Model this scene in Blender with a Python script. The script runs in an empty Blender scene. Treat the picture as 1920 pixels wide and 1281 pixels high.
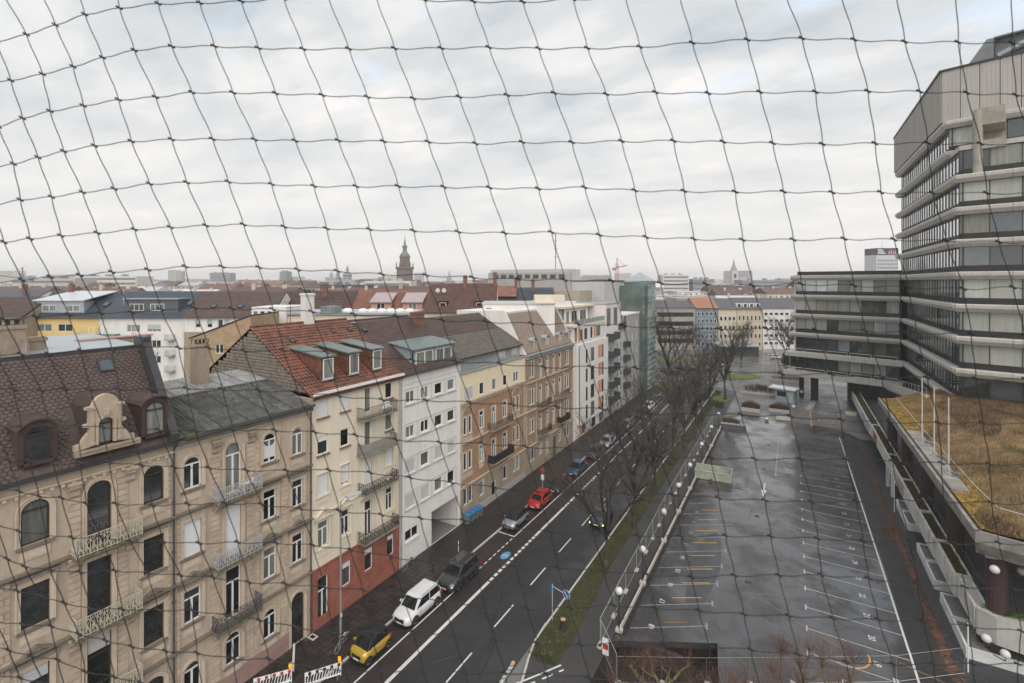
import bpy, math, random
from math import sin, cos, pi, atan, atan2, sqrt, radians, hypot
from mathutils import Vector, Matrix
S = bpy.context.scene
COL = S.collection
A = atan(527 / 895)          # the street runs along +Y, the view is turned 30.5 degrees to the left of it
EYE = 27.2
SA, CA = sin(A), cos(A)

# ------------------------------------------------------------------ camera, sky, sun, exposure
cam = bpy.data.cameras.new("camera")
cam.lens = 16.78
cam.sensor_width = 36
cam.shift_y = -0.0586
cam.clip_start = 0.05
cam.clip_end = 9000
cam.dof.use_dof = True
cam.dof.focus_distance = 45
cam.dof.aperture_fstop = 9
camo = bpy.data.objects.new("camera", cam)
camo.location = (0, 0, EYE)
camo.rotation_euler = (pi / 2, 0, A)
COL.objects.link(camo)
S.camera = camo

SUN_EL, SUN_AZ = radians(48), radians(142)      # azimuth clockwise from +Y: from behind the camera
W_ = bpy.data.worlds.new("World")
S.world = W_
W_.use_nodes = True
nt = W_.node_tree
nt.nodes.clear()
N = nt.nodes.new
out = N("ShaderNodeOutputWorld")
bg = N("ShaderNodeBackground")
sky = N("ShaderNodeTexSky")
sky.sky_type = 'NISHITA'
sky.sun_disc = False
sky.sun_elevation = SUN_EL
sky.sun_rotation = SUN_AZ
sky.air_density = 1.0
sky.dust_density = 2.0
tc = N("ShaderNodeTexCoord")
sep = N("ShaderNodeSeparateXYZ")
nt.links.new(tc.outputs["Generated"], sep.inputs[0])
# clouds lie on a flat layer: direction divided by height
mx = N("ShaderNodeMath"); mx.operation = 'MAXIMUM'; mx.inputs[1].default_value = 0.0
nt.links.new(sep.outputs[2], mx.inputs[0])
ad = N("ShaderNodeMath"); ad.operation = 'ADD'; ad.inputs[1].default_value = 0.16
nt.links.new(mx.outputs[0], ad.inputs[0])
dv = N("ShaderNodeVectorMath"); dv.operation = 'DIVIDE'
cb = N("ShaderNodeCombineXYZ")
for i_ in range(3): nt.links.new(ad.outputs[0], cb.inputs[i_])
nt.links.new(tc.outputs["Generated"], dv.inputs[0])
nt.links.new(cb.outputs[0], dv.inputs[1])
def wnoise(scale, detail, rough, off):
    mp = N("ShaderNodeMapping"); mp.inputs["Location"].default_value = off
    mp.inputs["Rotation"].default_value = (0, 0, 0.5)
    mp.inputs["Scale"].default_value = (1.0, 1.5, 0.4)
    nt.links.new(dv.outputs[0], mp.inputs[0])
    n = N("ShaderNodeTexNoise"); n.inputs["Scale"].default_value = scale
    n.inputs["Detail"].default_value = detail; n.inputs["Roughness"].default_value = rough
    nt.links.new(mp.outputs[0], n.inputs[0])
    return n
def wramp(src, stops):
    r = N("ShaderNodeValToRGB")
    r.color_ramp.interpolation = 'EASE'
    while len(r.color_ramp.elements) > 1: r.color_ramp.elements.remove(r.color_ramp.elements[-1])
    r.color_ramp.elements[0].position = stops[0][0]; r.color_ramp.elements[0].color = stops[0][1]
    for p, c in stops[1:]:
        e = r.color_ramp.elements.new(p); e.color = c
    nt.links.new(src, r.inputs[0])
    return r
n1 = wnoise(1.9, 9, 0.55, (5.1, 2.7, 0))        # grey and pale cloud
n2 = wnoise(1.1, 7, 0.55, (11.3, 2.1, 0))         # holes of blue
K = 0.66
cl = wramp(n1.outputs[0], [(0.32, (4.3*K, 4.7*K, 5.05*K, 1)), (0.47, (5.4*K, 5.55*K, 5.7*K, 1)), (0.60, (6.45*K, 6.45*K, 6.4*K, 1)), (0.72, (7.6*K, 7.2*K, 6.95*K, 1))])
hole = wramp(n2.outputs[0], [(0.52, (1, 1, 1, 1)), (0.68, (0.45, 0.45, 0.45, 1))])
# paler band over the horizon
hz = wramp(sep.outputs[2], [(0.0, (8.1*K, 7.8*K, 7.5*K, 1)), (0.10, (7.4*K, 7.15*K, 6.9*K, 1)), (0.5, (6*K, 6.1*K, 6.2*K, 1))])
hf = wramp(sep.outputs[2], [(0.0, (0.95, 0.95, 0.95, 1)), (0.15, (0.5, 0.5, 0.5, 1)), (0.38, (0, 0, 0, 1))])
m1 = N("ShaderNodeMixRGB"); nt.links.new(hf.outputs[0], m1.inputs[0]); nt.links.new(cl.outputs[0], m1.inputs[1]); nt.links.new(hz.outputs[0], m1.inputs[2])
blue = N("ShaderNodeMixRGB"); blue.blend_type = 'ADD'; blue.inputs[0].default_value = 1.0
blue.inputs[2].default_value = (3.9*K, 4.5*K, 4.8*K, 1)
nt.links.new(sky.outputs[0], blue.inputs[1])
m2 = N("ShaderNodeMixRGB"); lowf = wramp(sep.outputs[2], [(0.30, (1, 1, 1, 1)), (0.47, (0, 0, 0, 1))])       # the low sky is closed cloud, holes only higher up
hx = N("ShaderNodeMixRGB"); hx.blend_type = 'LIGHTEN'; hx.inputs[0].default_value = 1; nt.links.new(hole.outputs[0], hx.inputs[1]); nt.links.new(lowf.outputs[0], hx.inputs[2])
nt.links.new(hx.outputs[0], m2.inputs[0]); nt.links.new(blue.outputs[0], m2.inputs[1]); nt.links.new(m1.outputs[0], m2.inputs[2])
nt.links.new(m2.outputs[0], bg.inputs[0])
bg.inputs[1].default_value = 0.12
nt.links.new(bg.outputs[0], out.inputs[0])

sd = bpy.data.lights.new("sun", 'SUN')
sd.energy = 1.5
sd.angle = radians(65)
sd.color = (1.0, 0.95, 0.88)
so = bpy.data.objects.new("sun", sd)
so.rotation_euler = (pi / 2 - SUN_EL, 0, -SUN_AZ + pi)
so.location = (0, -30, 80)
COL.objects.link(so)
S.view_settings.view_transform = 'Standard'
S.view_settings.look = 'None'
S.view_settings.gamma = 1
S.view_settings.exposure = 0.8
S.view_settings.use_curve_mapping = False
S.render.engine = 'CYCLES'
S.cycles.max_bounces = 5
S.cycles.diffuse_bounces = 3
S.cycles.transparent_max_bounces = 8

# ------------------------------------------------------------------ materials
MATS = {}
def mat(name, col, rough=0.8, var=0.12, scale=1.5, bump=0.0, stretch=(1, 1, 1), metal=0.0, spec=0.5, rnd=0.0, dirt=None, dirt_amt=0.0, dscale=0.6, bscale=None, rvar=0.0, emit=None, coat=0, streak=0, wet=0):
    if name in MATS: return MATS[name]
    m = bpy.data.materials.new(name); m.use_nodes = True
    t = m.node_tree; L = t.links.new; b = t.nodes["Principled BSDF"]
    b.inputs["Roughness"].default_value = rough
    b.inputs["Metallic"].default_value = metal
    b.inputs["Specular IOR Level"].default_value = spec
    if coat: b.inputs["Coat Weight"].default_value = coat
    c4 = (*col, 1)
    b.inputs["Base Color"].default_value = c4
    m.diffuse_color = c4
    if emit:
        b.inputs["Emission Color"].default_value = (*emit[0], 1); b.inputs["Emission Strength"].default_value = emit[1]
    if var or bump or dirt or rnd or rvar:
        g = t.nodes.new("ShaderNodeNewGeometry")
        mp = t.nodes.new("ShaderNodeMapping"); mp.inputs["Scale"].default_value = stretch
        L(g.outputs["Position"], mp.inputs[0])
        n = t.nodes.new("ShaderNodeTexNoise"); n.inputs["Scale"].default_value = scale; n.inputs["Detail"].default_value = 5; n.inputs["Roughness"].default_value = 0.62
        L(mp.outputs[0], n.inputs[0])
        mr = t.nodes.new("ShaderNodeMapRange"); mr.inputs[1].default_value = 0.3; mr.inputs[2].default_value = 0.7
        mr.inputs[3].default_value = 1 - var; mr.inputs[4].default_value = 1 + var
        L(n.outputs[0], mr.inputs[0])
        mul = t.nodes.new("ShaderNodeVectorMath"); mul.operation = 'SCALE'; mul.inputs[0].default_value = col
        L(mr.outputs[0], mul.inputs["Scale"])
        cur = mul.outputs[0]
        if rnd:
            oi = t.nodes.new("ShaderNodeObjectInfo")
            r2 = t.nodes.new("ShaderNodeMapRange"); r2.inputs[3].default_value = 1 - rnd; r2.inputs[4].default_value = 1 + rnd
            L(oi.outputs["Random"], r2.inputs[0])
            m2_ = t.nodes.new("ShaderNodeVectorMath"); m2_.operation = 'SCALE'
            L(cur, m2_.inputs[0]); L(r2.outputs[0], m2_.inputs["Scale"]); cur = m2_.outputs[0]
        if dirt:
            n3 = t.nodes.new("ShaderNodeTexNoise"); n3.inputs["Scale"].default_value = dscale; n3.inputs["Detail"].default_value = 6
            n3.inputs["Roughness"].default_value = 0.7
            L(mp.outputs[0], n3.inputs[0])
            m3 = t.nodes.new("ShaderNodeMapRange"); m3.inputs[1].default_value = 0.46; m3.inputs[2].default_value = 0.66; m3.inputs[4].default_value = dirt_amt
            L(n3.outputs[0], m3.inputs[0])
            mm = t.nodes.new("ShaderNodeMixRGB"); L(m3.outputs[0], mm.inputs[0]); L(cur, mm.inputs[1]); mm.inputs[2].default_value = (*dirt, 1)
            cur = mm.outputs[0]
        if streak:
            ms = t.nodes.new("ShaderNodeMapping"); ms.inputs["Scale"].default_value = (2.2, 2.2, .16); L(g.outputs["Position"], ms.inputs[0])
            ns = t.nodes.new("ShaderNodeTexNoise"); ns.inputs["Scale"].default_value = 1.3; ns.inputs["Detail"].default_value = 6; ns.inputs["Roughness"].default_value = .7
            L(ms.outputs[0], ns.inputs[0]); rs = t.nodes.new("ShaderNodeMapRange"); rs.inputs[1].default_value = .5; rs.inputs[2].default_value = .72; rs.inputs[4].default_value = streak
            L(ns.outputs[0], rs.inputs[0]); mk = t.nodes.new("ShaderNodeMixRGB"); L(rs.outputs[0], mk.inputs[0]); L(cur, mk.inputs[1]); mk.inputs[2].default_value = (col[0] * .42, col[1] * .4, col[2] * .38, 1); cur = mk.outputs[0]
        L(cur, b.inputs["Base Color"])
        if wet:
            nw = t.nodes.new("ShaderNodeTexNoise"); nw.inputs["Scale"].default_value = .22; nw.inputs["Detail"].default_value = 8; nw.inputs["Roughness"].default_value = .68
            L(g.outputs["Position"], nw.inputs[0]); rw = t.nodes.new("ShaderNodeMapRange"); rw.inputs[1].default_value = .43; rw.inputs[2].default_value = .54; rw.inputs[4].default_value = wet
            L(nw.outputs[0], rw.inputs[0]); L(rw.outputs[0], b.inputs["Coat Weight"]); b.inputs["Coat Roughness"].default_value = .07
        if rvar:
            n4 = t.nodes.new("ShaderNodeTexNoise"); n4.inputs["Scale"].default_value = 0.16; n4.inputs["Detail"].default_value = 7; n4.inputs["Roughness"].default_value = 0.62
            L(g.outputs["Position"], n4.inputs[0])
            m4 = t.nodes.new("ShaderNodeMapRange"); m4.inputs[1].default_value = 0.38; m4.inputs[2].default_value = 0.62
            m4.inputs[3].default_value = max(0.04, rough - rvar); m4.inputs[4].default_value = rough + rvar * 0.6
            L(n4.outputs[0], m4.inputs[0]); L(m4.outputs[0], b.inputs["Roughness"])
        if bump:
            bp = t.nodes.new("ShaderNodeBump"); bp.inputs["Strength"].default_value = min(1, bump); bp.inputs["Distance"].default_value = 0.02
            nb = t.nodes.new("ShaderNodeTexNoise"); nb.inputs["Scale"].default_value = bscale or scale * 6; nb.inputs["Detail"].default_value = 4
            L(mp.outputs[0], nb.inputs[0])
            L(nb.outputs[0], bp.inputs["Height"]); L(bp.outputs[0], b.inputs["Normal"])
    MATS[name] = m
    return m

# ------------------------------------------------------------------ mesh helpers
class M:
    def __init__(s): s.v = []; s.f = []; s.mi = []; s.cur = 0
    def add(s, vs, fs):
        o = len(s.v); s.v += [tuple(p) for p in vs]
        s.f += [tuple(i + o for i in f) for f in fs]; s.mi += [s.cur] * len(fs); return s
    def box(s, x0, x1, y0, y1, z0, z1):
        if x1 < x0: x0, x1 = x1, x0
        if y1 < y0: y0, y1 = y1, y0
        if z1 < z0: z0, z1 = z1, z0
        return s.add([(x0, y0, z0), (x1, y0, z0), (x1, y1, z0), (x0, y1, z0), (x0, y0, z1), (x1, y0, z1), (x1, y1, z1), (x0, y1, z1)],
                     [(3, 2, 1, 0), (4, 5, 6, 7), (0, 1, 5, 4), (1, 2, 6, 5), (2, 3, 7, 6), (3, 0, 4, 7)])
    def quad(s, a, b, c, d): return s.add([a, b, c, d], [(0, 1, 2, 3)])
    def poly(s, pts): return s.add(pts, [tuple(range(len(pts)))])
    def prism(s, pts, d):      # closed polygon (3-D points) extruded by vector d
        n = len(pts); q = [(p[0] + d[0], p[1] + d[1], p[2] + d[2]) for p in pts]
        return s.add(list(pts) + q, [tuple(range(n))[::-1], tuple(range(n, 2 * n))] + [(i, (i + 1) % n, n + (i + 1) % n, n + i) for i in range(n)])
    def cyl(s, x, y, z0, z1, r, n=10, r2=None):
        r2 = r if r2 is None else r2
        a = [(x + r * cos(2 * pi * i / n), y + r * sin(2 * pi * i / n), z0) for i in range(n)]
        b = [(x + r2 * cos(2 * pi * i / n), y + r2 * sin(2 * pi * i / n), z1) for i in range(n)]
        return s.add(a + b, [tuple(range(n))[::-1], tuple(range(n, 2 * n))] + [(i, (i + 1) % n, n + (i + 1) % n, n + i) for i in range(n)])
    def lathe(s, x, y, prof, n=12):       # prof: (radius, z)
        vs = []; fs = []
        for r, z in prof: vs += [(x + r * cos(2 * pi * i / n), y + r * sin(2 * pi * i / n), z) for i in range(n)]
        for k in range(len(prof) - 1):
            fs += [(k * n + i, k * n + (i + 1) % n, (k + 1) * n + (i + 1) % n, (k + 1) * n + i) for i in range(n)]
        fs += [tuple(range(n))[::-1], tuple(range((len(prof) - 1) * n, len(prof) * n))]
        return s.add(vs, fs)
    def tube(s, pts, r, n=4, r2=None):
        P = [Vector(p) for p in pts]; k = len(P); vs = []
        up = Vector((0.13, 0.21, 0.97))
        for i in range(k):
            t = (P[min(i + 1, k - 1)] - P[max(i - 1, 0)])
            if t.length < 1e-9: t = Vector((0, 0, 1))
            t.normalize()
            a = t.cross(up)
            if a.length < 0.1: a = t.cross(Vector((1, 0, 0)))
            a.normalize(); b = t.cross(a)
            rr = r if r2 is None else r + (r2 - r) * i / (k - 1)
            for j in range(n):
                q = P[i] + a * (rr * cos(2 * pi * j / n)) + b * (rr * sin(2 * pi * j / n)); vs.append((q.x, q.y, q.z))
        fs = [(i * n + j, i * n + (j + 1) % n, (i + 1) * n + (j + 1) % n, (i + 1) * n + j) for i in range(k - 1) for j in range(n)]
        fs += [tuple(range(n))[::-1], tuple(range((k - 1) * n, k * n))]
        return s.add(vs, fs)
    def sphere(s, x, y, z, r, n=12, sz=1.0):
        k = n // 2
        return s.lathe(x, y, [(max(0.001, r * sin(pi * i / k)), z - r * sz * cos(pi * i / k)) for i in range(k + 1)], n)
    def mesh(s, name, mats, smooth=False):
        me = bpy.data.meshes.new(name); me.from_pydata(s.v, [], s.f)
        if not isinstance(mats, (list, tuple)): mats = [mats]
        for m in mats: me.materials.append(m)
        if len(mats) > 1: me.polygons.foreach_set("material_index", s.mi)
        if smooth: me.polygons.foreach_set("use_smooth", [True] * len(s.f))
        me.update(); return me

def link(name, me, parent=None, loc=(0, 0, 0), rz=0.0, rot=None, scale=None):
    o = bpy.data.objects.new(name, me); COL.objects.link(o)
    if parent is not None: o.parent = parent
    o.location = loc
    o.rotation_euler = rot if rot else (0, 0, rz)
    if scale: o.scale = scale
    return o
def part(name, mb, mats, parent, smooth=False, label=None, kind=None, **k):
    o = link(name, mb.mesh(name, mats, smooth), parent, **k)
    if label: o["label"] = label
    if kind: o["kind"] = kind
    return o
def tag(o, label, cat, group=None, kind=None):
    if label: o["label"] = label
    if cat: o["category"] = cat
    if group: o["group"] = group
    if kind: o["kind"] = kind
    return o
def thing(name, label, cat, loc=(0, 0, 0), rz=0.0, group=None):
    o = link(name, None, None, loc, rz)
    o.empty_display_size = 0.5
    return tag(o, label, cat, group)
def solo(name, mb, mats, label, cat, group=None, smooth=False, **k):
    return tag(link(name, mb.mesh(name, mats, smooth), None, **k), label, cat, group)
def structure(name, mb, mats, parent=None, label=None, smooth=False, **k):
    o = link(name, mb.mesh(name, mats, smooth), parent, **k)
    if parent is None: o["kind"] = "structure"
    if label: o["label"] = label
    return o
def stuff(name, mb, mats, label=None, cat=None, parent=None, smooth=False):
    o = link(name, mb.mesh(name, mats, smooth), parent)
    o["kind"] = "stuff"
    if label: o["label"] = label
    if cat: o["category"] = cat
    return o
def copy_tree(o, parent=None, loc=None, rz=None, label=None, group=None, scale=None):
    c = o.copy(); COL.objects.link(c)
    if parent is not None: c.parent = parent
    if loc is not None: c.location = loc
    if rz is not None: c.rotation_euler = (0, 0, rz)
    if scale is not None: c.scale = scale
    if label: c["label"] = label
    if group: c["group"] = group
    for ch in list(o.children): copy_tree(ch, c)
    return c
def CW(X, d, z=0.0):          # metres right of / in front of the balcony the photo was taken from -> world
    return (X * CA - d * SA, X * SA + d * CA, z)

# ------------------------------------------------------------------ material palette
WHITE = mat("white_frame", (0.72, 0.73, 0.72), 0.45, 0.04)
DARKF = mat("dark_brown_frame", (0.035, 0.028, 0.025), 0.45, 0.1)
GLASS = mat("window_glass", (0.02, 0.023, 0.024), 0.06, 0.9, 1.1, spec=0.8, rnd=0.7)
GLASS2 = mat("curtained_glass", (0.16, 0.165, 0.155), 0.12, 0.45, 1.2, stretch=(3, 3, 0.3), spec=0.6, rnd=0.5)
SHUT = mat("roller_shutter_white", (0.62, 0.63, 0.64), 0.6, 0.05)
SHUTG = mat("roller_shutter_grey", (0.45, 0.45, 0.44), 0.6, 0.06)
SAND = mat("yellow_sandstone", (0.48, 0.39, 0.30), 0.9, 0.18, 0.9, 0.5, (1, 1, 0.7), dirt=(0.23, 0.18, 0.14), dirt_amt=0.6, dscale=0.9, streak=.35)
SAND2 = mat("weathered_sandstone", (0.36, 0.285, 0.215), 0.9, 0.2, 1.1, 0.5, (1, 1, 0.5), dirt=(0.13, 0.105, 0.08), dirt_amt=0.7, dscale=1.1, streak=.4)
SANDL = mat("pale_sandstone_trim", (0.58, 0.475, 0.37), 0.9, 0.14, 1.4, 0.4, dirt=(0.22, 0.175, 0.135), dirt_amt=0.5, dscale=1.4, streak=.3)
SANDB = mat("sandstone_block", (0.48, 0.385, 0.295), 0.9, 0.14, 2.0, 0.5, rnd=0.09, dirt=(0.2, 0.15, 0.12), dirt_amt=0.4, dscale=1.6)
MOSS = mat("mossy_stone", (0.15, 0.13, 0.085), 0.95, 0.4, 4, 0.6, dirt=(0.06, 0.075, 0.02), dirt_amt=0.8, dscale=3)
CREAM = mat("cream_render", (0.70, 0.625, 0.50), 0.9, 0.05, 0.7, 0.2, (1, 1, 0.3), dirt=(0.5, 0.43, 0.34), dirt_amt=0.3, dscale=0.8, streak=.22)
REDR = mat("red_render", (0.30, 0.105, 0.072), 0.85, 0.14, 1.1, 0.3, dirt=(0.2, 0.07, 0.05), dirt_amt=0.6, dscale=1.2, streak=.4)
WHITER = mat("white_render", (0.71, 0.68, 0.655), 0.9, 0.04, 0.5, 0.1, (1, 1, 0.3), dirt=(0.5, 0.48, 0.46), dirt_amt=0.35, streak=.16)
GREYR = mat("pale_grey_render", (0.46, 0.45, 0.44), 0.9, 0.06, 0.6, 0.1, streak=.25)
MIDGR = mat("mid_grey_render", (0.34, 0.335, 0.33), 0.9, 0.06, 0.6, 0.1)
YELR = mat("yellow_render", (0.66, 0.47, 0.20), 0.9, 0.06, 0.6, 0.1)
CREAMY = mat("pale_yellow_render", (0.70, 0.60, 0.43), 0.9, 0.05, 0.8, 0.1)
OCHRE = mat("ochre_brick", (0.33, 0.205, 0.12), 0.85, 0.18, 2.5, 0.3, dirt=(0.2, 0.12, 0.07), dirt_amt=0.5, dscale=1.5)
OCHRE2 = mat("brown_ochre_brick", (0.31, 0.215, 0.14), 0.85, 0.18, 2.0, 0.3, dirt=(0.17, 0.11, 0.07), dirt_amt=0.5, dscale=1.5)
SLATE = mat("brown_slate", (0.075, 0.05, 0.043), 0.55, 0.3, 3, 0.3, rnd=0.0, dirt=(0.035, 0.028, 0.022), dirt_amt=0.5, dscale=1.0)
REDT = mat("red_clay_tile", (0.19, 0.075, 0.046), 0.6, 0.5, 2.4, 0.3, dirt=(0.065, 0.04, 0.03), dirt_amt=0.85, dscale=0.75)
BROWNT = mat("brown_clay_tile", (0.075, 0.042, 0.035), 0.55, 0.4, 1.5, 0.3, dirt=(0.04, 0.032, 0.028), dirt_amt=0.6)
GREYT = mat("grey_weathered_tile", (0.12, 0.105, 0.09), 0.8, 0.3, 2, 0.3, dirt=(0.06, 0.065, 0.035), dirt_amt=0.5)
NAVYT = mat("blue_grey_tile", (0.04, 0.05, 0.065), 0.4, 0.25, 2, 0.2)
BEIGET = mat("beige_shingle", (0.25, 0.19, 0.15), 0.7, 0.2, 2, 0.2)
ZINC = mat("zinc_sheet", (0.38, 0.42, 0.45), 0.35, 0.12, 1.2, metal=0.3, dirt=(0.2, 0.22, 0.22), dirt_amt=0.4)
DZINC = mat("dark_metal_flashing", (0.05, 0.048, 0.052), 0.45, 0.2, 1.5, metal=0.2)
COPPER = mat("green_grey_copper_sheet", (0.16, 0.20, 0.19), 0.45, 0.2, 1.5, metal=0.2)
FIBRE = mat("fibre_cement_sheet", (0.088, 0.087, 0.08), 0.7, 0.35, 2.2, 0.3, rnd=0.22, dirt=(0.025, 0.026, 0.022), dirt_amt=0.75, dscale=1.6)
FIBREL = mat("wet_pale_cement_sheet", (0.27, 0.27, 0.265), 0.45, 0.25, 2.2, 0.2, rnd=0.15, dirt=(0.12, 0.12, 0.11), dirt_amt=0.7, dscale=1.4)
BRICKG = mat("grey_rubble_stone", (0.22, 0.19, 0.155), 0.95, 0.3, 3.5, 0.8, dirt=(0.12, 0.1, 0.08), dirt_amt=0.6, dscale=1.8)
PIPE = mat("drainpipe_metal", (0.07, 0.07, 0.075), 0.5, 0.1)
PIPEL = mat("pale_drainpipe", (0.42, 0.41, 0.40), 0.5, 0.08)
IRON = mat("black_ironwork", (0.022, 0.021, 0.024), 0.5, 0.15)
IRONY = mat("yellowed_white_ironwork", (0.56, 0.52, 0.42), 0.6, 0.2, 5, dirt=(0.22, 0.19, 0.13), dirt_amt=0.6, dscale=5)
GRIME = mat("blackened_sandstone", (0.20, 0.165, 0.13), 0.95, 0.3, 2.5, 0.6, dirt=(0.075, 0.07, 0.05), dirt_amt=0.8, dscale=2.5)
IRONG = mat("galvanised_ironwork", (0.42, 0.42, 0.43), 0.5, 0.15)
CONC = mat("grey_concrete", (0.50, 0.475, 0.44), 0.85, 0.16, 0.9, 0.4, (1, 1, 0.5), dirt=(0.22, 0.2, 0.175), dirt_amt=0.5, dscale=0.9, streak=.3)
CONCP = mat("ribbed_concrete_panel", (0.40, 0.38, 0.35), 0.85, 0.07, 0.7, 0.2, (1, 1, 0.25), rnd=0.05)
ASPH = mat("wet_road_asphalt", (0.028, 0.0285, 0.030), 0.5, 0.25, 0.5, 0.35, spec=0.35, bscale=30, dirt=(0.018, 0.018, 0.019), dirt_amt=0.4, dscale=0.25, rvar=0.16, wet=.25)
ASPB = mat("wet_bike_lane_asphalt", (0.028, 0.021, 0.021), 0.5, 0.2, 0.7, 0.35, bscale=30, rvar=0.15)
LOT = mat("wet_lot_asphalt", (0.040, 0.037, 0.037), 0.27, 0.35, 0.4, 0.18, stretch=(.5, 1, 1), bscale=24, dirt=(0.017, 0.014, 0.014), dirt_amt=0.7, dscale=0.3, rvar=0.18, wet=.85, spec=.7)
PAINT = mat("road_paint_white", (0.62, 0.62, 0.60), 0.6, 0.2, 3, dirt=(0.2, 0.2, 0.2), dirt_amt=0.5, dscale=3)
PAINTW = mat("worn_white_paint", (0.30, 0.31, 0.32), 0.6, 0.3, 3, dirt=(0.08, 0.08, 0.08), dirt_amt=0.8, dscale=3)
PAINTY = mat("road_paint_yellow", (0.60, 0.33, 0.04), 0.6, 0.2, 3, dirt=(0.15, 0.1, 0.05), dirt_amt=0.6, dscale=3)
PAINTYW = mat("worn_yellow_paint", (0.26, 0.155, 0.05), 0.6, 0.4, 3, dirt=(0.06, 0.055, 0.05), dirt_amt=0.9, dscale=3)

# ------------------------------------------------------------------ openings, windows, roofs, balconies
def arc_pts(w, h, rise, n=8):        # outline of an opening, bottom centre at 0: left bottom, up, over, right bottom
    if rise <= 0: return [(-w / 2, 0), (-w / 2, h), (w / 2, h), (w / 2, 0)]
    hs = h - rise
    R = (w * w / 4 + rise * rise) / (2 * rise); cz = h - R
    a0 = atan2(hs - cz, -w / 2); a1 = atan2(hs - cz, w / 2)
    return [(-w / 2, 0)] + [(R * cos(a0 + (a1 - a0) * i / n), cz + R * sin(a0 + (a1 - a0) * i / n)) for i in range(n + 1)] + [(w / 2, 0)]
def ring(m, w, h, rise, bo, y0, y1, bottom=True, n=8, bi=0.0):
    """frame following an opening: from bi inside.. to bo outside (positive out), y0 front, y1 back"""
    o = arc_pts(w + 2 * bo, h + bo, rise + bo if rise > 0 else 0, n); i = arc_pts(w - 2 * bi, h - bi, max(0.02, rise - bi) if rise > 0 else 0, n)
    if not bottom: pass
    k = len(o)
    for j in range(k - 1):
        a, b, c, d = o[j], o[j + 1], i[j + 1], i[j]
        F = [(p[0], y0, p[1]) for p in (a, b, c, d)]; B = [(p[0], y1, p[1]) for p in (a, b, c, d)]
        m.add(F + B, [(0, 1, 2, 3), (0, 4, 5, 1), (2, 6, 7, 3)])
    if bottom: m.box(-w / 2 - bo, w / 2 + bo, y0, y1, 0, 0.07)
_W = {}
def win_meshes(style, w, h, rise=0.0):
    key = (style, round(w, 2), round(h, 2), round(rise, 2))
    if key in _W: return _W[key]
    fm = M(); t = 0.075; y0, y1 = -0.03, 0.05
    fr = arc_pts(w, h, rise); fi = arc_pts(w - 2 * t, h - t, max(0.02, rise - t) if rise else 0)
    ring(fm, w, h, rise, 0.0, y0, y1, True, bi=t)
    if style in ('cross', 'door', 'dark'):
        tz = h * (0.70 if style != 'dark' else 0.68) if rise == 0 else min(h - rise + 0.05, h * 0.74)
        fm.box(-w / 2 + t, w / 2 - t, y0 - 0.012, y1, tz, tz + 0.085)
        if style != 'dark': fm.box(-0.055, 0.055, y0 - 0.006, y1, 0.07, tz)
    if style == 'two': fm.box(-0.05, 0.05, y0 - 0.006, y1, 0.07, h - t)
    if style == 'three':
        for s_ in (-1, 1): fm.box(s_ * w / 6 - 0.04, s_ * w / 6 + 0.04, y0 - 0.006, y1, 0.07, h - t)
    pm = M(); pts = arc_pts(w - t, h - t / 2, max(0.02, rise - t / 2) if rise else 0)
    pm.poly([(p[0], 0.015, p[1] + (0.03 if p[1] == 0 else 0)) for p in pts])
    if rise == 0: pass
    _W[key] = (fm, pm, {})
    return _W[key]
def sh_mesh(w, h):
    key = ('sh', round(w, 2), round(h, 2))
    if key in _W: return _W[key]
    m = M(); n = max(3, int(h / 0.09)); d = h / n
    for i in range(n):
        z = i * d
        m.add([(-w / 2, -0.055, z), (w / 2, -0.055, z), (w / 2, -0.075, z + d * 0.55), (-w / 2, -0.075, z + d * 0.55), (-w / 2, -0.055, z + d), (w / 2, -0.055, z + d)],
              [(0, 1, 2, 3), (3, 2, 5, 4)])
    m.box(-w / 2, w / 2, -0.08, -0.04, -0.02, 0.02)
    _W[key] = m.mesh("shutter", SHUT); return _W[key]
def sh_mesh_g(w, h):
    me = sh_mesh(w, h)
    k = ('shg', round(w, 2), round(h, 2))
    if k not in _W:
        c = me.copy(); c.materials[0] = SHUTG; _W[k] = c
    return _W[k]

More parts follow.
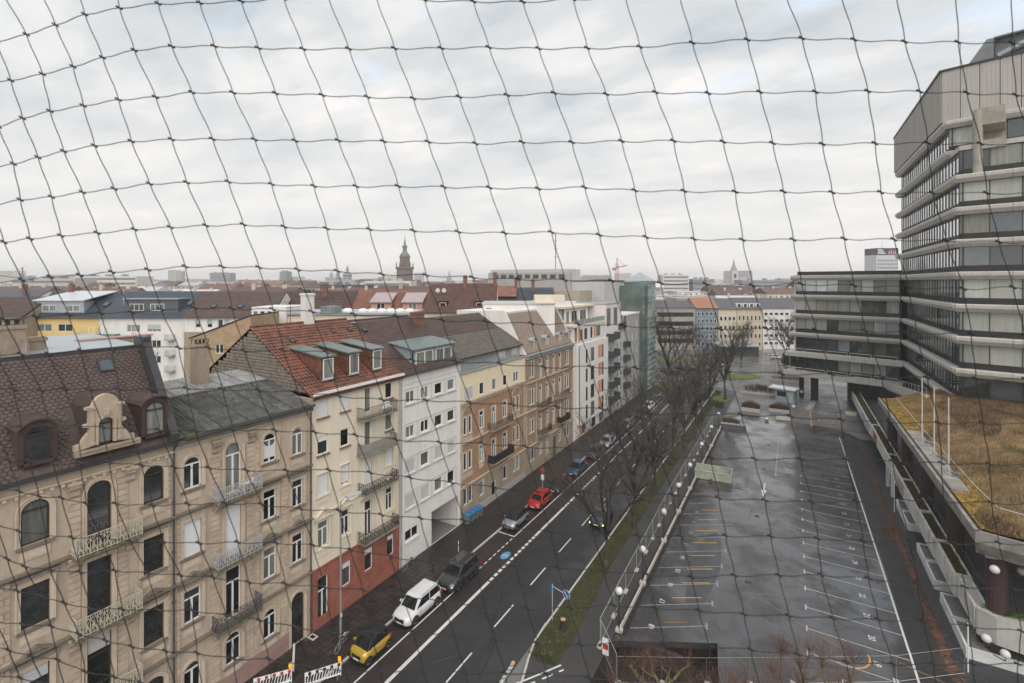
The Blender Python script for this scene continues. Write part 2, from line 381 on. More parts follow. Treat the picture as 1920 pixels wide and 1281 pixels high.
class B:
    """a building: local x runs along its facade, local y goes inwards, the facade faces -y"""
    def __init__(s, name, label, cat, loc, ang, a0=0.0, group=None, seed=1):
        s.r = thing(name, label, cat, loc, ang, group); s.dep = .10; s.pr = 1.0; s.a0 = a0; s.rnd = random.Random(seed)
    def part(s, name, mb, mats, **k): return part(name, mb, mats, s.r, **k)
    def wall(s, name, a0, a1, z0, z1, ops, mt, b=0.0, reveal=0.2, label=None):
        m = M(); a0 -= s.a0; a1 -= s.a0
        O = [(o[0] - s.a0 - o[2] / 2, o[1], o[0] - s.a0 + o[2] / 2, o[1] + o[3], o[4] if len(o) > 4 else 0) for o in ops]
        xs = sorted(set([a0, a1] + [round(v, 4) for o in O for v in (o[0], o[2]) if a0 < v < a1]))
        zs = sorted(set([z0, z1] + [round(v, 4) for o in O for v in (o[1], o[3]) if z0 < v < z1]))
        for j in range(len(zs) - 1):
            run = None
            for i in range(len(xs) - 1):
                cx, cz = (xs[i] + xs[i + 1]) / 2, (zs[j] + zs[j + 1]) / 2
                hole = any(o[0] < cx < o[2] and o[1] < cz < o[3] for o in O)
                if hole:
                    if run is not None: m.quad((run, b, zs[j]), (xs[i], b, zs[j]), (xs[i], b, zs[j + 1]), (run, b, zs[j + 1])); run = None
                elif run is None: run = xs[i]
            if run is not None: m.quad((run, b, zs[j]), (xs[-1], b, zs[j]), (xs[-1], b, zs[j + 1]), (run, b, zs[j + 1]))
        for x0, y0, x1, y1, rise in O:
            R = reveal
            m.quad((x0, b, y0), (x1, b, y0), (x1, b + R, y0), (x0, b + R, y0))
            if rise:
                w, h = x1 - x0, y1 - y0; P = arc_pts(w, h, rise); cx = (x0 + x1) / 2
                Q = [(cx + p[0], y0 + p[1]) for p in P[1:-1]]; k = len(Q)
                for i in range(k - 1):
                    c = (x0, y1) if i < k // 2 else (x1, y1)
                    m.add([(Q[i][0], b, Q[i][1]), (Q[i + 1][0], b, Q[i + 1][1]), (c[0], b, c[1])], [(0, 1, 2)])
                    m.quad((Q[i][0], b, Q[i][1]), (Q[i][0], b + R, Q[i][1]), (Q[i + 1][0], b + R, Q[i + 1][1]), (Q[i + 1][0], b, Q[i + 1][1]))
                mid = Q[k // 2]; m.add([(x0, b, y1), (mid[0], b, mid[1]), (x1, b, y1)], [(0, 1, 2)])
                zt = y1 - rise
            else:
                zt = y1
                m.quad((x0, b, y1), (x0, b + R, y1), (x1, b + R, y1), (x1, b, y1))
            m.quad((x0, b, y0), (x0, b + R, y0), (x0, b + R, zt), (x0, b, zt))
            m.quad((x1, b + R, y0), (x1, b, y0), (x1, b, zt), (x1, b + R, zt))
        return s.part(name, m, mt, label=label)
    def win(s, o, style='cross', frame=None, shut=0.0, curtain=None, b=0.0, grey=False, surround=None, smat=None, sill=True, ped=None, sout=0.16):
        a, z, w, h = o[:4]; rise = o[4] if len(o) > 4 else 0
        fm, pm, cache = win_meshes(style, w, h, rise)
        fmt = frame or WHITE
        k1 = ('f', fmt.name)
        if k1 not in cache: cache[k1] = fm.mesh("window", fmt)
        cur = curtain if curtain is not None else s.rnd.random() < 0.35
        gm = GLASS2 if cur else GLASS
        if gm.name not in cache: cache[gm.name] = pm.mesh("pane", gm)
        wo = link("door" if style == 'door' and ped == 'street' else "window", cache[k1], s.r, (a - s.a0, b + s.dep, z))
        link("pane", cache[gm.name], wo)
        if shut > 0:
            hh = (h - (rise * 0.0)) * shut
            sw = w - 0.1
            if rise and shut > 0.3:
                me = cache.get(('as', shut))
                if me is None:
                    m = M(); P = arc_pts(sw, h - 0.05, rise); zb = h * (1 - shut)
                    Q = [(p[0], max(p[1], zb)) for p in P]; m.poly([(p[0], -0.06, p[1]) for p in Q])
                    z_ = zb + 0.05
                    while z_ < h - rise:
                        m.box(-sw / 2, sw / 2, -0.068, -0.058, z_, z_ + 0.012); z_ += 0.09
                    me = m.mesh("shutter", SHUT); cache[('as', shut)] = me
                link("shutter", me, wo)
            else:
                link("shutter", (sh_mesh_g if grey else sh_mesh)(sw, hh), wo, (0, 0, h - hh - 0.03))
        if surround or sill or ped in ('ped', 'cor'):
            smat = smat or SANDL; key = ('sur', surround, sill, ped, smat.name, s.dep)
            if key not in cache:
                m = M(); F = -s.dep; pr = s.pr
                if surround:
                    ring(m, w, h, rise, surround, F - 0.075 * pr, F + 0.02, False, bi=-0.0)
                    if surround > 0.12: ring(m, w + surround * 2 - 0.1, h + surround - 0.05, rise + surround - 0.05 if rise else 0, 0.06, F - 0.13 * pr, F - 0.07 * pr, False)
                if sill: m.cur = 1; m.box(-w / 2 - sout, w / 2 + sout, F - 0.16 * pr, F + 0.02, -0.14, -0.01); m.cur = 0
                if surround and surround > 0.12 and sill:
                    m.box(-w / 2 - 0.02, w / 2 + 0.02, F - 0.045, F + 0.02, -0.72, -0.24)
                    m.box(-w / 2 + 0.10, w / 2 - 0.10, F - 0.075, F - 0.04, -0.62, -0.34)
                z1 = h + (surround or 0) + 0.04; W2 = w / 2 + (surround or 0) + 0.16
                if ped in ('ped', 'cor'):
                    m.box(-W2 + 0.08, W2 - 0.08, F - 0.08, F + 0.02, z1 - 0.02, z1 + 0.14)
                    m.cur = 1; m.box(-W2, W2, F - 0.24, F + 0.02, z1 + 0.142, z1 + 0.25); m.cur = 0
                    for s_ in (-1, 1): m.prism([(s_ * (W2 - 0.14) - 0.07, F - 0.2, z1 + 0.14), (s_ * (W2 - 0.14) + 0.07, F - 0.2, z1 + 0.14), (s_ * (W2 - 0.14) + 0.07, F, z1 - 0.3), (s_ * (W2 - 0.14) - 0.07, F, z1 - 0.3)], (0, 0.02, 0))
                if ped == 'ped':
                    m.cur = 1
                    for s_ in (-1, 1):
                        m.prism([(s_ * W2, F - 0.24, z1 + 0.252), (s_ * W2, F - 0.24, z1 + 0.36), (0, F - 0.24, z1 + 0.86), (0, F - 0.24, z1 + 0.73)][::s_], (0, 0.24, 0))
                    m.cur = 0; m.prism([(-W2 + 0.2, F - 0.06, z1 + 0.26), (W2 - 0.2, F - 0.06, z1 + 0.26), (0, F - 0.06, z1 + 0.7)], (0, 0.05, 0))
                cache[key] = m.mesh("surround", [smat, GRIME if smat in (SAND, SAND2, SANDL) and s.pr == 1 else smat])
            link("surround", cache[key], wo)
        return wo
    def grid(s, cols, zs, w, h, rise=0, **k):
        out_ = []
        for a in cols:
            for z in zs: out_.append((a, z, w, h, rise))
        return out_
    def box(s, name, a0, a1, b0, b1, z0, z1, mt, **k):
        return s.part(name, M().box(a0 - s.a0, a1 - s.a0, b0, b1, z0, z1), mt, **k)
    def pipe(s, a, z0, z1, mt=PIPE, b=-0.12, r=0.055):
        m = M().tube([(a - s.a0, b, z0), (a - s.a0, b, z1 - 0.3), (a - s.a0, b - 0.25, z1)], r, 6)
        for z in range(int(z0) + 2, int(z1), 3): m.box(a - s.a0 - r - 0.02, a - s.a0 + r + 0.02, b - r - 0.015, b + 0.12, z, z + 0.05)
        return s.part("drainpipe", m, mt)
    def gutter(s, a0, a1, z, mt=PIPE, b=-0.3, r=0.09):
        m = M(); m.box(a0 - s.a0, a1 - s.a0, b - r, b + r, z - r, z - r + 0.02); m.box(a0 - s.a0, a1 - s.a0, b - r, b - r + 0.02, z - r + 0.02, z + r); m.box(a0 - s.a0, a1 - s.a0, b + r - 0.02, b + r, z - r + 0.02, z + r)
        return s.part("gutter", m, mt)

def tiles(p0, u, v, W, L, tw, tl, mode='flat', skip=None, jit=0.006, lift=0.03, seed=3, clip=None):
    """rows of single overlapping tiles on the roof plane p0 + s*u + t*v (v points up the slope); returns one mesh builder"""
    m = M(); u = Vector(u).normalized(); v = Vector(v).normalized(); n = u.cross(v).normalized(); p0 = Vector(p0); R = random.Random(seed)
    rows = int(L / tl); cols = int(W / tw) + 1
    for r in range(rows):
        t0 = r * tl; off = (r % 2) * tw / 2 if mode != 'pan' else 0
        for c in range(cols):
            s0 = c * tw - off
            s1 = s0 + tw * 0.965
            a, b_ = max(0, s0), min(W, s1)
            if b_ - a < 0.04: continue
            if skip and skip((a + b_) / 2, t0 + tl / 2): continue
            if clip:
                lo, hi = clip(t0 + tl / 2)
                a, b_ = max(a, lo), min(b_, hi)
                if b_ - a < 0.04: continue
            z = lift + R.uniform(0, jit); dz = R.uniform(-jit, jit) * 0.6
            q = lambda ss, tt, hh: tuple(p0 + u * ss + v * tt + n * hh)
            if mode == 'hex':
                k = (b_ - a) * 0.28
                P = [q(a, t0 + tl * 0.45, z), q(a + k, t0, z + dz), q(b_ - k, t0, z - dz), q(b_, t0 + tl * 0.45, z), q(b_, t0 + tl * 1.3, 0.006), q(a, t0 + tl * 1.3, 0.006)]
                lowP = [q(a, t0 + tl * 0.45, 0.004), q(a + k, t0, 0.004), q(b_ - k, t0, 0.004), q(b_, t0 + tl * 0.45, 0.004)]
                m.add(P + lowP, [(0, 1, 2, 3, 4, 5), (0, 6, 7, 1), (1, 7, 8, 2), (2, 8, 9, 3)])
            elif mode == 'pan':
                w_ = b_ - a; h1 = z + 0.05; h0 = z
                f = [q(a, t0, h0), q(a + w_ * .3, t0, h1), q(a + w_ * .62, t0, h1 - 0.01), q(b_, t0, h0 - 0.015)]
                g = [q(a, t0 + tl * 1.08, 0.0), q(a + w_ * .3, t0 + tl * 1.08, 0.05), q(a + w_ * .62, t0 + tl * 1.08, 0.04), q(b_, t0 + tl * 1.08, 0.0)]
                e = [q(a, t0, -0.01), q(b_, t0, -0.01)]
                m.add(f + g + e, [(0, 1, 5, 4), (1, 2, 6, 5), (2, 3, 7, 6), (8, 9, 3, 2, 1, 0)])
            else:
                m.add([q(a, t0, z + dz), q(b_, t0, z - dz), q(b_, t0 + tl * 1.1, 0.004), q(a, t0 + tl * 1.1, 0.004), q(a, t0, 0.0), q(b_, t0, 0.0)], [(0, 1, 2, 3), (4, 5, 1, 0)])
    return m
def slab(p0, u, v, W, L, th):          # roof slab: plane p0 + s*u + t*v, thickness th below it
    u = Vector(u).normalized() * W; v = Vector(v).normalized() * L; p0 = Vector(p0); n = u.cross(v).normalized() * -th
    return M().prism([tuple(p0), tuple(p0 + u), tuple(p0 + u + v), tuple(p0 + v)], tuple(n))

def scroll_rail(w, h, pitch=0.42, r=0.02, dense=True):
    """ornate iron rail in the xz plane from 0..w: frame, uprights and C-scrolls"""
    m = M(); m.box(0, w, -0.02, 0.02, h - 0.03, h); m.box(0, w, -0.015, 0.015, 0.06, 0.09); m.box(0, w, -0.012, 0.012, h - 0.2, h - 0.18)
    n = max(1, round(w / pitch)); p = w / n
    for i in range(n + 1): m.box(i * p - 0.012, i * p + 0.012, -0.012, 0.012, 0, h)
    for i in range(n):
        cx = i * p + p / 2
        for sgn, cz, R in ((1, h * 0.30, p * 0.36), (-1, h * 0.30 + p * 0.5, p * 0.26)):
            pts = []
            for k in range(9):
                an = k / 8 * 1.6 * pi; rr = R * (1 - 0.75 * k / 8)
                pts.append((cx + sgn * rr * cos(an), 0, cz + rr * sin(an)))
            m.tube(pts, r, 3)
        m.tube([(i * p, 0, 0.1), (cx, 0, h * 0.5), (i * p + p, 0, h - 0.2)], r * 0.9, 3)
        m.tube([(i * p + p, 0, 0.1), (cx, 0, h * 0.5), (i * p, 0, h - 0.2)], r * 0.9, 3)
        if dense:
            m.tube([(cx, 0, 0.08), (cx, 0, h - 0.03)], r * 0.8, 3)
            m.tube([(cx + 0.07 * cos(q * pi / 3), 0, h - 0.105 + 0.07 * sin(q * pi / 3)) for q in range(7)], r * 0.7, 3)
    return m
def bar_rail(w, h, pitch=0.12, r=0.009):
    m = M(); m.box(0, w, -0.02, 0.02, h - 0.03, h); m.box(0, w, -0.015, 0.015, 0.05, 0.08)
    n = max(1, round(w / pitch))
    for i in range(n + 1): m.box(i * w / n - r, i * w / n + r, -r, r, 0, h - 0.03)
    return m
def balcony(bl, a0, a1, z, depth, kind='scroll', rmat=IRON, smat=MOSS, h=0.98, label=None, th=0.16, corbel=True, cmat=None):
    w = a1 - a0; s = M(); x0 = a0 - bl.a0
    s.box(x0, x0 + w, -depth, -0.003, z - th, z)
    s.box(x0 - 0.04, x0 + w + 0.04, -depth - 0.04, -0.003, z - th + 0.03, z - 0.04)
    b = bl.part("balcony", s, smat, label=label)
    if corbel:
        c = M()
        for x in (x0 + 0.3, x0 + w - 0.3):
            c.prism([(x - 0.11, 0, z - th), (x - 0.11, -depth * 0.75, z - th), (x - 0.11, -depth * 0.6, z - th - 0.22), (x - 0.11, -0.12, z - th - 0.55), (x - 0.11, 0, z - th - 0.75)], (0.22, 0, 0))
        part("corbel", c, cmat or SAND, b)
    def rl(w_, ):
        if kind == 'scroll': return scroll_rail(w_, h, 0.3 if z > 4.5 and rmat in (IRONY, IRONG) else 0.42)
        if kind == 'bars': return bar_rail(w_, h)
        if kind == 'solid': return M().box(0, w_, -0.02, 0.02, -0.1, h - 0.05).box(0, w_, -0.04, 0.04, h - 0.048, h)
        m = M().box(0, w_, -0.02, 0.02, h - 0.03, h)
        n = int(w_ / 0.11)
        for i in range(n):                      # woven lattice
            m.box(i * w_ / n, i * w_ / n + 0.055, -0.012, 0.012, 0.02, h - 0.03)
        for k in range(8): m.box(0, w_, -0.02, -0.012, 0.04 + k * h / 8.3, 0.09 + k * h / 8.3)
        return m
    part("railing", rl(w), rmat, b, loc=(x0, -depth + 0.03, z))
    part("railing", rl(depth - 0.03), rmat, b, loc=(x0 + 0.02, -depth + 0.03, z), rz=pi / 2)
    part("railing", rl(depth - 0.03), rmat, b, loc=(x0 + w - 0.02, -depth + 0.03, z), rz=pi / 2)
    return b
def skylight(bl, P, u, v, w=0.8, l=1.1, lab=None, open_=0.0):
    u = Vector(u).normalized(); v = Vector(v).normalized(); n = u.cross(v).normalized(); P = Vector(P)
    q = lambda s_, t_, h_: tuple(P + u * s_ + v * t_ + n * h_)
    m = M()
    for (s0, s1, t0, t1) in ((-w / 2, -w / 2 + .08, -l / 2, l / 2), (w / 2 - .08, w / 2, -l / 2, l / 2), (-w / 2 + .08, w / 2 - .08, -l / 2, -l / 2 + .09), (-w / 2 + .08, w / 2 - .08, l / 2 - .09, l / 2)):
        m.prism([q(s0, t0, 0.12), q(s1, t0, 0.12), q(s1, t1, 0.12), q(s0, t1, 0.12)], tuple(n * -0.12))
    f = bl.part("skylight", m, DZINC, label=lab)
    part("pane", M().quad(q(-w / 2 + .06, -l / 2 + .06, 0.09), q(w / 2 - .06, -l / 2 + .06, 0.09), q(w / 2 - .06, l / 2 - .06, 0.09), q(-w / 2 + .06, l / 2 - .06, 0.09)), mat("skylight_glass", (0.07, 0.09, 0.11), 0.08, 0.1), f)
    return f
def chimney(bl, a, b, z0, z1, wa, wb, mt, caps=True, lab=None, moss=False):
    x = a - bl.a0; m = M().box(x - wa / 2, x + wa / 2, b - wb / 2, b + wb / 2, z0, z1).box(x - wa / 2 - .07, x + wa / 2 + .07, b - wb / 2 - .07, b + wb / 2 + .07, z1 - 0.22, z1 - 0.05)
    c = bl.part("chimney", m, mt, label=lab)
    if caps:
        k = M()
        for i in (-1, 0, 1): k.cyl(x + i * wa * 0.28, b, z1, z1 + 0.25, 0.09, 8)
        k.box(x - wa / 2 - .03, x + wa / 2 + .03, b - wb / 2 - .03, b + wb / 2 + .03, z1 + 0.3, z1 + 0.36)
        for i in (-1, 1):
            for j in (-1, 1): k.box(x + i * (wa / 2 - .06) - .02, x + i * (wa / 2 - .06) + .02, b + j * (wb / 2 - .06) - .02, b + j * (wb / 2 - .06) + .02, z1, z1 + 0.3)
        part("chimney_cap", k, MOSS if moss else PIPE, c)
    return c
def blocks(bl, a0, a1, z0, z1, ch=0.34, bw=0.62, b=0.0, proud=0.055, mt=None, skip=None, limit=300, seed=1, name="stone_block"):
    """dressed stone blocks with open joints, each its own part; meshes shared by width"""
    mt = mt or SANDB; n = int(round((z1 - z0) / ch)); ch = (z1 - z0) / n; cnt = 0
    for r in range(n):
        z = z0 + r * ch; x = a0
        first = True
        while x < a1 - 0.05:
            w = bw * (0.5 if first and r % 2 else 1.0); first = False
            w = min(w, a1 - x)
            if a1 - x - w < 0.18: w = a1 - x
            cx = x + w / 2
            if not (skip and skip(cx, z + ch / 2, w)):
                key = ('blk', round(w, 2), round(ch, 3), mt.name, round(proud, 3))
                if key not in _W:
                    g = 0.02; m = M()
                    m.add([(-w / 2 + g, 0, g), (w / 2 - g, 0, g), (w / 2 - g, 0, ch - g), (-w / 2 + g, 0, ch - g),
                           (-w / 2 + g + .015, -proud, g + .015), (w / 2 - g - .015, -proud, g + .015), (w / 2 - g - .015, -proud, ch - g - .015), (-w / 2 + g + .015, -proud, ch - g - .015)],
                          [(4, 5, 6, 7), (0, 1, 5, 4), (1, 2, 6, 5), (2, 3, 7, 6), (3, 0, 4, 7)])
                    _W[key] = m.mesh(name, mt)
                link(name, _W[key], bl.r, (cx - bl.a0, b - 0.002, z)); cnt += 1
            x += w
    return cnt

# ------------------------------------------------------------------ the row of houses along the left pavement
FX = -32.0
def row(name, label, cat, y0, seed=1):
    b = B(name, label, cat, (FX, y0, 0), pi / 2, y0, seed=seed)
    if y0 > 40: b.dep, b.pr = .035, .4
    return b
def cornice(bl, a0, a1, z, mt, d=0.22, h=0.16, teeth=False, nm="cornice"):
    m = M(); x0, x1 = a0 - bl.a0, a1 - bl.a0
    m.box(x0, x1, -d, 0.03, z, z + h * 0.5); m.box(x0, x1, -d * 0.6, 0.03, z - h * 0.5, z - 0.002)
    if teeth:
        k = int((a1 - a0) / 0.42)
        for i in range(k): m.box(x0 + i * 0.42 + 0.1, x0 + i * 0.42 + 0.24, -d * 0.9, 0.03, z - h * 1.3, z - h * 0.5 - 0.002)
    return bl.part(nm, m, mt)
def volute(bl, a, z, mt, w=0.5, h=0.9, d=0.3):
    m = M(); x = a - bl.a0
    m.prism([(x - w / 2, 0, z), (x - w / 2, -d, z), (x - w / 2, -d, z - h * .25), (x - w / 2, -d * .6, z - h * .5), (x - w / 2, -d * .55, z - h * .8), (x - w / 2, -0.05, z - h), (x - w / 2, 0, z - h)], (w, 0, 0))
    m.box(x - w / 2 - .08, x + w / 2 + .08, -d - .08, 0, z, z + .1)
    pts = [(x - w / 2 - 0.03, -d * .5 + .16 * (1 - k / 10) * cos(k), z - .2 + .16 * (1 - k / 10) * sin(k)) for k in range(9)]
    m.tube(pts, 0.03, 4)
    m.tube([(p[0] + w + .06, p[1], p[2]) for p in pts], 0.03, 4)
    return bl.part("corbel", m, mt)

# --- 1: sandstone house with the brown slate mansard
b1 = row("apartment_house", "sandstone house with brown slate mansard roof, arched dormers and yellowed iron balconies at far left", "house", 2.0)
LC, DC, RC = 8.30, 10.80, 13.32
o1 = []
for z, zt, rise in ((14.40, 16.53, .5), (10.36, 12.43, 0), (6.2, 8.33, 0), (2.4, 4.2, .3)):
    o1 += [(LC, z, 1.05, zt - z, rise), (RC, z, 1.03, zt - z, rise), (4.6, z, 1.05, zt - z, rise)]
o1d = [(DC, 13.14, 1.05, 3.42, .5), (DC, 9.0, 1.05, 3.42, 0), (DC, 4.9, 1.05, 3.4, 0), (DC, 1.6, 1.05, 2.6, 0)]
b1.wall("wall", 2, 14.4, 0, 17.6, o1 + o1d, SAND, reveal=0.28)
for o in o1:
    top = o[4] > 0 and o[1] > 10
    b1.win(o, 'dark', DARKF, surround=0.2, ped='ped' if 5 < o[1] < 9 else ('cor' if o[1] < 13 and not o[4] else None), shut=0.28 if (o[0] == LC and 5 < o[1] < 9) else 0, grey=True, curtain=(o[0] == LC and top))
for i, o in enumerate(o1d): b1.win(o, 'dark', DARKF, surround=0.2, sill=False, curtain=False, shut=0.22 if i == 2 else 0, grey=True)
b1.box("body", 2, 14.4, 0.36, 12, 0, 17.6, SAND2)
for z in (13.08, 8.97, 4.87): cornice(b1, 2, 14.395, z, GRIME, 0.26, 0.2, nm="string_course")
cornice(b1, 2, 14.395, 16.98, SANDL, 0.16, 0.16, teeth=True, nm="string_course")
m = M().box(0, 12.4, -0.42, -0.36, 17.52, 17.72).box(0, 12.4, -0.36, 0.0, 17.6, 17.66); b1.part("gutter", m, DZINC)
for z in (16.8, 12.9, 8.8):
    for a in (9.75, 12.15): volute(b1, a, z - (0.05 if z > 16 else 0), SAND, 0.42, 0.75, 0.3)
for z in (13.15, 9.02, 4.9): balcony(b1, 9.6, 12.45, z, 0.85, 'scroll', IRONY, MOSS, 1.0, corbel=True, label="mossy balcony with yellowed scrollwork railing")
nb = 0
for (x0, x1) in ((9.52, 10.05), (11.55, 12.1)):
    nb += blocks(b1, x0, x1, 2.2, 16.7, 0.335, 0.9, skip=lambda cx, z, w: any(abs(z - q) < 0.28 for q in (13.1, 9.0, 4.9)))
nb += blocks(b1, 14.0, 14.25, 2.2, 16.7, 0.335, 0.45)
nb += blocks(b1, 7.0, 7.45, 2.2, 12.9, 0.335, 0.45)
# mansard
SL1 = (-3.97, 5.43)      # inward 3.97, up 5.43
L1 = hypot(3.97, 5.43)
vv = Vector((0, 3.97, 5.43)).normalized(); uu = Vector((1, 0, 0))
b1.part("roof", slab((0, 0.0, 17.6), uu, vv, 12.4, L1, 0.25), SLATE)
DORM1 = [(7.75 - 2, 9.15 - 2, 2.9), (9.9 - 2, 12.2 - 2, 3.4), (12.75 - 2, 14.15 - 2, 2.9), (4.0 - 2, 5.4 - 2, 2.9)]
b1.part("roof_tiles", tiles((0, 0, 17.6), uu, vv, 12.1, L1, 0.27, 0.20, 'hex', lift=.04, jit=.009, skip=lambda s_, t_: any(a < s_ < c and t_ < h for a, c, h in DORM1)), SLATE, kind="stuff")
b1.part("roof_edge", M().box(0, 12.4, 3.9, 4.15, 22.95, 23.18), DZINC)
b1.part("flat_roof", M().prism([(0, 4.15, 23.1), (12.4, 4.15, 23.1), (12.4, 12, 23.45), (0, 12, 23.45)], (0, 0, -0.2)), ZINC)
b1.part("attic_wall", M().box(0, 12.38, 4.2, 11.98, 17.6, 23.05), SAND2)
gp = [(12.05, -0.42, 17.7), (12.05, -0.42, 18.15), (12.05, 3.1, 23.35), (12.05, 3.1, 23.7), (12.05, 4.4, 23.7), (12.05, 4.4, 22.9), (12.05, 3.9, 22.7), (12.05, 0.1, 17.5)]
b1.part("parapet", M().prism(gp, (0.42, 0, 0)), DZINC)
def dormer_box(bl, a, w, b0, z0, z1, rise, mt_side, mt_front, depth, roofm, winstyle='dark', frame=DARKF, over=0.12, wv=None, cur=True):
    x = a - bl.a0; m = M()
    m.box(x - w / 2 + .04, x + w / 2 - .04, b0 + .04, b0 + depth, z0 - .05, z0 + .02); m.box(x - w / 2, x - w / 2 + 0.08, b0 + 0.02, b0 + depth, z0, z1 - rise); m.box(x + w / 2 - 0.08, x + w / 2, b0 + 0.02, b0 + depth, z0, z1 - rise)
    d = bl.part("dormer", m, mt_side)
    P = arc_pts(w + 2 * over, z1 - z0 + over, rise + over * .5, 8)[1:-1]
    r = M()
    q = [(x + p[0], b0 - 0.18, z0 + p[1]) for p in P]; q2 = [(x + p[0] * 0.97, b0 - 0.18, z0 + p[1] - 0.09) for p in reversed(P)]
    for i in range(len(P) - 1):
        a_, b_ = P[i], P[i + 1]
        r.add([(x + a_[0], b0 - .18, z0 + a_[1]), (x + b_[0], b0 - .18, z0 + b_[1]), (x + b_[0], b0 + depth + 0.6, z0 + b_[1]), (x + a_[0], b0 + depth + 0.6, z0 + a_[1]),
               (x + a_[0], b0 - .18, z0 + a_[1] - .1), (x + b_[0], b0 - .18, z0 + b_[1] - .1)], [(0, 1, 2, 3), (0, 4, 5, 1)])
    part("dormer_roof", r, roofm, d)
    f = M(); ww, hh, wr = wv or (w - 0.36, z1 - z0 - 0.28, max(0, rise - 0.05))
    fo = arc_pts(w, z1 - z0, rise, 8); fi = arc_pts(ww, hh, wr, 8)
    ring_pts(f, fo, fi, x, b0 - 0.02, z0, 0.1)
    part("dormer_front", f, mt_front, d)
    bl.win((a, z0 + 0.05, ww, hh - 0.05, wr), winstyle, frame, b=b0 - 0.06, sill=False, curtain=cur)
    return d
def ring_pts(f, fo, fi, x, y, z0, dep):
    if len(fo) == len(fi):
        for i in range(len(fo) - 1):
            a_, b_, c_, d_ = fo[i], fo[i + 1], fi[i + 1], fi[i]
            f.add([(x + p[0], y, z0 + p[1]) for p in (a_, b_, c_, d_)] + [(x + p[0], y + dep, z0 + p[1]) for p in (c_, d_)], [(0, 1, 2, 3), (3, 2, 4, 5)])
    f.box(x - abs(fi[0][0]) - 0.02, x + abs(fi[0][0]) + 0.02, y - 0.08, y + dep, z0 - 0.12, z0 + 0.04)
DRED = mat("dark_red_timber", (0.065, 0.033, 0.032), 0.6, 0.2)
dormer_box(b1, 8.45, 1.4, 0.15, 18.3, 20.35, 0.42, SLATE, DRED, 1.7, SLATE, cur=False)
dormer_box(b1, 13.47, 1.35, 0.15, 18.25, 20.45, 0.42, SLATE, DRED, 1.7, SLATE)
dormer_box(b1, 4.7, 1.4, 0.15, 18.3, 20.35, 0.42, SLATE, DRED, 1.7, SLATE)
# baroque gable dormer
g = M(); x = 11.05 - 2
prof = [(-1.3, 0), (-1.3, .28), (-1.05, .32), (-.95, .55), (-.72, .85), (-.70, 1.1), (-.92, 1.15), (-.92, 1.28), (-.72, 1.3), (-.72, 2.0), (-.85, 2.03), (-.85, 2.15), (-.60, 2.2), (-.5, 2.45), (-.36, 2.62), (-.16, 2.72), (0, 2.75)]
prof = prof + [(-p[0], p[1]) for p in reversed(prof[:-1])]
ow = 0.33; oh = 1.50
ip = arc_pts(2 * ow, oh - .12, .33, 8); ip = [(p[0], p[1] + .12) for p in ip]
# front sheet with an arched hole: two halves
half = [p for p in prof if p[0] <= 0]; hi = [p for p in ip if p[0] <= 0.001]
for sg in (1, -1):
    pts = [(x + sg * p[0], -0.12, 18.4 + p[1]) for p in half] + [(x + sg * p[0], -0.12, 18.4 + p[1]) for p in reversed(hi)] + [(x - sg * ow, -0.12, 18.4)][:1] * 0 + [(x - sg * ow, -.12, 18.4 + .0)] * 0
    pts = pts + [(x - sg * 0.33, -0.12, 18.4 + .12)] * 0
    g.prism(pts if sg == 1 else pts[::-1], (0, 0.3, 0))
for sg in (-1, 1):
    for zz, hh, ww, dd in ((.3, 1.75, .13, .07), (2.06, .11, .2, .14), (.18, .12, .2, .12)):
        g.box(x + sg * .58 - ww / 2, x + sg * .58 + ww / 2, -0.12 - dd, -0.119, 18.4 + zz, 18.4 + zz + hh)
ring(gg := M(), 0.66, 1.38, .33, .12, 0, .08, False)
g.add([(x + p[0], p[1] - 0.2, p[2] + 18.52) for p in gg.v], gg.f)
g.box(x - .12, x + .12, -.26, -.12, 18.4 + 1.6, 18.4 + 1.95)
dg = b1.part("dormer", g, SAND, label="curved sandstone gable dormer with an arched window")
part("dormer_roof", M().prism([(x - .75, .15, 18.4), (x - .75, .15, 20.5), (x - .45, .15, 21.0), (x + .45, .15, 21.0), (x + .75, .15, 20.5), (x + .75, .15, 18.4)], (0, 2.5, 0)), SLATE, dg)
b1.win((11.05, 18.5, .66, 1.4, .33), 'dark', DARKF, b=-0.06, sill=False, curtain=True)
b1.part("parapet", M().box(9.75 - 2, 12.6 - 2, -0.26, 0.1, 18.1, 18.38).box(9.9 - 2, 12.5 - 2, -0.3, -0.26, 18.28, 18.34), SAND2, label="low mossy sandstone ledge under the gable dormer")
n_ = uu.cross(vv)
skylight(b1, Vector((12.25 - 2, 3.36, 22.2)) , uu, vv, 0.75, 0.85)
chimney(b1, 8.6, 5.4, 23.1, 24.8, 1.2, .9, SAND2, True, "broad weathered chimney with dark cap")
chimney(b1, 10.0, 6.4, 23.1, 23.95, .7, .6, SAND2, False)
b1.box("party_wall", 12.6, 16.6, 8.2, 8.8, 21.0, 23.3, SAND2, label="low sandstone wall with pinkish coping behind the flat roof")
b1.box("coping", 12.5, 16.7, 8.1, 8.9, 23.3, 23.38, mat("pink_coping", (0.42, 0.26, 0.22), 0.8))
b1.pipe(14.33, 0.2, 17.5, PIPE)

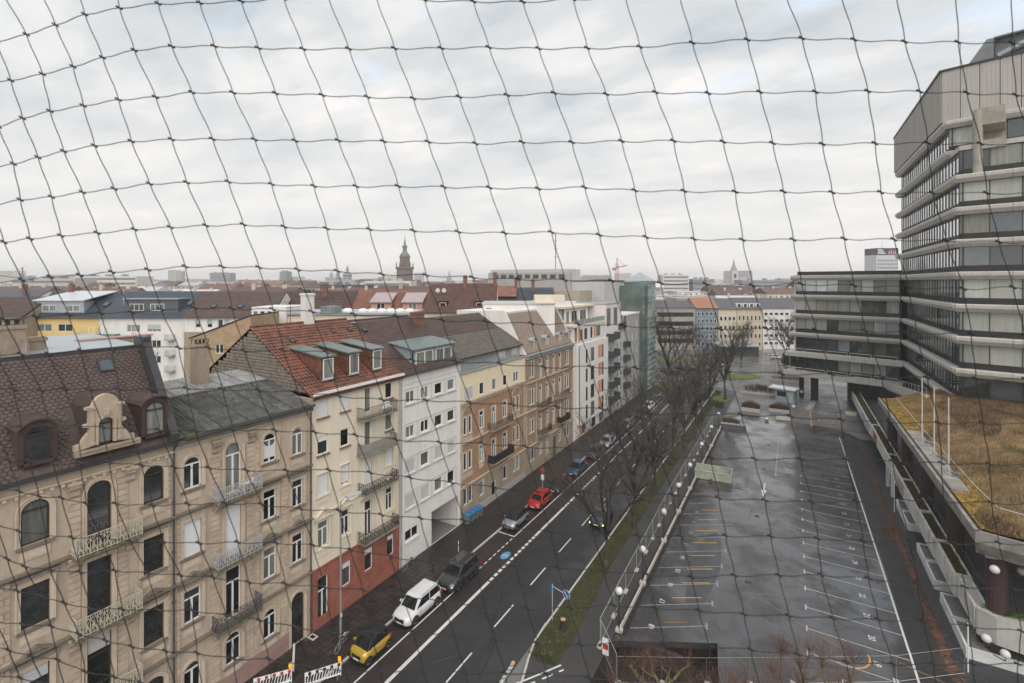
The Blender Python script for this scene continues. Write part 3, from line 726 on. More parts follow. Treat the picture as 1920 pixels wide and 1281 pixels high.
# --- 2: sandstone house with corrugated roof
b2 = row("apartment_house", "weathered sandstone house under corrugated grey roof, white cross windows and iron balconies", "house", 14.4, 2)
C1, C2, C3, C4 = 15.4, 17.9, 20.46, 22.66
ops = []
cfg = []
def add2(o, **k): cfg.append((o, k))
add2((C1, 14.43, 1.02, 1.95, .48)); add2((C3, 14.40, 0.98, 2.05, .48), shut=0.85); add2((C4, 14.25, .92, 2.0, .45))
add2((C1, 10.3, 1.02, 2.1), shut=1.0, ped=None); add2((C3, 10.36, .98, 2.05)); add2((C4, 10.38, .92, 1.98))
add2((C1, 6.2, 1.0, 2.02), ped='ped'); add2((C3, 6.18, .98, 2.15), ped='ped'); add2((C4, 6.2, .92, 2.1), ped='ped')
add2((C1, 1.75, 1.0, 1.95, .4)); add2((C3, 2.0, .98, 1.95, .35))
add2((C2, 13.2, 1.05, 3.35, .5), style='door', sill=False); add2((C2, 9.0, 1.0, 3.3), shut=1.0, style='door', sill=False)
add2((C2, 5.0, 1.0, 3.25), style='door', sill=False); add2((C2, 1.95, 1.0, 2.0, .35))
add2((C4, 0.15, 1.05, 3.75, .5), style='dark', frame=DARKF, sill=False, curtain=False)
b2.wall("wall", 14.4, 23.85, 0, 17.75, [c[0] for c in cfg], SAND, reveal=0.26)
for o, k in cfg:
    k.setdefault('surround', 0.19); k.setdefault('ped', 'cor' if 9 < o[1] < 13 and o[3] < 3 and not (len(o) > 4) else None)
    b2.win(o, **k)
b2.box("body", 14.42, 23.83, 0.34, 12, 0, 17.7, SAND2)
b2.box("plinth", 14.4, 22.1, -0.07, -0.003, 0.12, 1.35, mat("pink_sandstone", (0.30, 0.19, 0.165), 0.9, 0.15, 1.2, 0.3))
for z in (13.08, 8.95, 4.85): cornice(b2, 14.42, 23.85, z, GRIME, 0.26, 0.2, nm="string_course")
cornice(b2, 14.42, 23.85, 17.2, SANDL, 0.18, 0.16, nm="string_course")
for a in (16.75, 19.1): volute(b2, a, 16.9, SAND2, 0.42, 0.8, 0.3)
balcony(b2, 16.5, 19.4, 13.12, 0.85, 'scroll', IRONG, MOSS, .98, label="balcony with grey scrollwork and a small white table")
balcony(b2, 16.5, 19.4, 8.98, 0.85, 'scroll', IRONG, MOSS, .98)
balcony(b2, 16.5, 19.4, 4.9, 0.85, 'scroll', mat("dark_grey_ironwork", (0.07, 0.07, 0.085), .5), MOSS, .98)
nb2 = 0
for (x0, x1) in ((16.42, 17.05), (18.75, 19.3)):
    nb2 += blocks(b2, x0, x1, 1.4, 16.9, 0.335, 0.9, skip=lambda cx, z, w: any(abs(z - q) < 0.28 for q in (13.1, 8.97, 4.87)))
nb2 += blocks(b2, 21.3, 21.85, 1.4, 12.9, 0.335, 0.9, skip=lambda cx, z, w: any(abs(z - q) < 0.28 for q in (8.97, 4.87)))
nb2 += blocks(b2, 19.45, 19.7, 4.9, 16.6, 0.335, 0.9, skip=lambda cx, z, w: any(abs(z - q) < 0.28 for q in (13.1, 8.97, 4.87)))
nb2 += blocks(b2, 14.5, 14.72, 1.4, 12.9, 0.335, 0.3); nb2 += blocks(b2, 19.3, 19.75, 1.4, 4.7, 0.335, 0.5)
b2.pipe(23.75, 0.2, 17.7, PIPE)
b2.gutter(14.8, 23.9, 17.72, PIPE, -0.36)
# corrugated sheets, each its own part
def corr_sheet(w, l, amp=0.06, pitch=0.27):
    m = M(); n = int(w / pitch * 6); vs = []
    for i in range(n + 1):
        x_ = i * w / n; z_ = amp * cos(2 * pi * x_ / pitch)
        vs += [(x_, 0, z_), (x_, l, z_), (x_, 0, z_ - 0.012)]
    m.add(vs, [(3 * i, 3 * i + 3, 3 * i + 4, 3 * i + 1) for i in range(n)] + [(3 * i + 2, 3 * i + 5, 3 * i + 3, 3 * i) for i in range(n)]); return m
def corr_roof(bl, x0, x1, b0, z0, b1_, z1_, rows, w, mt, lap=0.12):
    sl = atan2(z1_ - z0, b1_ - b0); L = hypot(z1_ - z0, b1_ - b0) / rows; me = corr_sheet(w + 0.08, L + lap).mesh("roof_sheet", mt)
    n = int(round((x1 - x0) / w)); R = random.Random(5)
    for r in range(rows):
        for i in range(n):
            link("roof_sheet", me, bl.r, (x0 + i * w - bl.a0 + R.uniform(-.01, .01), b0 + r * L * cos(sl), z0 + r * L * sin(sl) + 0.02 + 0.012 * (i % 2) - 0.0 * r), rot=(sl + 0.012, R.uniform(-.004, .004), R.uniform(-.006, .006)))
b2.part("roof_deck", M().prism([(0.02, -0.3, 17.62), (0.02, 5.4, 18.93), (0.02, 9.5, 19.36), (0.02, 9.5, 17.3), (0.02, -0.3, 17.3)], (9.4, 0, 0)), GREYT)
corr_roof(b2, 14.5, 23.85, -0.35, 17.72, 5.4, 19.02, 4, 0.85, FIBRE)
corr_roof(b2, 14.5, 23.85, 5.5, 19.02, 9.6, 19.46, 2, 0.85, FIBREL)
b2.part("ridge_cap", M().tube([(0, 5.42, 19.08), (9.4, 5.42, 19.08)], 0.1, 6), FIBRE)
m = M(); R = random.Random(8)
for i in range(26):
    x = R.uniform(0.1, 1.7); m.sphere(x, -0.32 + R.uniform(-.1, .25), 17.78 + R.uniform(0, .06), R.uniform(.05, .12), 6, 0.5)
b2.part("moss", m, mat("green_moss", (0.10, 0.11, 0.02), 0.95, 0.4, 8), kind="stuff")
chimney(b2, 19.6, 7.6, 19.1, 22.4, 1.0, .8, SAND2, True, "tall tan chimney with mossy top", moss=True)
b2.box("party_wall", 23.6, 23.88, -0.3, 9.8, 17.6, 18.2, SAND2)
solo("balcony_table", M().box(-.3, .3, -.2, .2, .55, .59).box(-.26, -.22, -.15, .15, 0, .55).box(.22, .26, -.15, .15, 0, .55).box(.35, .65, -.2, .15, .38, .42).box(.35, .38, -.2, .15, .42, .8), WHITE, "small white table and chair on the grey railed balcony of the corrugated-roof house", "table", loc=(-31.55, 18.6, 13.13), rz=pi / 2)

# --- 3: cream house with red base and red tiled roof
b3 = row("apartment_house", "cream rendered house with brick-red ground floor and orange-red tiled roof with three dormers", "house", 23.9, 3)
K1, K2, K3, K4 = 24.9, 27.05, 29.55, 32.05
cf = []
for z, sh in ((16.5, (1, 1, 0, 0)), (13.58, (.25, 0, 0, 0))):
    for a, s_, w in zip((K1, K2, K3, K4), sh, (1.0, .9, .74, .88)):
        if a == K3: cf.append(((a, z - 0.72, w, 2.15), dict(style='one', sill=False, curtain=True)))
        else: cf.append(((a, z, w, 1.42), dict(style='one', shut=s_, smat=mat("red_sandstone_sill", (0.22, 0.12, 0.1)), sout=.1)))
for z in (10.3, 6.25):
    for a, w in zip((K1, K2, K4), (1.0, .9, .88)):
        cf.append(((a, z + (.1 if z > 10 else 0), w, 1.62 if z > 10 else 2.05), dict(style='cross', surround=0.13, smat=CREAM, ped='ped' if z < 7 else None, shut=1.0 if (z > 10) and a != K2 else (.85 if z > 10 else 0))))
cf += [((K3, 9.2, .84, 2.35), dict(style='one', surround=.1, smat=CREAM, shut=1.0, sill=False)), ((K3, 5.0, .84, 3.1), dict(style='cross', surround=.13, smat=CREAM, sill=False))]
lo = [((K1 - .05, .25, 1.0, 3.72), dict(style='cross', sill=False, surround=.1, smat=REDR)), ((K2 + .1, 2.0, .92, 1.98), dict(style='one', shut=.22, smat=REDR, surround=.1)), ((K3, 2.0, .95, 1.95), dict(style='one', shut=.22, smat=REDR, surround=.1)), ((K4 + .1, 2.0, .92, 1.9), dict(style='one', shut=.2, smat=REDR, surround=.1))]
b3.wall("wall", 23.9, 33.5, 4.75, 18.45, [c[0] for c in cf], CREAM)
b3.wall("ground_floor_wall", 23.9, 33.5, 0, 4.75, [c[0] for c in lo], REDR, b=-0.04, reveal=.24)
for o, k in cf + lo: b3.win(o, b=-0.04 if o in [c[0] for c in lo] else 0, **k)
for (x0, x1) in ((24.0, 24.3), (25.5, 26.3), (27.85, 28.9), (30.25, 31.3)):
    blocks(b3, x0, x1, 1.0, 4.5, 0.35, x1 - x0, b=-0.04, mt=REDR, proud=.03)
b3.box("plinth", 23.9, 33.5, -0.1, -0.045, 0.1, .95, REDR)
b3.box("body", 23.93, 33.5, 0.3, 15.2, 0, 18.2, BRICKG)
cornice(b3, 23.9, 33.5, 8.9, CREAM, .12, .14, nm="string_course"); cornice(b3, 23.9, 33.5, 4.75, REDR, .12, .14, nm="string_course")
GRN = mat("mossy_balcony_slab", (0.26, 0.235, 0.20), .9, .3, 5, dirt=(0.08, .1, .03), dirt_amt=.8, dscale=3)
balcony(b3, 28.3, 32.2, 15.5, 0.95, 'bars', IRON, GRN, .95, label="balcony with thin dark bars and white plastic chairs", corbel=False)
balcony(b3, 28.3, 32.2, 12.45, 0.95, 'weave', mat("woven_screen", (0.25, 0.235, 0.22), .9), GRN, .95, label="balcony behind a woven grey screen", corbel=False)
balcony(b3, 28.4, 32.3, 9.12, 0.95, 'scroll', IRON, GRN, .9, cmat=CREAM)
balcony(b3, 28.4, 32.4, 4.95, 0.95, 'scroll', IRON, GRN, .9, cmat=REDR)
b3.gutter(23.85, 33.6, 18.48, WHITE, -0.42, 0.1)
b3.box("eave_board", 23.9, 33.5, -0.32, 0, 18.3, 18.42, WHITE)
b3.pipe(33.35, 0.2, 18.3, PIPEL, r=.07)
# stone gable and roof (ridge 8 m in, 23.3 up)
m = M().poly([(0, 0, 17), (0, 0, 18.4), (0, 8, 23.25), (0, 15.2, 18.8), (0, 15.2, 17)]); m.prism([(0, -.05, 18.3), (0, 8, 23.2), (0, 15.2, 18.7), (0, 15.2, 17.9), (0, -.05, 17.9)], (.35, 0, 0))
b3.part("gable_wall", m, BRICKG, label="bare grey rubble stone gable")
gq = []
R = random.Random(4)
cnt = 0                                    # courses of rubble on the gable, each stone its own part (the nearest ones), sharing four meshes
sm = []
for k in range(4):
    w = .42 + .09 * k; h = .235; mm = M()
    mm.add([(0, 0, 0), (0, w, 0), (0, w, h), (0, 0, h), (-.03, .02, .02), (-.035, w - .02, .03), (-.03, w - .03, h - .02), (-.028, .03, h - .025)], [(4, 7, 6, 5), (0, 4, 5, 1), (1, 5, 6, 2), (2, 6, 7, 3), (3, 7, 4, 0)])
    sm.append((w, mm.mesh("rubble_stone", BRICKG)))
z = 18.5
while z < 23.0 and cnt < 290:
    bmin = (z + .25 - 18.35) / (23.25 - 18.4) * 8; bmax = 8 + (23.25 - z - .25) / (23.25 - 18.8) * 7.2
    y_ = bmin + .1
    while cnt < 290:
        w, me = R.choice(sm)
        if y_ + w > bmax: break
        if y_ > -1: link("rubble_stone", me, b3.r, (-0.002, y_, z)); cnt += 1
        y_ += w + .02
    z += .262
u3 = Vector((1, 0, 0)); v3 = Vector((0, 8.0, 4.9)).normalized(); LL3 = hypot(8.4, 5.15)
b3.part("roof", slab((-.1, -.4, 18.15), u3, v3, 10.0, LL3, .12), REDT)
D3 = [(26.07 - 23.9, 1.75), (28.75 - 23.9, 1.75), (31.4 - 23.9, 1.75)]
def sk3(s_, t_): return any(abs(s_ - .1 - c) < .62 and 1.4 < t_ < 5.2 for c, q in D3)
b3.part("roof_tiles", tiles((-.15, -.4, 18.17), u3, v3, 10.2, LL3, .29, .40, 'pan', skip=sk3, lift=.07), REDT, kind="stuff")
b3.part("roof", slab((10.2, 15.6, 18.6), (-1, 0, 0), (0, -7.4, 4.6), 10.2, 8.8, .15), REDT)
b3.part("ridge_cap", M().tube([(-.1, 8, 23.33), (10.1, 8, 23.33)], .12, 6), REDT)
for c, w in D3:
    m = M(); x = c
    m.box(x - .46, x + .46, 2.6, 4.6, 20.6, 21.05); m.prism([(x - .56, .98, 19.2), (x - .56, .98, 21.0), (x - .56, 4.9, 21.3), (x - .56, 2.2, 19.6)], (.1, 0, 0)); m.prism([(x + .46, .98, 19.2), (x + .46, .98, 21.0), (x + .46, 4.9, 21.3), (x + .46, 2.2, 19.6)], (.1, 0, 0))
    d = b3.part("dormer", m, REDT)
    part("dormer_roof", M().prism([(x - .78, .65, 21.02), (x + .78, .65, 21.02), (x + .78, 5.4, 21.55), (x - .78, 5.4, 21.55)], (0, 0, .12)), COPPER, d)
    part("flashing", M().box(x - .6, x + .6, .78, .95, 19.12, 19.2), mat("lead_flashing", (.28, .29, .3), .5), d)
    b3.win((x + 23.9, 19.22, 1.0, 1.68), 'one', b=.72, sill=False, curtain=True)
chimney(b3, 29.4, 8.0, 22.9, 26.1, .95, .75, WHITER, True, "slender white rendered chimney")
for (a, t_) in ((26.2, 7.2), (31.0, 7.9), (33.0, 7.9), (31.3, 5.9)):
    P = Vector((a - 23.9, -.4, 18.25)) + v3 * t_; skylight(b3, P, u3, v3, .45, .55)
solo("tv_aerial", M().tube([(0, 0, 0), (0, 0, 2.3)], .025, 5).box(-.6, .6, -.015, .015, 2.1, 2.13).box(-.45, .45, -.015, .015, 1.9, 1.93).box(-.3, .3, -.015, .015, 1.6, 1.63), IRON, "thin dark tv aerial on the ridge of the red tiled roof", "aerial", loc=(-40, 27.6, 23.2), rz=.5)
for k, (y, x) in enumerate(((30.9, -31.4), (31.6, -31.5))):
    solo("plastic_chair", M().box(-.22, .22, -.22, .22, .4, .44).box(-.22, .22, .2, .24, .44, .85).box(-.2, -.16, -.2, -.16, 0, .4).box(.16, .2, -.2, -.16, 0, .4).box(-.2, -.16, .16, .2, 0, .4).box(.16, .2, .16, .2, 0, .4), WHITE,
         ["white plastic chair on the top balcony of the cream house, nearer the door", "white plastic chair at the right end of the cream house's top balcony"][k], "chair", loc=(x, y, 15.51), rz=.5 + k)

# --- 4: white house with a passage
b4 = row("apartment_house", "plain white rendered house with square windows in four rows and an open drive-through passage", "house", 33.5, 4)
cw = [34.9, 37.02, 39.17, 41.3]
cf = []
for z, hh, kinds in ((15.45, 1.13, (0, 0, 0, 0)), (12.1, 1.13, (0, 0, 0, 0)), (8.7, 1.3, (1, 0, 1, 1)), (5.35, 1.3, (1, 1, 0, 0))):
    for a, kd in zip(cw, kinds):
        cf.append(((a, z, 1.2, hh), dict(style='two' if hh < 1.2 and a in (cw[1], cw[0]) else 'one', shut=float(kd), grey=bool(kd), sout=.05, smat=WHITER)))
cf.append(((35.1, 2.2, 1.85, 1.02), dict(style='two', sout=.05, smat=WHITER)))
b4.wall("wall", 33.55, 43.0, 0, 18.3, [c[0] for c in cf] + [(40.3, 0.02, 4.5, 3.5)], WHITER, reveal=.2)
for o, k in cf: b4.win(o, **k)
b4.box("body", 33.55, 43.0, .3, 12, 3.6, 18.2, WHITER); b4.box("body", 33.55, 38.0, .3, 12, 0, 3.6, WHITER); b4.box("body", 42.6, 43.0, .3, 12, 0, 3.6, WHITER)
b4.box("passage_end", 38.0, 42.6, 9, 9.2, 0, 3.6, MIDGR)
for z in (16.95, 16.2): b4.box("drip_mould", 33.6, 42.95, -0.03, -0.003, z + 1.05, z + 1.1, GREYR)
for z in (15.1, 11.75, 8.35, 5.0): b4.box("render_band", 34.1, 42.3, -0.025, -0.003, z, z + .14, GREYR)
for z, hh in ((15.25, 1.6), (11.9, 1.6), (8.5, 1.75), (5.15, 1.75)):
    m = M()
    for a in (34.15, 35.9, 38.05, 40.2, 42.1): m.box(a - b4.a0, a - b4.a0 + .06, -0.03, -0.003, z, z + hh)
    m.box(34.21 - b4.a0, 42.1 - b4.a0, -0.03, -0.003, z + hh - .06, z + hh - .002)
    b4.part("window_band_frame", m, GREYR)
v4 = Vector((0, 7.6, 4.3)).normalized(); L4 = 9.2
b4.part("roof", slab((-.1, -.3, 18.25), u3, v3, 9.7, L4, .15), BROWNT)
b4.part("roof_tiles", tiles((-.1, -.3, 18.27), u3, v3, 9.7, L4, .3, .36, 'flat', skip=lambda s_, t_: 2.4 < s_ < 9.2 and .9 < t_ < 4.4), BROWNT, kind="stuff")
b4.part("roof", slab((9.6, 15.5, 18.6), (-1, 0, 0), (0, -7.6, 4.6), 9.7, 8.9, .15), BROWNT)
b4.gutter(33.6, 43, 18.3, PIPE, -.36)
m = M().box(36.1 - b4.a0, 42.75 - b4.a0, .75, .85, 18.55, 20.3)
m.prism([(36.1 - b4.a0, .75, 18.55), (36.1 - b4.a0, .75, 20.3), (36.1 - b4.a0, 4.6, 20.9)], (.08, 0, 0)); m.prism([(42.67 - b4.a0, .75, 18.55), (42.67 - b4.a0, .75, 20.3), (42.67 - b4.a0, 4.6, 20.9)], (.08, 0, 0))
d = b4.part("dormer", m, ZINC, label="wide zinc dormer with two double windows")
part("dormer_roof", M().prism([(35.9 - b4.a0, .45, 20.3), (42.95 - b4.a0, .45, 20.3), (42.95 - b4.a0, 5.2, 21.0), (35.9 - b4.a0, 5.2, 21.0)], (0, 0, .12)), COPPER, d)
for a in (37.75, 40.85): b4.win((a, 18.68, 2.65, 1.38), 'two', b=.55, sill=False, curtain=True)
skylight(b4, Vector((34.6 - b4.a0, -.3, 18.35)) + v3 * 7.4, u3, v3, .5, .6)
for i in range(2): b4.part("skylight", M().box(34 - b4.a0, 34.5 - b4.a0, 7 + i, 7.4 + i, 22.9, 23.0), ZINC)
b4.pipe(33.6, 0.2, 18.2, PIPEL)

# --- 5: ochre brick house with cream top storey
b5 = row("apartment_house", "ochre brick house with a pale yellow top storey and a black screened balcony", "house", 43.0, 5)
cf = []
for z in (9.78, 5.75):
    for a in (43.85, 44.82, 54.9, 55.95): cf.append(((a, z + .05, .56, 2.0), dict(style='one', surround=.1)))
    for a in (47.15, 52.5): cf.append(((a, z, .85, 2.05), dict(style='cross', surround=.16)))
    cf.append(((49.85, z - .6, .82, 2.55), dict(style='door', surround=.16, sill=False)))
for a in (43.9, 44.9, 54.9, 55.9): cf.append(((a, 1.95, .55, 1.8), dict(style='one', surround=.1)))
for a in (47.2, 52.5): cf.append(((a, 1.8, .8, 1.7), dict(style='one', surround=.12)))
cf.append(((49.8, 0.1, .9, 2.4), dict(style='one', sill=False)))
b5.wall("wall", 43.0, 58.0, 3.95, 13.5, [c[0] for c in cf if c[0][1] > 3.9], OCHRE)
b5.wall("ground_floor_wall", 43.0, 58.0, 0, 3.95, [c[0] for c in cf if c[0][1] < 3.9], SAND2, b=-.03)
for o, k in cf: b5.win(o, **k)
tp = [(44.6, 13.7, 1.6, 1.45), (47.25, 13.75, .95, 1.42), (50.0, 13.75, .95, 1.4), (52.6, 13.8, .95, 1.35), (55.4, 13.78, 1.4, 1.35)]
b5.wall("upper_wall", 43.0, 58.2, 13.5, 16.75, tp, CREAMY, b=.05)
for i, o in enumerate(tp): b5.win(o, 'two' if i == 4 else 'one', b=.05, smat=WHITER, surround=.05, sout=.03, shut=1.0 if i == 0 else 0, grey=True)
b5.box("body", 43.03, 58.0, .32, 12, 0, 16.7, CREAMY)
for z in (13.4, 8.9, 4.0): cornice(b5, 43.05, 58.0, z, SAND, .2, .24, teeth=z > 13, nm="cornice")
for a in (44.35, 55.4):
    for z in (9.0, 4.9): b5.box("stone_panel", a - .95, a + .95, -.05, -.003, z - .05, z + .55, SAND)
    m = M(); ring(m, 1.9, 1.0, .8, .14, -.1, -.003, False); b5.part("arched_moulding", m, SAND, loc=(a - 43, 0, 11.95))
for a in (43.15, 57.6): blocks(b5, a - .12, a + .3, 4.3, 13.0, .42, .42, mt=SANDB)
balcony(b5, 48.5, 53.3, 9.15, .9, 'scroll', mat("rusty_ironwork", (.08, .04, .03), .7), SAND2, .9, cmat=SAND2)
balcony(b5, 48.6, 53.4, 5.1, .9, 'solid', mat("black_balcony_screen", (.02, .022, .028), .6), SAND2, .95, cmat=SAND2, label="balcony behind a black screen")
b5.box("plinth", 43.03, 58, -.08, -.035, .1, .9, MIDGR)
m = M().box(0.1, 15.1, -.1, .1, 16.75, 16.9); b5.part("terrace_edge", m, ZINC)
m = M()
for i in range(26): m.box(.3 + i * .56, .32 + i * .56, .78, .85, 16.9, 18.3)
m.box(0.3, 14.9, .85, .95, 16.8, 18.4)
d = b5.part("attic_wall", m, ZINC, label="attic wall clad in ribbed pale zinc")
for a in (53.0, 56.3): b5.win((a, 17.2, 1.5, .95), 'one', b=.7, sill=False, shut=.8, grey=True)
v5 = Vector((0, 8, 4.9)).normalized()
b5.part("roof", slab((0, .3, 18.45), u3, (0, 7.5, 4.2), 15.0, 8.6, .15), GREYT)
b5.part("roof_tiles", tiles((0, .25, 18.48), u3, (0, 7.5, 4.2), 15.0, 4.4, .34, .36, 'flat', jit=.02), GREYT, kind="stuff")
b5.part("roof_tiles", tiles((0, .25 + 4.4 * .872, 18.48 + 4.4 * .489), u3, (0, 7.5, 4.2), 14.6, 4.0, .32, .36, 'flat'), BROWNT, kind="stuff", label="older dark red tiles near the ridge")
b5.part("roof", slab((15, 15.2, 18.6), (-1, 0, 0), (0, -7.4, 4.1), 15, 8.4, .15), BROWNT)
chimney(b5, 43.2, 6.5, 21.6, 23.6, 1.4, .9, mat("brown_brick", (.18, .09, .06), .85, .2, 3), False, "short brown brick chimney")

# --- 6: long ochre brick house with mansard
b6 = row("apartment_house", "tall brown-ochre brick house with beige mansard, four arched dormers and black balconies", "house", 58.0, 6)
cf = []
for r, z in enumerate((13.6, 9.75, 5.75, 1.8)):
    h = (2.35, 2.2, 1.95, 1.65)[r]
    for a in (59.45, 60.25, 71.7, 72.45): cf.append(((a, z, .58, h), dict(style='one', surround=.09)))
    for a in (64.8, 67.0): cf.append(((a, z, .72, h), dict(style='cross', surround=.13)))
    for a in (62.55, 69.3): cf.append(((a, z - (.45 if r < 3 else 0), .72, h + (.45 if r < 3 else 0)), dict(style='cross', surround=.13, sill=False)))
cf = [c for c in cf if not (c[0][0] == 67.0 and c[0][1] < 3)] + [((67.3, .12, 1.0, 3.1, .4), dict(style='dark', frame=DARKF, sill=False))]
b6.wall("wall", 58.0, 74.6, 3.9, 17.0, [c[0] for c in cf if c[0][1] > 3.5], OCHRE2)
b6.wall("ground_floor_wall", 58.0, 74.6, 0, 3.9, [c[0] for c in cf if c[0][1] < 3.5], SAND2, b=-.03)
for o, k in cf: b6.win(o, **k)
b6.box("body", 58.03, 74.6, .32, 12, 0, 17, OCHRE2)
for z in (12.9, 8.85, 3.95): cornice(b6, 58.0, 74.6, z, SAND, .22, .22, nm="string_course")
cornice(b6, 57.95, 74.65, 16.75, ZINC, .5, .3, teeth=True)
for a in (62.55, 69.3): pass
for (a, z, k) in ((61.2, 8.9, 'scroll'), (68.0, 9.0, 'bars'), (61.4, 4.9, 'scroll'), (68.2, 5.0, 'solid')):
    balcony(b6, a, a + 3.4, z, .85, k, IRON, SAND2, .92, cmat=SAND2)
for a in (58.1, 61.1, 70.7, 74.1): blocks(b6, a, a + .4, 4.2, 12.6, .42, .4, mt=SANDB)
v6 = Vector((0, 3.3, 5.7)).normalized(); L6 = hypot(3.3, 5.7)
b6.part("roof", slab((0, 0, 17.05), u3, v6, 16.6, L6, .2), BEIGET)
b6.part("roof_tiles", tiles((.1, 0, 17.07), u3, v6, 16.3, L6, .36, .3, 'flat', skip=lambda s_, t_: t_ < 2.4 and any(abs(s_ + 58 - a) < .6 for a in (61.35, 65.4, 70.1, 74.0))), BEIGET, kind="stuff")
b6.part("party_wall", M().prism([(-.1, -.1, 17.0), (-.1, .9, 18.6), (-.1, 3.4, 23.05), (-.1, 6.7, 23.0), (-.1, 9, 21), (-.1, 9, 17)], (.3, 0, 0)), WHITER, label="white rendered party wall above the brown roof")
b6.part("party_wall", M().prism([(16.35, -.1, 17.0), (16.35, 3.4, 23.3), (16.35, 9, 23.3), (16.35, 9, 17)], (.3, 0, 0)), WHITER)
b6.part("flat_roof", M().box(.2, 16.35, 3.2, 12, 22.6, 22.85), WHITER)
b6.part("attic_wall", M().box(.2, 16.35, 3.4, 12, 17, 22.6), WHITER)
for a in (61.35, 65.4, 70.1, 73.8): dormer_box(b6, a, 1.35, .35, 17.35, 19.0, .35, BEIGET, BEIGET, 1.4, ZINC, 'two', WHITE, .08)
# --- 7: modern white house with orange panels
b7 = row("apartment_house", "modern white house with flush dark windows, bright orange panels and a glazed rooftop storey", "house", 74.6, 7)
ORNG = mat("orange_panel", (.60, .24, .10), .6, .05)
b7.wall("side_strip", 74.65, 76.4, 0, 16.6, [], WHITER)
cf = []; pan = []
for z in (12.75, 9.4, 6.1, 2.95):
    cf += [((79.6, z, .85, 2.4), dict(style='one', sill=False, curtain=False)), ((82.4, z, 1.75, 2.45), dict(style='two', sill=False))]
    cf += [((87.7, z, 1.1, 2.4), dict(style='one', sill=False))]
    pan.append((86.25, z, 1.7, 2.4))
b7.wall("wall", 76.4, 91.0, 2.4, 16.3, [c[0] for c in cf] + pan, WHITER, b=-.5)
b7.box("bay_body", 76.41, 90.98, -.25, .3, 2.41, 16.25, WHITER); 
for o, k in cf: b7.win(o, b=-.5, frame=DARKF, **k)
for o in pan: b7.box("orange_panel", o[0] - .84, o[0] + .84, -.42, -.36, o[1], o[1] + o[3], ORNG)
gf = [(79.5, .3, 1.6, 1.8), (84.5, .2, 1.8, 2.0), (88.5, .2, 2.2, 2.0)]
b7.wall("ground_floor_wall", 76.4, 91, 0, 2.4, gf, WHITER, b=.1)
for o in gf: b7.win(o, 'two', frame=DARKF, sill=False, b=.1)
b7.box("orange_panel", 77.6, 78.6, .04, .09, .3, 2.1, ORNG)
b7.box("body", 74.65, 91, .4, 12, 0, 16.6, WHITER)
b7.wall("set_back_wall", 77, 90.6, 16.6, 19.2, [(79, 16.7, 1.6, 2.1), (81.2, 16.7, 1.6, 2.1), (84, 16.7, 1.2, 2.1), (87.6, 16.7, 2.4, 2.1)], WHITER, b=.3)
for a, w in ((79, 1.6), (81.2, 1.6), (84, 1.2), (87.6, 2.4)): b7.win((a, 16.7, w, 2.1), 'one', b=.3, sill=False, frame=PIPEL)
for a in (78.0, 85.6): b7.box("orange_panel", a - .45, a + .45, .24, .29, 16.75, 18.9, ORNG)
b7.box("flat_roof", 76.6, 91, .2, 12, 19.2, 19.5, CREAM); b7.box("body", 77, 90.6, .8, 12, 16.6, 19.2, WHITER)
m = M()
for i in range(9): m.box(2.4 + i * 1.75, 2.46 + i * 1.75, .25, .3, 19.5, 20.5)
m.box(2.4, 16.4, .25, .3, 20.45, 20.52); r_ = b7.part("terrace_rail", m, PIPEL)
part("pane", M().box(2.4, 16.4, .3, .31, 19.6, 20.4), mat("rail_glass", (.25, .32, .31), .1, .2), r_)
b7.wall("penthouse_wall", 77.5, 89, 19.5, 22.4, [(79.2, 19.6, 1.2, 2.2), (82.2, 19.6, 2.6, 2.2), (86.5, 19.6, 3.0, 2.2)], WHITER, b=3)
for a, w in ((79.2, 1.2), (82.2, 2.6), (86.5, 3.0)): b7.win((a, 19.6, w, 2.2), 'two', b=3, sill=False, frame=PIPEL)
b7.box("body", 77.5, 89, 3.4, 13, 19.5, 22.4, WHITER); b7.box("flat_roof", 76.0, 91.0, 2.4, 14, 22.4, 22.75, CREAM)
b7.box("roof_step", 75.2, 88, 5, 14, 22.75, 23.3, WHITER); b7.box("roof_vent", 84.2, 85.3, 6, 6.6, 23.3, 24.1, ZINC)
# --- 8: grey house with dark balconies
b8 = row("apartment_house", "grey rendered house with a stack of dark boxy balconies and a white slotted rooftop", "house", 91.0, 8)
cf = []
for z in (12.9, 10.0, 6.9, 3.9, 1.0):
    for a in (94.2, 98.3, 100.8, 103.0): cf.append(((a, z, 1.0, 1.35), dict(style='one', sout=.03, smat=GREYR)))
b8.wall("wall", 91.05, 104.0, 0, 16.2, [c[0] for c in cf], GREYR)
for o, k in cf: b8.win(o, **k)
b8.box("body", 91.05, 104, .35, 12, 0, 16.2, GREYR)
DK = mat("anthracite_balcony", (.045, .048, .055), .6)
for z in (15.7, 12.2, 9.3, 6.2, 3.3):
    b = b8.part("balcony", M().box(.4, 5.2, -1.3, -.003, z - .15, z), MIDGR); part("railing", M().box(.4, 5.2, -1.34, -1.28, z - .2, z + 1.15).box(.36, .42, -1.28, -.003, z - .2, z + 1.15).box(5.18, 5.24, -1.28, -.003, z - .2, z + 1.15), DK, b)
for z in (13, 10, 7, 4): b8.part("balcony", M().box(11.2, 13.4, -1.1, -.003, z - .15, z + 1.0), DK, label="round-fronted small dark balcony")
b8.box("body", 91.2, 100.5, .1, 10, 16.2, 22.6, WHITER)
m = M()
for i, a in enumerate((91.9, 92.7, 93.5, 96.2, 97.0, 97.8)): m.box(a - 91, a - 91 + .42, .03, .098, 18.2, 21.8)
b8.part("slot_window", m, DARKF)
b8.box("railing", 99.0, 104, -.2, -.1, 17.0, 18.3, DK); b8.box("flat_roof", 100.5, 104, 0, 10, 16.2, 16.5, ZINC)
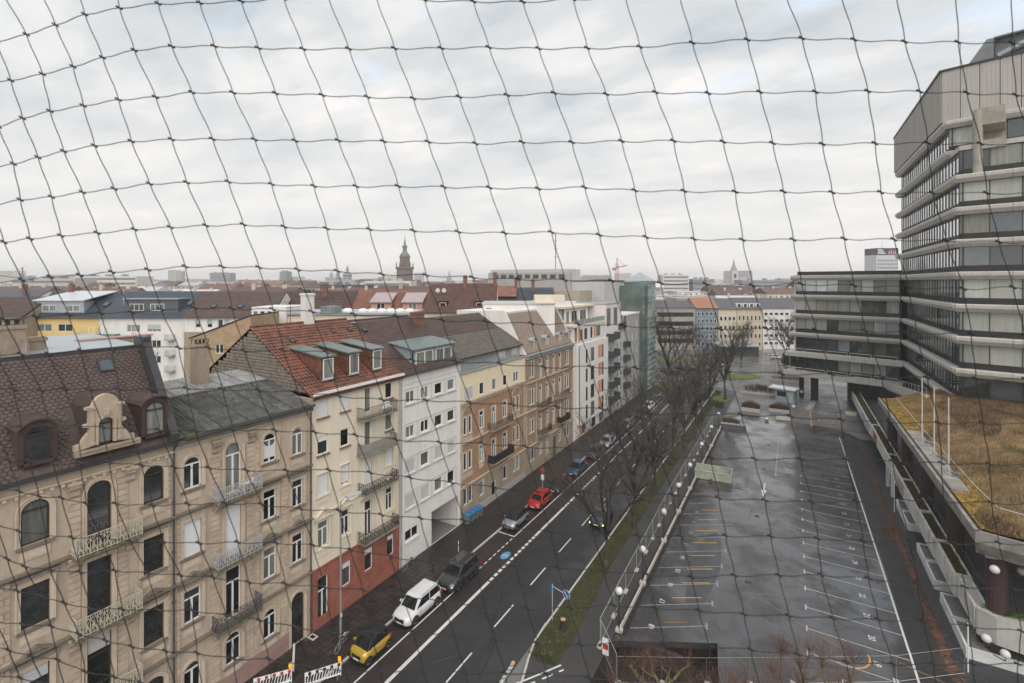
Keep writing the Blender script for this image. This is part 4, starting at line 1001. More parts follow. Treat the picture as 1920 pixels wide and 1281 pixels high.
b8.box("flat_roof", 91.1, 100.6, 0, 10.1, 22.6, 22.8, ZINC)
# --- 9
b9 = row("apartment_house", "plain light grey house between the dark balconies and the green glass stair tower", "house", 104.0, 9)
cf = []
for z in (16.6, 13.6, 10.6, 7.6, 4.6, 1.4):
    for a in (106.0, 109.0, 112.3): cf.append(((a, z, 1.1, 1.5), dict(style='two', sout=.03, smat=GREYR)))
b9.wall("wall", 104.05, 115.0, 0, 19.6, [c[0] for c in cf], MIDGR)
for o, k in cf: b9.win(o, **k)
b9.box("body", 104.05, 115, .35, 12, 0, 19.6, MIDGR); b9.box("flat_roof", 104.05, 115.1, -.1, 12, 19.6, 19.9, WHITER)
# --- 10: green glass stair tower and the blank office block behind
b10 = B("stair_tower", "narrow green glass stair tower with a small pointed roof at the end of the houses", "tower", (FX, 115.0, 0), pi / 2, 115)
GG = mat("green_glass", (.20, .255, .24), .12, .35, .5, rnd=.3); GG2 = mat("green_glass_dark", (.12, .155, .145), .1, .3, .5, rnd=.4)
b10.box("stair_core", 115.05, 119, -.6, 5, 0, 26.2, GG2)
me1 = M().box(0, 1.5, -.04, 0, 0, 1.2).mesh("glass_panel", GG); me2 = M().box(0, 1.5, -.04, 0, 0, 1.2).mesh("glass_panel", mat("pale_green_glass", (.25, .36, .33), .1, .3, .5, rnd=.3))
R = random.Random(2)
for k in range(20):
    for i in range(5): link("glass_panel", me1 if R.random() < .6 else me2, b10.r, (4.05 + i * 1.62, -.9, .4 + k * 1.3))
b10.box("glass_core", 119.05, 127.2, -.8, 5, 0, 26.8, GG2); m = M()
for k in range(21): m.box(4.0, 12.3, -1.0, -.9, .3 + k * 1.3, .36 + k * 1.3)
b10.part("floor_band", m, WHITE)
b10.part("roof", M().add([(4, -1, 27.4), (12.2, -1, 27.4), (12.2, 5, 27.4), (4, 5, 27.4), (8, 2, 29.6)], [(0, 1, 4), (1, 2, 4), (2, 3, 4), (3, 0, 4)]), ZINC)
b10.box("cornice", 119, 127.3, -1.1, 5.1, 26.8, 27.4, ZINC)
b11 = B("office_block", "tall blank grey office block with a recessed top storey behind the stair tower", "building", (FX, 104.0, 0), pi / 2, 104)
b11.box("wall", 104.2, 119, 5.0, 28, 0, 27.6, GREYR); b11.box("wall", 97, 104.2, 8, 30, 0, 25.2, mat("tan_concrete", (.36, .31, .25), .85), label="tan concrete side wing")
b11.box("attic_wall", 104.5, 112, 14, 36, 27.2, 30.2, CONC); b11.box("attic_wall", 103.4, 104.5, 13, 36, 25.2, 29.4, MIDGR)
m = M()
for i in range(9): m.box(-.62, -.58 + .0, 14.5 + i * 2.3, 16.0 + i * 2.3, 27.9, 28.9)
b11.part("window_strip", m, GLASS)
m = M()
for i in range(5): m.box(-7.12, -7.05, 12 + i * 1.3, 13.2 + i * 1.3, 20.5, 23.5)
b11.part("window_strip", m, GLASS2)
b11.part("parapet", M().box(.2, 15, 5, 5.2, 27.2, 27.45).box(.2, .4, 5.2, 28, 27.2, 27.45), ZINC)
solo("roof_mast", M().tube([(0, 0, 0), (0, 0, 9)], .09, 5).box(-.5, .5, -.04, .04, 3, 3.1).box(-.5, .5, -.04, .04, 5, 5.1).box(-.4, .4, -.04, .04, 7, 7.1).box(-.3, .3, -.04, .04, 8.4, 8.5), PIPE, "tall thin radio mast on top of the blank grey office block", "mast", loc=(-50.5, 107, 30.2))

# ------------------------------------------------------------------ ground, street, parking lot
def sheet(name, pts, z, mt, **k):
    return structure(name, M().poly([(p[0], p[1], z) for p in pts]), mt, **k)
def rect(x0, x1, y0, y1): return [(x0, y0), (x1, y0), (x1, y1), (x0, y1)]
GRD = mat("city_ground", (.16, .155, .15), .85, .3, .02, 0, dirt=(.07, .08, .06), dirt_amt=.6, dscale=.03)
g = M()
for r in (rect(-4000, -11.9, -400, 5500), rect(7, 4000, -400, 5500), rect(-11.9, 7, -400, 20), rect(-11.9, 7, 44, 5500)): g.poly([(p[0], p[1], -.05) for p in r])
structure("ground", g, GRD)
lm = mat("sunken_yard_paving", (.035, .033, .032), .6, .3, 1, .3, rvar=.2)
structure("sunken_yard", M().poly([(p[0], p[1], -2.6) for p in rect(-11.9, 7, 20, 44)]), lm)
structure("retaining_wall", M().box(-12.3, -11.9, 20, 44, -2.6, -.06).box(-11.9, -7, 36.2, 36.6, -2.6, -.3), mat("shade_dark_concrete", (.03, .027, .024), .8, .3, 1, .3))  # concrete coloured near black to paint the shade of the void
sheet("road", rect(-27.6, -16.9, 2, 132), 0, ASPH)
sheet("bike_lane", rect(-27.6, -23.9, 2, 132), .004, ASPB)
# pavements
PAV = mat("wet_pavement_slabs", (.036, .031, .029), .45, .3, 1.4, .3, dirt=(.025, .022, .02), dirt_amt=.6, dscale=.4, rvar=.15, rnd=.3)
sheet("pavement", rect(-32, -27.75, 2, 128), .1, mat("pavement_joints", (.02, .019, .018), .7))
me = M().add([(.01, .01, 0), (.49, .01, 0), (.49, .49, 0), (.01, .49, 0)], [(0, 1, 2, 3)])
# paving slabs: the nearest ones single parts, the rest joined
pv = structure("pavement_slabs", M().box(-32, -27.75, 1.5, 1.99, -.04, .1), PAV)
slabm = M().box(.02, .51, .02, .48, 0, .03).mesh("paving_slab", PAV)
far = M(); n = 0; R = random.Random(7)
for j in range(140):
    for i in range(8):
        x, y = -32 + i * .53, 19.5 + j * .5
        if y < 37.0 and n < 290: link("paving_slab", slabm, pv, (x, y, .1 + R.uniform(-.004, .004))); n += 1
        elif y < 128: far.box(x + .012, x + .518, y + .012, y + .488, .1, .122 + R.uniform(-.004, .004))
o = link("paving", far.mesh("paving", PAV), pv); o["kind"] = "stuff"
ks = M().box(0, .15, .01, .99, 0, .13).mesh("kerb_stone", CONC)
kb = structure("kerb", M().box(-27.75, -27.6, 2, 15, -.04, .125), CONC)
for j in range(60): link("kerb_stone", ks, kb, (-27.75, 15 + j, 0))
k2 = M().box(-27.75, -27.6, 75, 128, 0, .13).box(-16.9, -16.75, 34, 130, 0, .12); link("kerb_run", k2.mesh("kerb_run", CONC), kb)
# right-hand kerb: nose of the island
nose = [(-15.6, 26.5), (-15.9, 28.4), (-16.45, 30.3), (-16.8, 32), (-16.9, 34)]
m = M().tube([(p[0], p[1], .03) for p in nose], .1, 6); link("kerb_curve", m.mesh("kerb_curve", CONC), kb)
sheet("path", [(-15.6, 26), (-15.9, 28.4), (-16.45, 30.3), (-16.75, 32), (-16.75, 34), (-15.05, 34), (-15.05, 130), (-11.9, 130), (-11.9, 26)], .055, mat("path_asphalt", (.042, .04, .039), .55, .2, .6, .35, bscale=30, rvar=.15))
GS = mat("grass_verge_soil", (.035, .032, .012), .95, .4, 1.2, .5, dirt=(.045, .055, .012), dirt_amt=.9, dscale=.8)
structure("grass_verge", M().poly([(-16.75, 31.6, .08), (-15.9, 30.3, .08), (-14.45, 30.6, .08), (-14.3, 33, .08), (-15.0, 44, .08), (-15.1, 128, .08), (-16.75, 128, .08)]), GS)
# grass blades and fallen leaves
GB = mat("grass_blades", (.055, .075, .015), .8, .4, 1.5)
m = M(); R = random.Random(11)
for i in range(26000):
    y = 30.6 + 97 * R.random() ** 1.8
    x = R.uniform(-16.7, -15.1 if y > 40 else -14.5)
    if sin(x * 3.1 + y * .9) + sin(y * 2.3) * .7 + R.uniform(-1, 1) < -.5: continue
    an = R.uniform(0, 6.28); h = R.uniform(.04, .12); w = .014 + .0006 * (y - 30)
    m.add([(x, y, .08), (x + w * cos(an), y + w * sin(an), .08), (x + .04 * sin(an), y, .08 + h)], [(0, 1, 2)])
stuff("grass", m, GB, "short winter grass with bare patches on the tree verge", "grass")
m = M()
for i in range(420):
    y = 31 + 60 * R.random() ** 1.6; x = R.uniform(-16.7, -14.8); a = R.uniform(0, 3); s = R.uniform(.03, .07)
    m.add([(x, y, .1), (x + s * cos(a), y + s * sin(a), .12), (x - s * sin(a), y + s * cos(a), .11)], [(0, 1, 2)])
stuff("fallen_leaves", m, mat("pale_leaf", (.3, .26, .15), .8, .3), "scattered pale fallen leaves on the grass verge", "leaves")
# road paint
rp = bpy.data.objects["road"]
m = M()
def stripe(m, x, y0, y1, w, z): m.poly([(x - w / 2, y0, z), (x + w / 2, y0, z), (x + w / 2, y1, z), (x - w / 2, y1, z)])
stripe(m, -25.62, 2, 32.9 + .6, .12, .008); stripe(m, -25.6, 43.9, 110, .12, .008)
m.poly([(p[0], p[1], .008) for p in rect(-27.55, -25.66, 43.9, 44.05)])
link("edge_line", m.mesh("edge_line", PAINT), rp)
m = M(); stripe(m, -23.75, 2, 36.2, .28, .008); stripe(m, -23.75, 45.2, 57.5, .28, .008); stripe(m, -23.75, 64, 120, .2, .008)
link("lane_line", m.mesh("lane_line", PAINT), rp)
dm = M().poly([(p[0], p[1], .009) for p in rect(-.14, .14, 0, .5)]).mesh("short_dash", PAINT)
for k in range(12): link("short_dash", dm, rp, (-23.75, 36.4 + k * .74, 0))
for k in range(8): link("short_dash", dm, rp, (-23.75, 57.8 + k * .74, 0))
dm2 = M().poly([(p[0], p[1], .009) for p in rect(-.06, .06, 0, .5)]).mesh("short_dash", PAINT)
for k in range(12): link("short_dash", dm2, rp, (-25.6, 34.2 + k * .8, 0))
dm3 = M().poly([(p[0], p[1], .009) for p in rect(-.06, .06, 0, 3.0)]).mesh("lane_dash", PAINT)
for k in range(16): link("lane_dash", dm3, rp, (-20.27, 19.6 + k * 6.03, 0))
# blue bicycle emblem on the lane
e = M(); n = 20
e.poly([(-24.6 + .42 * cos(2 * pi * i / n), 40.5 + .72 * sin(2 * pi * i / n), .009) for i in range(n)])
em = link("bicycle_emblem", e.mesh("bicycle_emblem", mat("blue_road_paint", (.09, .26, .42), .6, .2, 4)), rp)
w = M()
for cx in (-.17, .17): w.tube([(-24.6 + cx + .11 * cos(q * pi / 5), 40.4 + .16 * sin(q * pi / 5), .016) for q in range(11)], .012, 3)
w.tube([(-24.77, 40.4, .016), (-24.68, 40.62, .016), (-24.5, 40.62, .016), (-24.58, 40.4, .016), (-24.68, 40.62, .016)], .012, 3); w.tube([(-24.43, 40.4, .016), (-24.5, 40.72, .016), (-24.56, 40.72, .016)], .012, 3)
link("bicycle_symbol", w.mesh("bicycle_symbol", PAINT), em)
# side street mouth: curved white edge at the bottom
m = M()
arc = [(-17.3, 26.0), (-16.6, 27.3), (-15.7, 28.6), (-14.9, 29.8), (-14.2, 30.9)]
for off, seg in ((0, 1), (.42, 2)):
    for i in range(len(arc) - 1):
        (x0, y0), (x1, y1) = arc[i], arc[i + 1]; dx, dy = x1 - x0, y1 - y0; L = hypot(dx, dy); nx, ny = dy / L, -dx / L
        for k in range(3):
            if off and k % 2: continue
            a, b_ = k / 3, (k + (1 if not off else .85)) / 3
            m.poly([(x0 + dx * a + nx * off, y0 + dy * a + ny * off, .062), (x0 + dx * a + nx * (off + .13), y0 + dy * a + ny * (off + .13), .062), (x0 + dx * b_ + nx * (off + .13), y0 + dy * b_ + ny * (off + .13), .062), (x0 + dx * b_ + nx * off, y0 + dy * b_ + ny * off, .062)])
link("curved_line", m.mesh("curved_line", PAINT), rp)
m = M()
for pts in ([(-18.5, 27), (-19.2, 30), (-20.6, 31.5), (-21.5, 35), (-22.3, 35.8), (-22.4, 39)], [(-21, 28), (-22.1, 26.5), (-22.6, 24)], [(-17.4, 47), (-18.2, 50), (-18.4, 53)]):
    m.tube([(p[0], p[1], .0) for p in pts], .02, 4)
link("tar_seam", m.mesh("tar_seam", mat("black_tar", (.012, .012, .012), .4)), rp)

# ---- parking lot
lot = structure("parking_lot", M().poly([(p[0], p[1], .03) for p in [(-11.8, 34.9), (-7.2, 37.5), (-4.9, 38.7), (-4.2, 34), (7, 34), (10.6, 34), (10.6, 101), (7.0, 106), (-8.6, 108.3), (-11.8, 100)]]), LOT)
link("slab_edge", M().prism([(-11.8, 34.9, .026), (-7.2, 37.5, .026), (-4.9, 38.7, .026), (-4.2, 34, .026), (10.6, 34, .026), (10.6, 39.9, .026), (-11.8, 39.9, .026)], (0, 0, -.45)).mesh("slab_edge", mat("shade_dark_concrete", (.03, .027, .024), .8, .3, 1, .3)), lot)  # same near-black concrete, the void's shade put into its colour
def pl(name, pts, mt, z=.038, parent=None): return link(name, M().poly([(p[0], p[1], z) for p in pts]).mesh(name, mt), parent or lot)
LPAINT = mat("lot_paint_white", (0.48, 0.48, 0.47), 0.6, 0.25, 3, dirt=(0.12, 0.12, 0.12), dirt_amt=0.7, dscale=3)
bay = M().poly([(p[0], p[1], .038) for p in rect(0.02, 6.3, -.038, .038)]).mesh("bay_line", LPAINT)
tb = M().poly([(p[0], p[1], .042) for p in rect(-.06, .05, -.36, .36)]).mesh("bay_end_mark", LPAINT)
tw = M().poly([(p[0], p[1], .042) for p in rect(-.07, .05, -.36, .36)]).mesh("bay_end_mark", PAINTW)
yw = M().poly([(p[0], p[1], .038) for p in rect(0, 6.3, -.04, .04)]).mesh("worn_bay_line", PAINTW)
ys = [41.1 + 2.835 * k for k in range(20)]
for k, y in enumerate(ys):
    if y > 101: break
    link("bay_line", bay if k < 13 else yw, lot, (.95, y, 0))
    if k < 14: link("bay_end_mark", tb if k < 11 else tw, lot, (.93, y, 0))
pl("border_line", [(7.28, 34), (7.42, 34), (7.42, 45), (7.28, 45)], PAINT)
pl("border_line", [(7.26, 45), (7.40, 45), (7.22, 75), (7.10, 75)], PAINT); pl("border_line", [(7.10, 75), (7.22, 75), (7.0, 101), (6.9, 101)], PAINT)
pl("worn_bay_line", [(.9, 98.2), (.9, 98.1), (6.95, 99.4), (6.95, 99.5)], PAINTW)
def text(body, size, loc, rz, mt, name="bay_number", parent=None, rot=None, ext=0.0):
    c = bpy.data.curves.new("t", 'FONT'); c.body = body; c.size = size; c.align_x = 'CENTER'; c.align_y = 'CENTER'; c.offset = .012 * size; c.extrude = ext
    t = bpy.data.objects.new("t", c); COL.objects.link(t)
    me = bpy.data.meshes.new_from_object(t.evaluated_get(bpy.context.evaluated_depsgraph_get())); me.name = name
    bpy.data.objects.remove(t); me.materials.clear(); me.materials.append(mt)
    return link(name, me, parent, loc, rz, rot=rot)
for k in range(14): text(str(19 + k), .62, (5.15, 42.4 + 2.835 * k, .042), -pi / 2, PAINT if k < 7 else PAINTW, parent=lot)
# left bays: old yellow skewed lines with white numbers
m30 = radians(30.5)
for k, (x, y, ln, st) in enumerate([(-8.9, 38.9, 1.9, 1), (-8.55, 40.55, 0, 0), (-8.95, 42.3, 2.5, 0), (-8.6, 44.85, 2.5, 0), (-8.7, 47.2, 2.5, 0), (-8.85, 49.7, 2.5, 0), (-9.0, 52.3, 2.5, 0), (-9.15, 55.0, 2.4, 0), (-9.25, 57.7, 2.2, 0), (-9.35, 60.3, 2.1, 0), (-9.5, 62.9, 1.9, 1), (-9.5, 65.5, 1.9, 1), (-9.6, 68.2, 1.6, 1)]):
    if not ln: continue
    d = (cos(m30) * ln, sin(m30) * ln); nn = (-sin(m30) * .05, cos(m30) * .05)
    pl("bay_line", [(x - nn[0], y - nn[1]), (x + d[0] - nn[0], y + d[1] - nn[1]), (x + d[0] + nn[0], y + d[1] + nn[1]), (x + nn[0], y + nn[1])], PAINTYW if st else PAINTY)
for k, (x, y) in enumerate([(-9.6, 37.9), (-9.55, 41.4), (-9.45, 44.0), (-9.3, 46.5), (-9.35, 48.9), (-9.5, 51.6), (-9.5, 54.2), (-9.6, 56.9), (-9.7, 59.5), (-9.7, 62.1)]):
    text(str(18 - k), .62, (x, y, .042), pi / 2, PAINT if k < 5 else PAINTW, parent=lot)
for k in range(10):
    y = 36.9 + 3.05 * k
    pl("worn_bay_line", [(-11.0, y), (-11.0, y + .09), (-5.9, y + 3.35), (-5.9, y + 3.26)], PAINTW, .034)
    if k < 6: link("bay_end_mark", tw, lot, (-5.85, y + 3.3, 0), .2)
for k in range(9):        # faded yellow skewed set in the middle right
    y = 44.5 + 2.84 * k
    pl("worn_bay_line", [(-2.6, y + 1.6), (-2.6, y + 1.68), (3.4, y - 1.9), (3.4, y - 1.98)], PAINTYW if k < 6 else PAINTW, .033)
m = M()
for i in range(10):
    a0, a1 = -1.9 + i * .22, -1.9 + (i + 1) * .22
    m.poly([(3.2 + 1.5 * cos(a0), 42.6 + 1.5 * sin(a0), .0362), (3.2 + 1.62 * cos(a0), 42.6 + 1.62 * sin(a0), .0362), (3.2 + 1.62 * cos(a1), 42.6 + 1.62 * sin(a1), .0362), (3.2 + 1.5 * cos(a1), 42.6 + 1.5 * sin(a1), .0362)])
link("curved_line", m.mesh("curved_line", PAINTY), lot)
pl("direction_arrow", [(-3.35, 72.6), (-3.2, 72.6), (-3.2, 70.2), (-2.95, 70.2), (-3.27, 68.0), (-3.6, 70.2), (-3.35, 70.2)], PAINT)
pl("worn_bay_line", [(-2.2, 76), (-2.05, 76), (-2.05, 94), (-2.2, 94)], PAINTW)
pl("border_line", [(6.5, 43.3), (6.5, 43.4), (9.7, 42.5), (9.7, 42.4)], PAINTYW)
pt = M()
for x, y, a, b_ in ((-7.2, 48.6, 1.3, 7.2),):
    pt.poly([(x + a * cos(q * pi / 6) * (1 + .12 * sin(5 * q)), y + b_ * sin(q * pi / 6), .0315) for q in range(12)])
R = random.Random(19); ck = M()
for i in range(26):
    x, y = R.uniform(-10, 9), R.uniform(42, 98); a = R.choice((0, pi / 2)) + R.gauss(0, .3); pts = [(x, y, .028)]
    for q in range(R.randint(5, 12)): a += R.gauss(0, .25); x += cos(a) * .8; y += sin(a) * .8; pts.append((max(-11, min(10, x)), y, .028))
    ck.tube(pts, .014, 3)
link("crack", ck.mesh("crack", mat("black_tar", (.012, .012, .012), .4)), lot)["kind"] = "stuff"
dr = M().box(-.25, .25, -.25, .25, 0, .012).mesh("drain_cover", mat("cast_iron", (.03, .028, .027), .5, .2, 6))
for x, y in ((-3.5, 48), (-3.6, 62), (-3.6, 78), (8.7, 55), (8.6, 74), (-3.5, 90)): link("drain_cover", dr, lot, (x, y, .034))
mh = M().cyl(0, 0, 0, .012, .33, 16).mesh("manhole_cover", MATS["cast_iron"])
for x, y in ((-21.8, 33), (-18.3, 39.5), (-22.1, 52), (-24.7, 58), (-29.4, 30.5), (-29.8, 47)): link("manhole_cover", mh, rp, (x, y, .005 if x > -27 else .13))
link("asphalt_patch", pt.mesh("asphalt_patch", mat("paler_wet_patch", (.042, .045, .048), .3, .3, 1, rvar=.15)), lot)
# verge between lot and planters: asphalt, mossy seam, red brick strip, dark cobbles
sheet("side_strip", rect(7.45, 9.45, 38, 101), .036, mat("side_strip_asphalt", (.028, .026, .026), .5, .3, .7, .35, bscale=24, rvar=.15))
stp = sheet("brick_strip", rect(9.45, 9.95, 40, 101), .04, mat("mossy_joint", (.04, .035, .02), .9, .4, 3))
br = M().box(.008, .232, .006, .112, 0, .02).mesh("brick", mat("red_paving_brick", (.15, .062, .042), .7, .3, 3, rnd=.35, dirt=(.04, .035, .03), dirt_amt=.9, dscale=.9))
R = random.Random(3); n = 0; rest = M()
for j in range(440):
    y = 43 + j * .12
    for i in range(3):
        if i == 2 and R.random() < .6 or R.random() < .3 or (52 < y < 56 and R.random() < .6) or y > 70 and R.random() < .4: continue
        x = 9.3 + i * .24 + (.12 if j % 2 else 0)
        if n < 290: link("brick", br, stp, (x, y, .042 + R.uniform(-.003, .006)), R.uniform(-.05, .05)); n += 1
        else: rest.box(x, x + .22, y, y + .11, .042, .06)
rest.v and link("brickwork", rest.mesh("brickwork", MATS["red_paving_brick"]), stp)
bpy.data.objects["brickwork"]["kind"] = "stuff"
sheet("cobbles", rect(9.95, 15, 34, 101), .05, mat("dark_wet_cobbles", (.035, .037, .042), .5, .45, 5, .8, bscale=7, rvar=.15))
m = M()
for i in range(900):
    t = R.random(); y = 44 + 40 * t ** 1.5; x = 9.3 + R.gauss(0, .16) if R.random() < .7 else 9.9 + abs(R.gauss(0, .3)); a = R.uniform(0, 3); s = R.uniform(.03, .08)
    m.add([(x, y, .07), (x + s * cos(a), y + s * sin(a), .09), (x - s * sin(a), y + s * cos(a), .08)], [(0, 1, 2)])
for i in range(500):
    x, y = 9.2 + R.gauss(0, .4), 65.8 + R.gauss(0, .45); a = R.uniform(0, 3); s = .09
    m.add([(x, y, .07 + R.uniform(0, .12)), (x + s * cos(a), y + s * sin(a), .1), (x - s * sin(a), y + s * cos(a), .1)], [(0, 1, 2)])
stuff("fallen_leaves", m, mat("orange_leaf", (.25, .12, .03), .8, .4), "brown and orange leaves caught along the red brick strip", "leaves")
# earth and dead leaves along the west edge of the lot
structure("planted_edge", M().poly([(p[0], p[1], .07) for p in rect(-11.9, -11.15, 36, 100)]), mat("dark_soil", (.022, .018, .012), .95, .5, 3, .5))
structure("kerb_wall", M().box(-11.62, -11.5, 36, 100, 0, .42), CONC)
# cross street, roundabout lawns, plaza
far = mat("far_wet_road", (.12, .12, .125), .3, .2, .15, 0, rvar=.15)
sheet("crossing_road", [(-60, 132), (-10, 132), (-9, 175), (40, 200), (40, 230), (-90, 230), (-90, 140)], -.0, far)
sheet("plaza", [(-14, 101), (-8.6, 108.4), (7, 106.1), (40, 106), (40, 160), (-9, 160), (-14, 132)], .02, mat("plaza_paving", (.14, .135, .13), .45, .25, .3, .2, rvar=.2))
LAWN = mat("roundabout_lawn", (.09, .13, .025), .9, .3, .5, .4)
def blob(x, y, a, b_, rz, z, n=18): return [(x + a * cos(2 * pi * i / n) * cos(rz) - b_ * sin(2 * pi * i / n) * sin(rz), y + a * cos(2 * pi * i / n) * sin(rz) + b_ * sin(2 * pi * i / n) * cos(rz), z) for i in range(n)]
for (x, y, a, b_, rz) in ((-28.3, 128.5, 4.5, 3.4, .5), (-14.2, 119.5, 2.0, 3.2, 0), (-38, 168, 13, 4.2, .5), (-14, 150, 7, 3.8, .6), (-22, 190, 12, 4, .5)):
    structure("lawn", M().prism(blob(x, y, a, b_, rz, .03), (0, 0, .12)), LAWN)
pz = bpy.data.objects["plaza"]
for k in range(8): link("zebra_bar", M().poly([(p[0], p[1], .03) for p in [(2.3 + k * .18, 119.6 + k * 1.2), (3.5 + k * .16, 119.6 + k * 1.2), (3.55 + k * .16, 120.2 + k * 1.2), (2.35 + k * .18, 120.2 + k * 1.2)]]).mesh("zebra_bar", PAINT), pz)
for k in range(5): link("lane_dash", M().poly([(p[0], p[1], .03) for p in rect(3.2 + k * 1.15, 3.85 + k * 1.15, 117.6, 117.95)]).mesh("lane_dash", PAINT), pz)
link("border_line", M().poly([(p[0], p[1], .045) for p in [(2.2, 119.2), (2.95, 117.6), (2.9, 105.6), (3.1, 105.6), (3.15, 117.8), (2.4, 119.3)]]).mesh("border_line", PAINTY), pz)
for x in (4.4, 6.6): link("direction_arrow", M().poly([(x + a, 109.5 + b_, .045) for a, b_ in ((-.1, 0), (.1, 0), (.1, 1.6), (.3, 1.6), (0, 2.6), (-.3, 1.6), (-.1, 1.6))]).mesh("direction_arrow", PAINTY), pz)
for k in range(6): link("border_line", M().poly([(p[0], p[1], .03) for p in [(4.4 + k * 1.2, 133.5), (4.5 + k * 1.2, 133.5), (8 + k * 1.2, 121), (7.9 + k * 1.2, 121)]]).mesh("border_line", PAINTYW), pz)

# ------------------------------------------------------------------ cars
TYRE = mat("tyre_rubber", (.012, .012, .013), .7, .1); RIM = mat("alloy_rim", (.35, .35, .36), .3, .05, metal=.7)
CGL = mat("car_glass", (.012, .014, .017), .04, .0, spec=.6); LAMPM = mat("headlamp_glass", (.55, .57, .6), .1, .1); TAIL = mat("tail_lamp", (.35, .02, .02), .2)
TRIM = mat("black_car_trim", (.015, .015, .016), .5); PLATE = mat("number_plate", (.7, .7, .68), .5)
def carpaint(name, col, metal=.3): return mat(name, col, .22, .0, metal=metal, coat=.8, spec=.5)
wheel_cache = {}
def car(name, label, x, y, L, Wd, H, paint, kind='hatch', group=None, rz=0.0, lit=False, topmat=None, cat="car", sidemat=None):
    """front faces -y; origin on the ground below the centre"""
    t = thing(name, label, cat, (x, y, 0), rz, group)
    hw = Wd / 2
    P = dict(hatch=(.62, .93, .20, .36, .86, .97), suv=(.76, 1.04, .21, .36, .88, .975), smart=(.80, 1.0, .12, .34, .88, .985), saloon=(.62, .92, .22, .40, .74, .86))[kind]
    hood0, belt, xw0, xw1, xr1, xr0 = P       # bonnet front height, belt height, windscreen foot, roof start, roof end, rear glass foot (fractions of length)
    st = []                                    # station, half width factor, bottom z, shoulder z, top z
    def top(f):
        if f < xw0: return hood0 + (belt - hood0) * (max(0, f) / xw0) ** .55
        return belt + .02 * sin(pi * (f - xw0) / (1 - xw0))
    F = [0, .015, .05, .10, .16, .22, .30, .42, .55, .68, .80, .90, .96, .99, 1.0]
    m = M(); n = 12
    for f in F:
        e = min(f, 1 - f); wf = 1 - .36 * max(0, 1 - e / .11) ** 2.4
        zt = top(f) if f < .95 else belt - (f - .95) * 3.0
        if f == 0: zt = hood0 - .14
        if f == 1.0: zt = belt - .26
        zb = .24 + .10 * max(0, 1 - e / .06)
        w = hw * wf; zs = zb + (zt - zb) * .62
        ring_ = [(0, zb), (w * .86, zb), (w * .97, zb + .08), (w, zs - .12), (w * .985, zs), (w * .90, zt - .035), (w * .74, zt), (0, zt + (.03 if f < xw0 else 0))]
        st.append([(a, f * L - L / 2, b_) for a, b_ in ring_] + [(-a, f * L - L / 2, b_) for a, b_ in reversed(ring_[1:-1])])
    k = len(st[0])
    for s_ in st: m.v += s_
    fs = []
    for i in range(len(F) - 1):
        for j in range(k): fs.append((i * k + j, (i + 1) * k + j, (i + 1) * k + (j + 1) % k, i * k + (j + 1) % k))
    fs += [tuple(range(k)), tuple(range((len(F) - 1) * k, len(F) * k))[::-1]]
    m.f = fs; m.mi = [0] * len(fs)
    body = part("body", m, paint, t, smooth=True)
    # cabin
    zr = H; yb = [xw0 * L - L / 2, xw1 * L - L / 2, xr1 * L - L / 2, xr0 * L - L / 2]
    wb, wr = hw * .91, hw * .79; c = M()
    zb = belt - .03
    mid = (yb[1] + yb[2]) / 2
    low = [(-wb * .96, yb[0], zb - .04), (wb * .96, yb[0], zb - .04), (wb, yb[1], zb), (wb, yb[2], zb), (wb * .93, yb[3], zb), (-wb * .93, yb[3], zb), (-wb, yb[2], zb), (-wb, yb[1], zb)]
    upp = [(-wr * .92, yb[1], zr - .05), (wr * .92, yb[1], zr - .05), (wr, yb[1] + .25, zr - .015), (wr, yb[2] - .1, zr - .02), (wr * .93, yb[2] + .05, zr - .07), (-wr * .93, yb[2] + .05, zr - .07), (-wr, yb[2] - .1, zr - .02), (-wr, yb[1] + .25, zr - .015)]
    c.v = low + upp + [(0, yb[1] + .3, zr + .02), (0, yb[2] - .15, zr + .015)]
    c.f = [(i, (i + 1) % 8, 8 + (i + 1) % 8, 8 + i) for i in range(8)] + [(8, 9, 16), (9, 10, 16), (10, 11, 17, 16), (11, 12, 17), (12, 13, 17), (13, 14, 17), (14, 15, 16, 17), (15, 8, 16)]
    c.mi = [0] * len(c.f)
    part("roof", c, topmat or paint, t, smooth=False)
    def lerp(a, b_, q): return tuple(a[i] + (b_[i] - a[i]) * q for i in range(3))
    def pane(A_, B_, C_, D_, ins, off):        # inset quad between low A-B and upper D-C
        n_ = (Vector(B_) - Vector(A_)).cross(Vector(D_) - Vector(A_)).normalized() * off
        a, b_, c_, d_ = lerp(A_, C_, ins), lerp(B_, D_, ins), lerp(C_, A_, ins), lerp(D_, B_, ins)
        return [tuple(Vector(p) + n_) for p in (a, b_, c_, d_)]
    part("windscreen", M().poly(pane(low[0], low[1], upp[1], upp[0], .06, .012)), CGL, t)
    part("rear_window", M().poly(pane(low[4], low[5], upp[5], upp[4], .1, .012)), CGL, t)
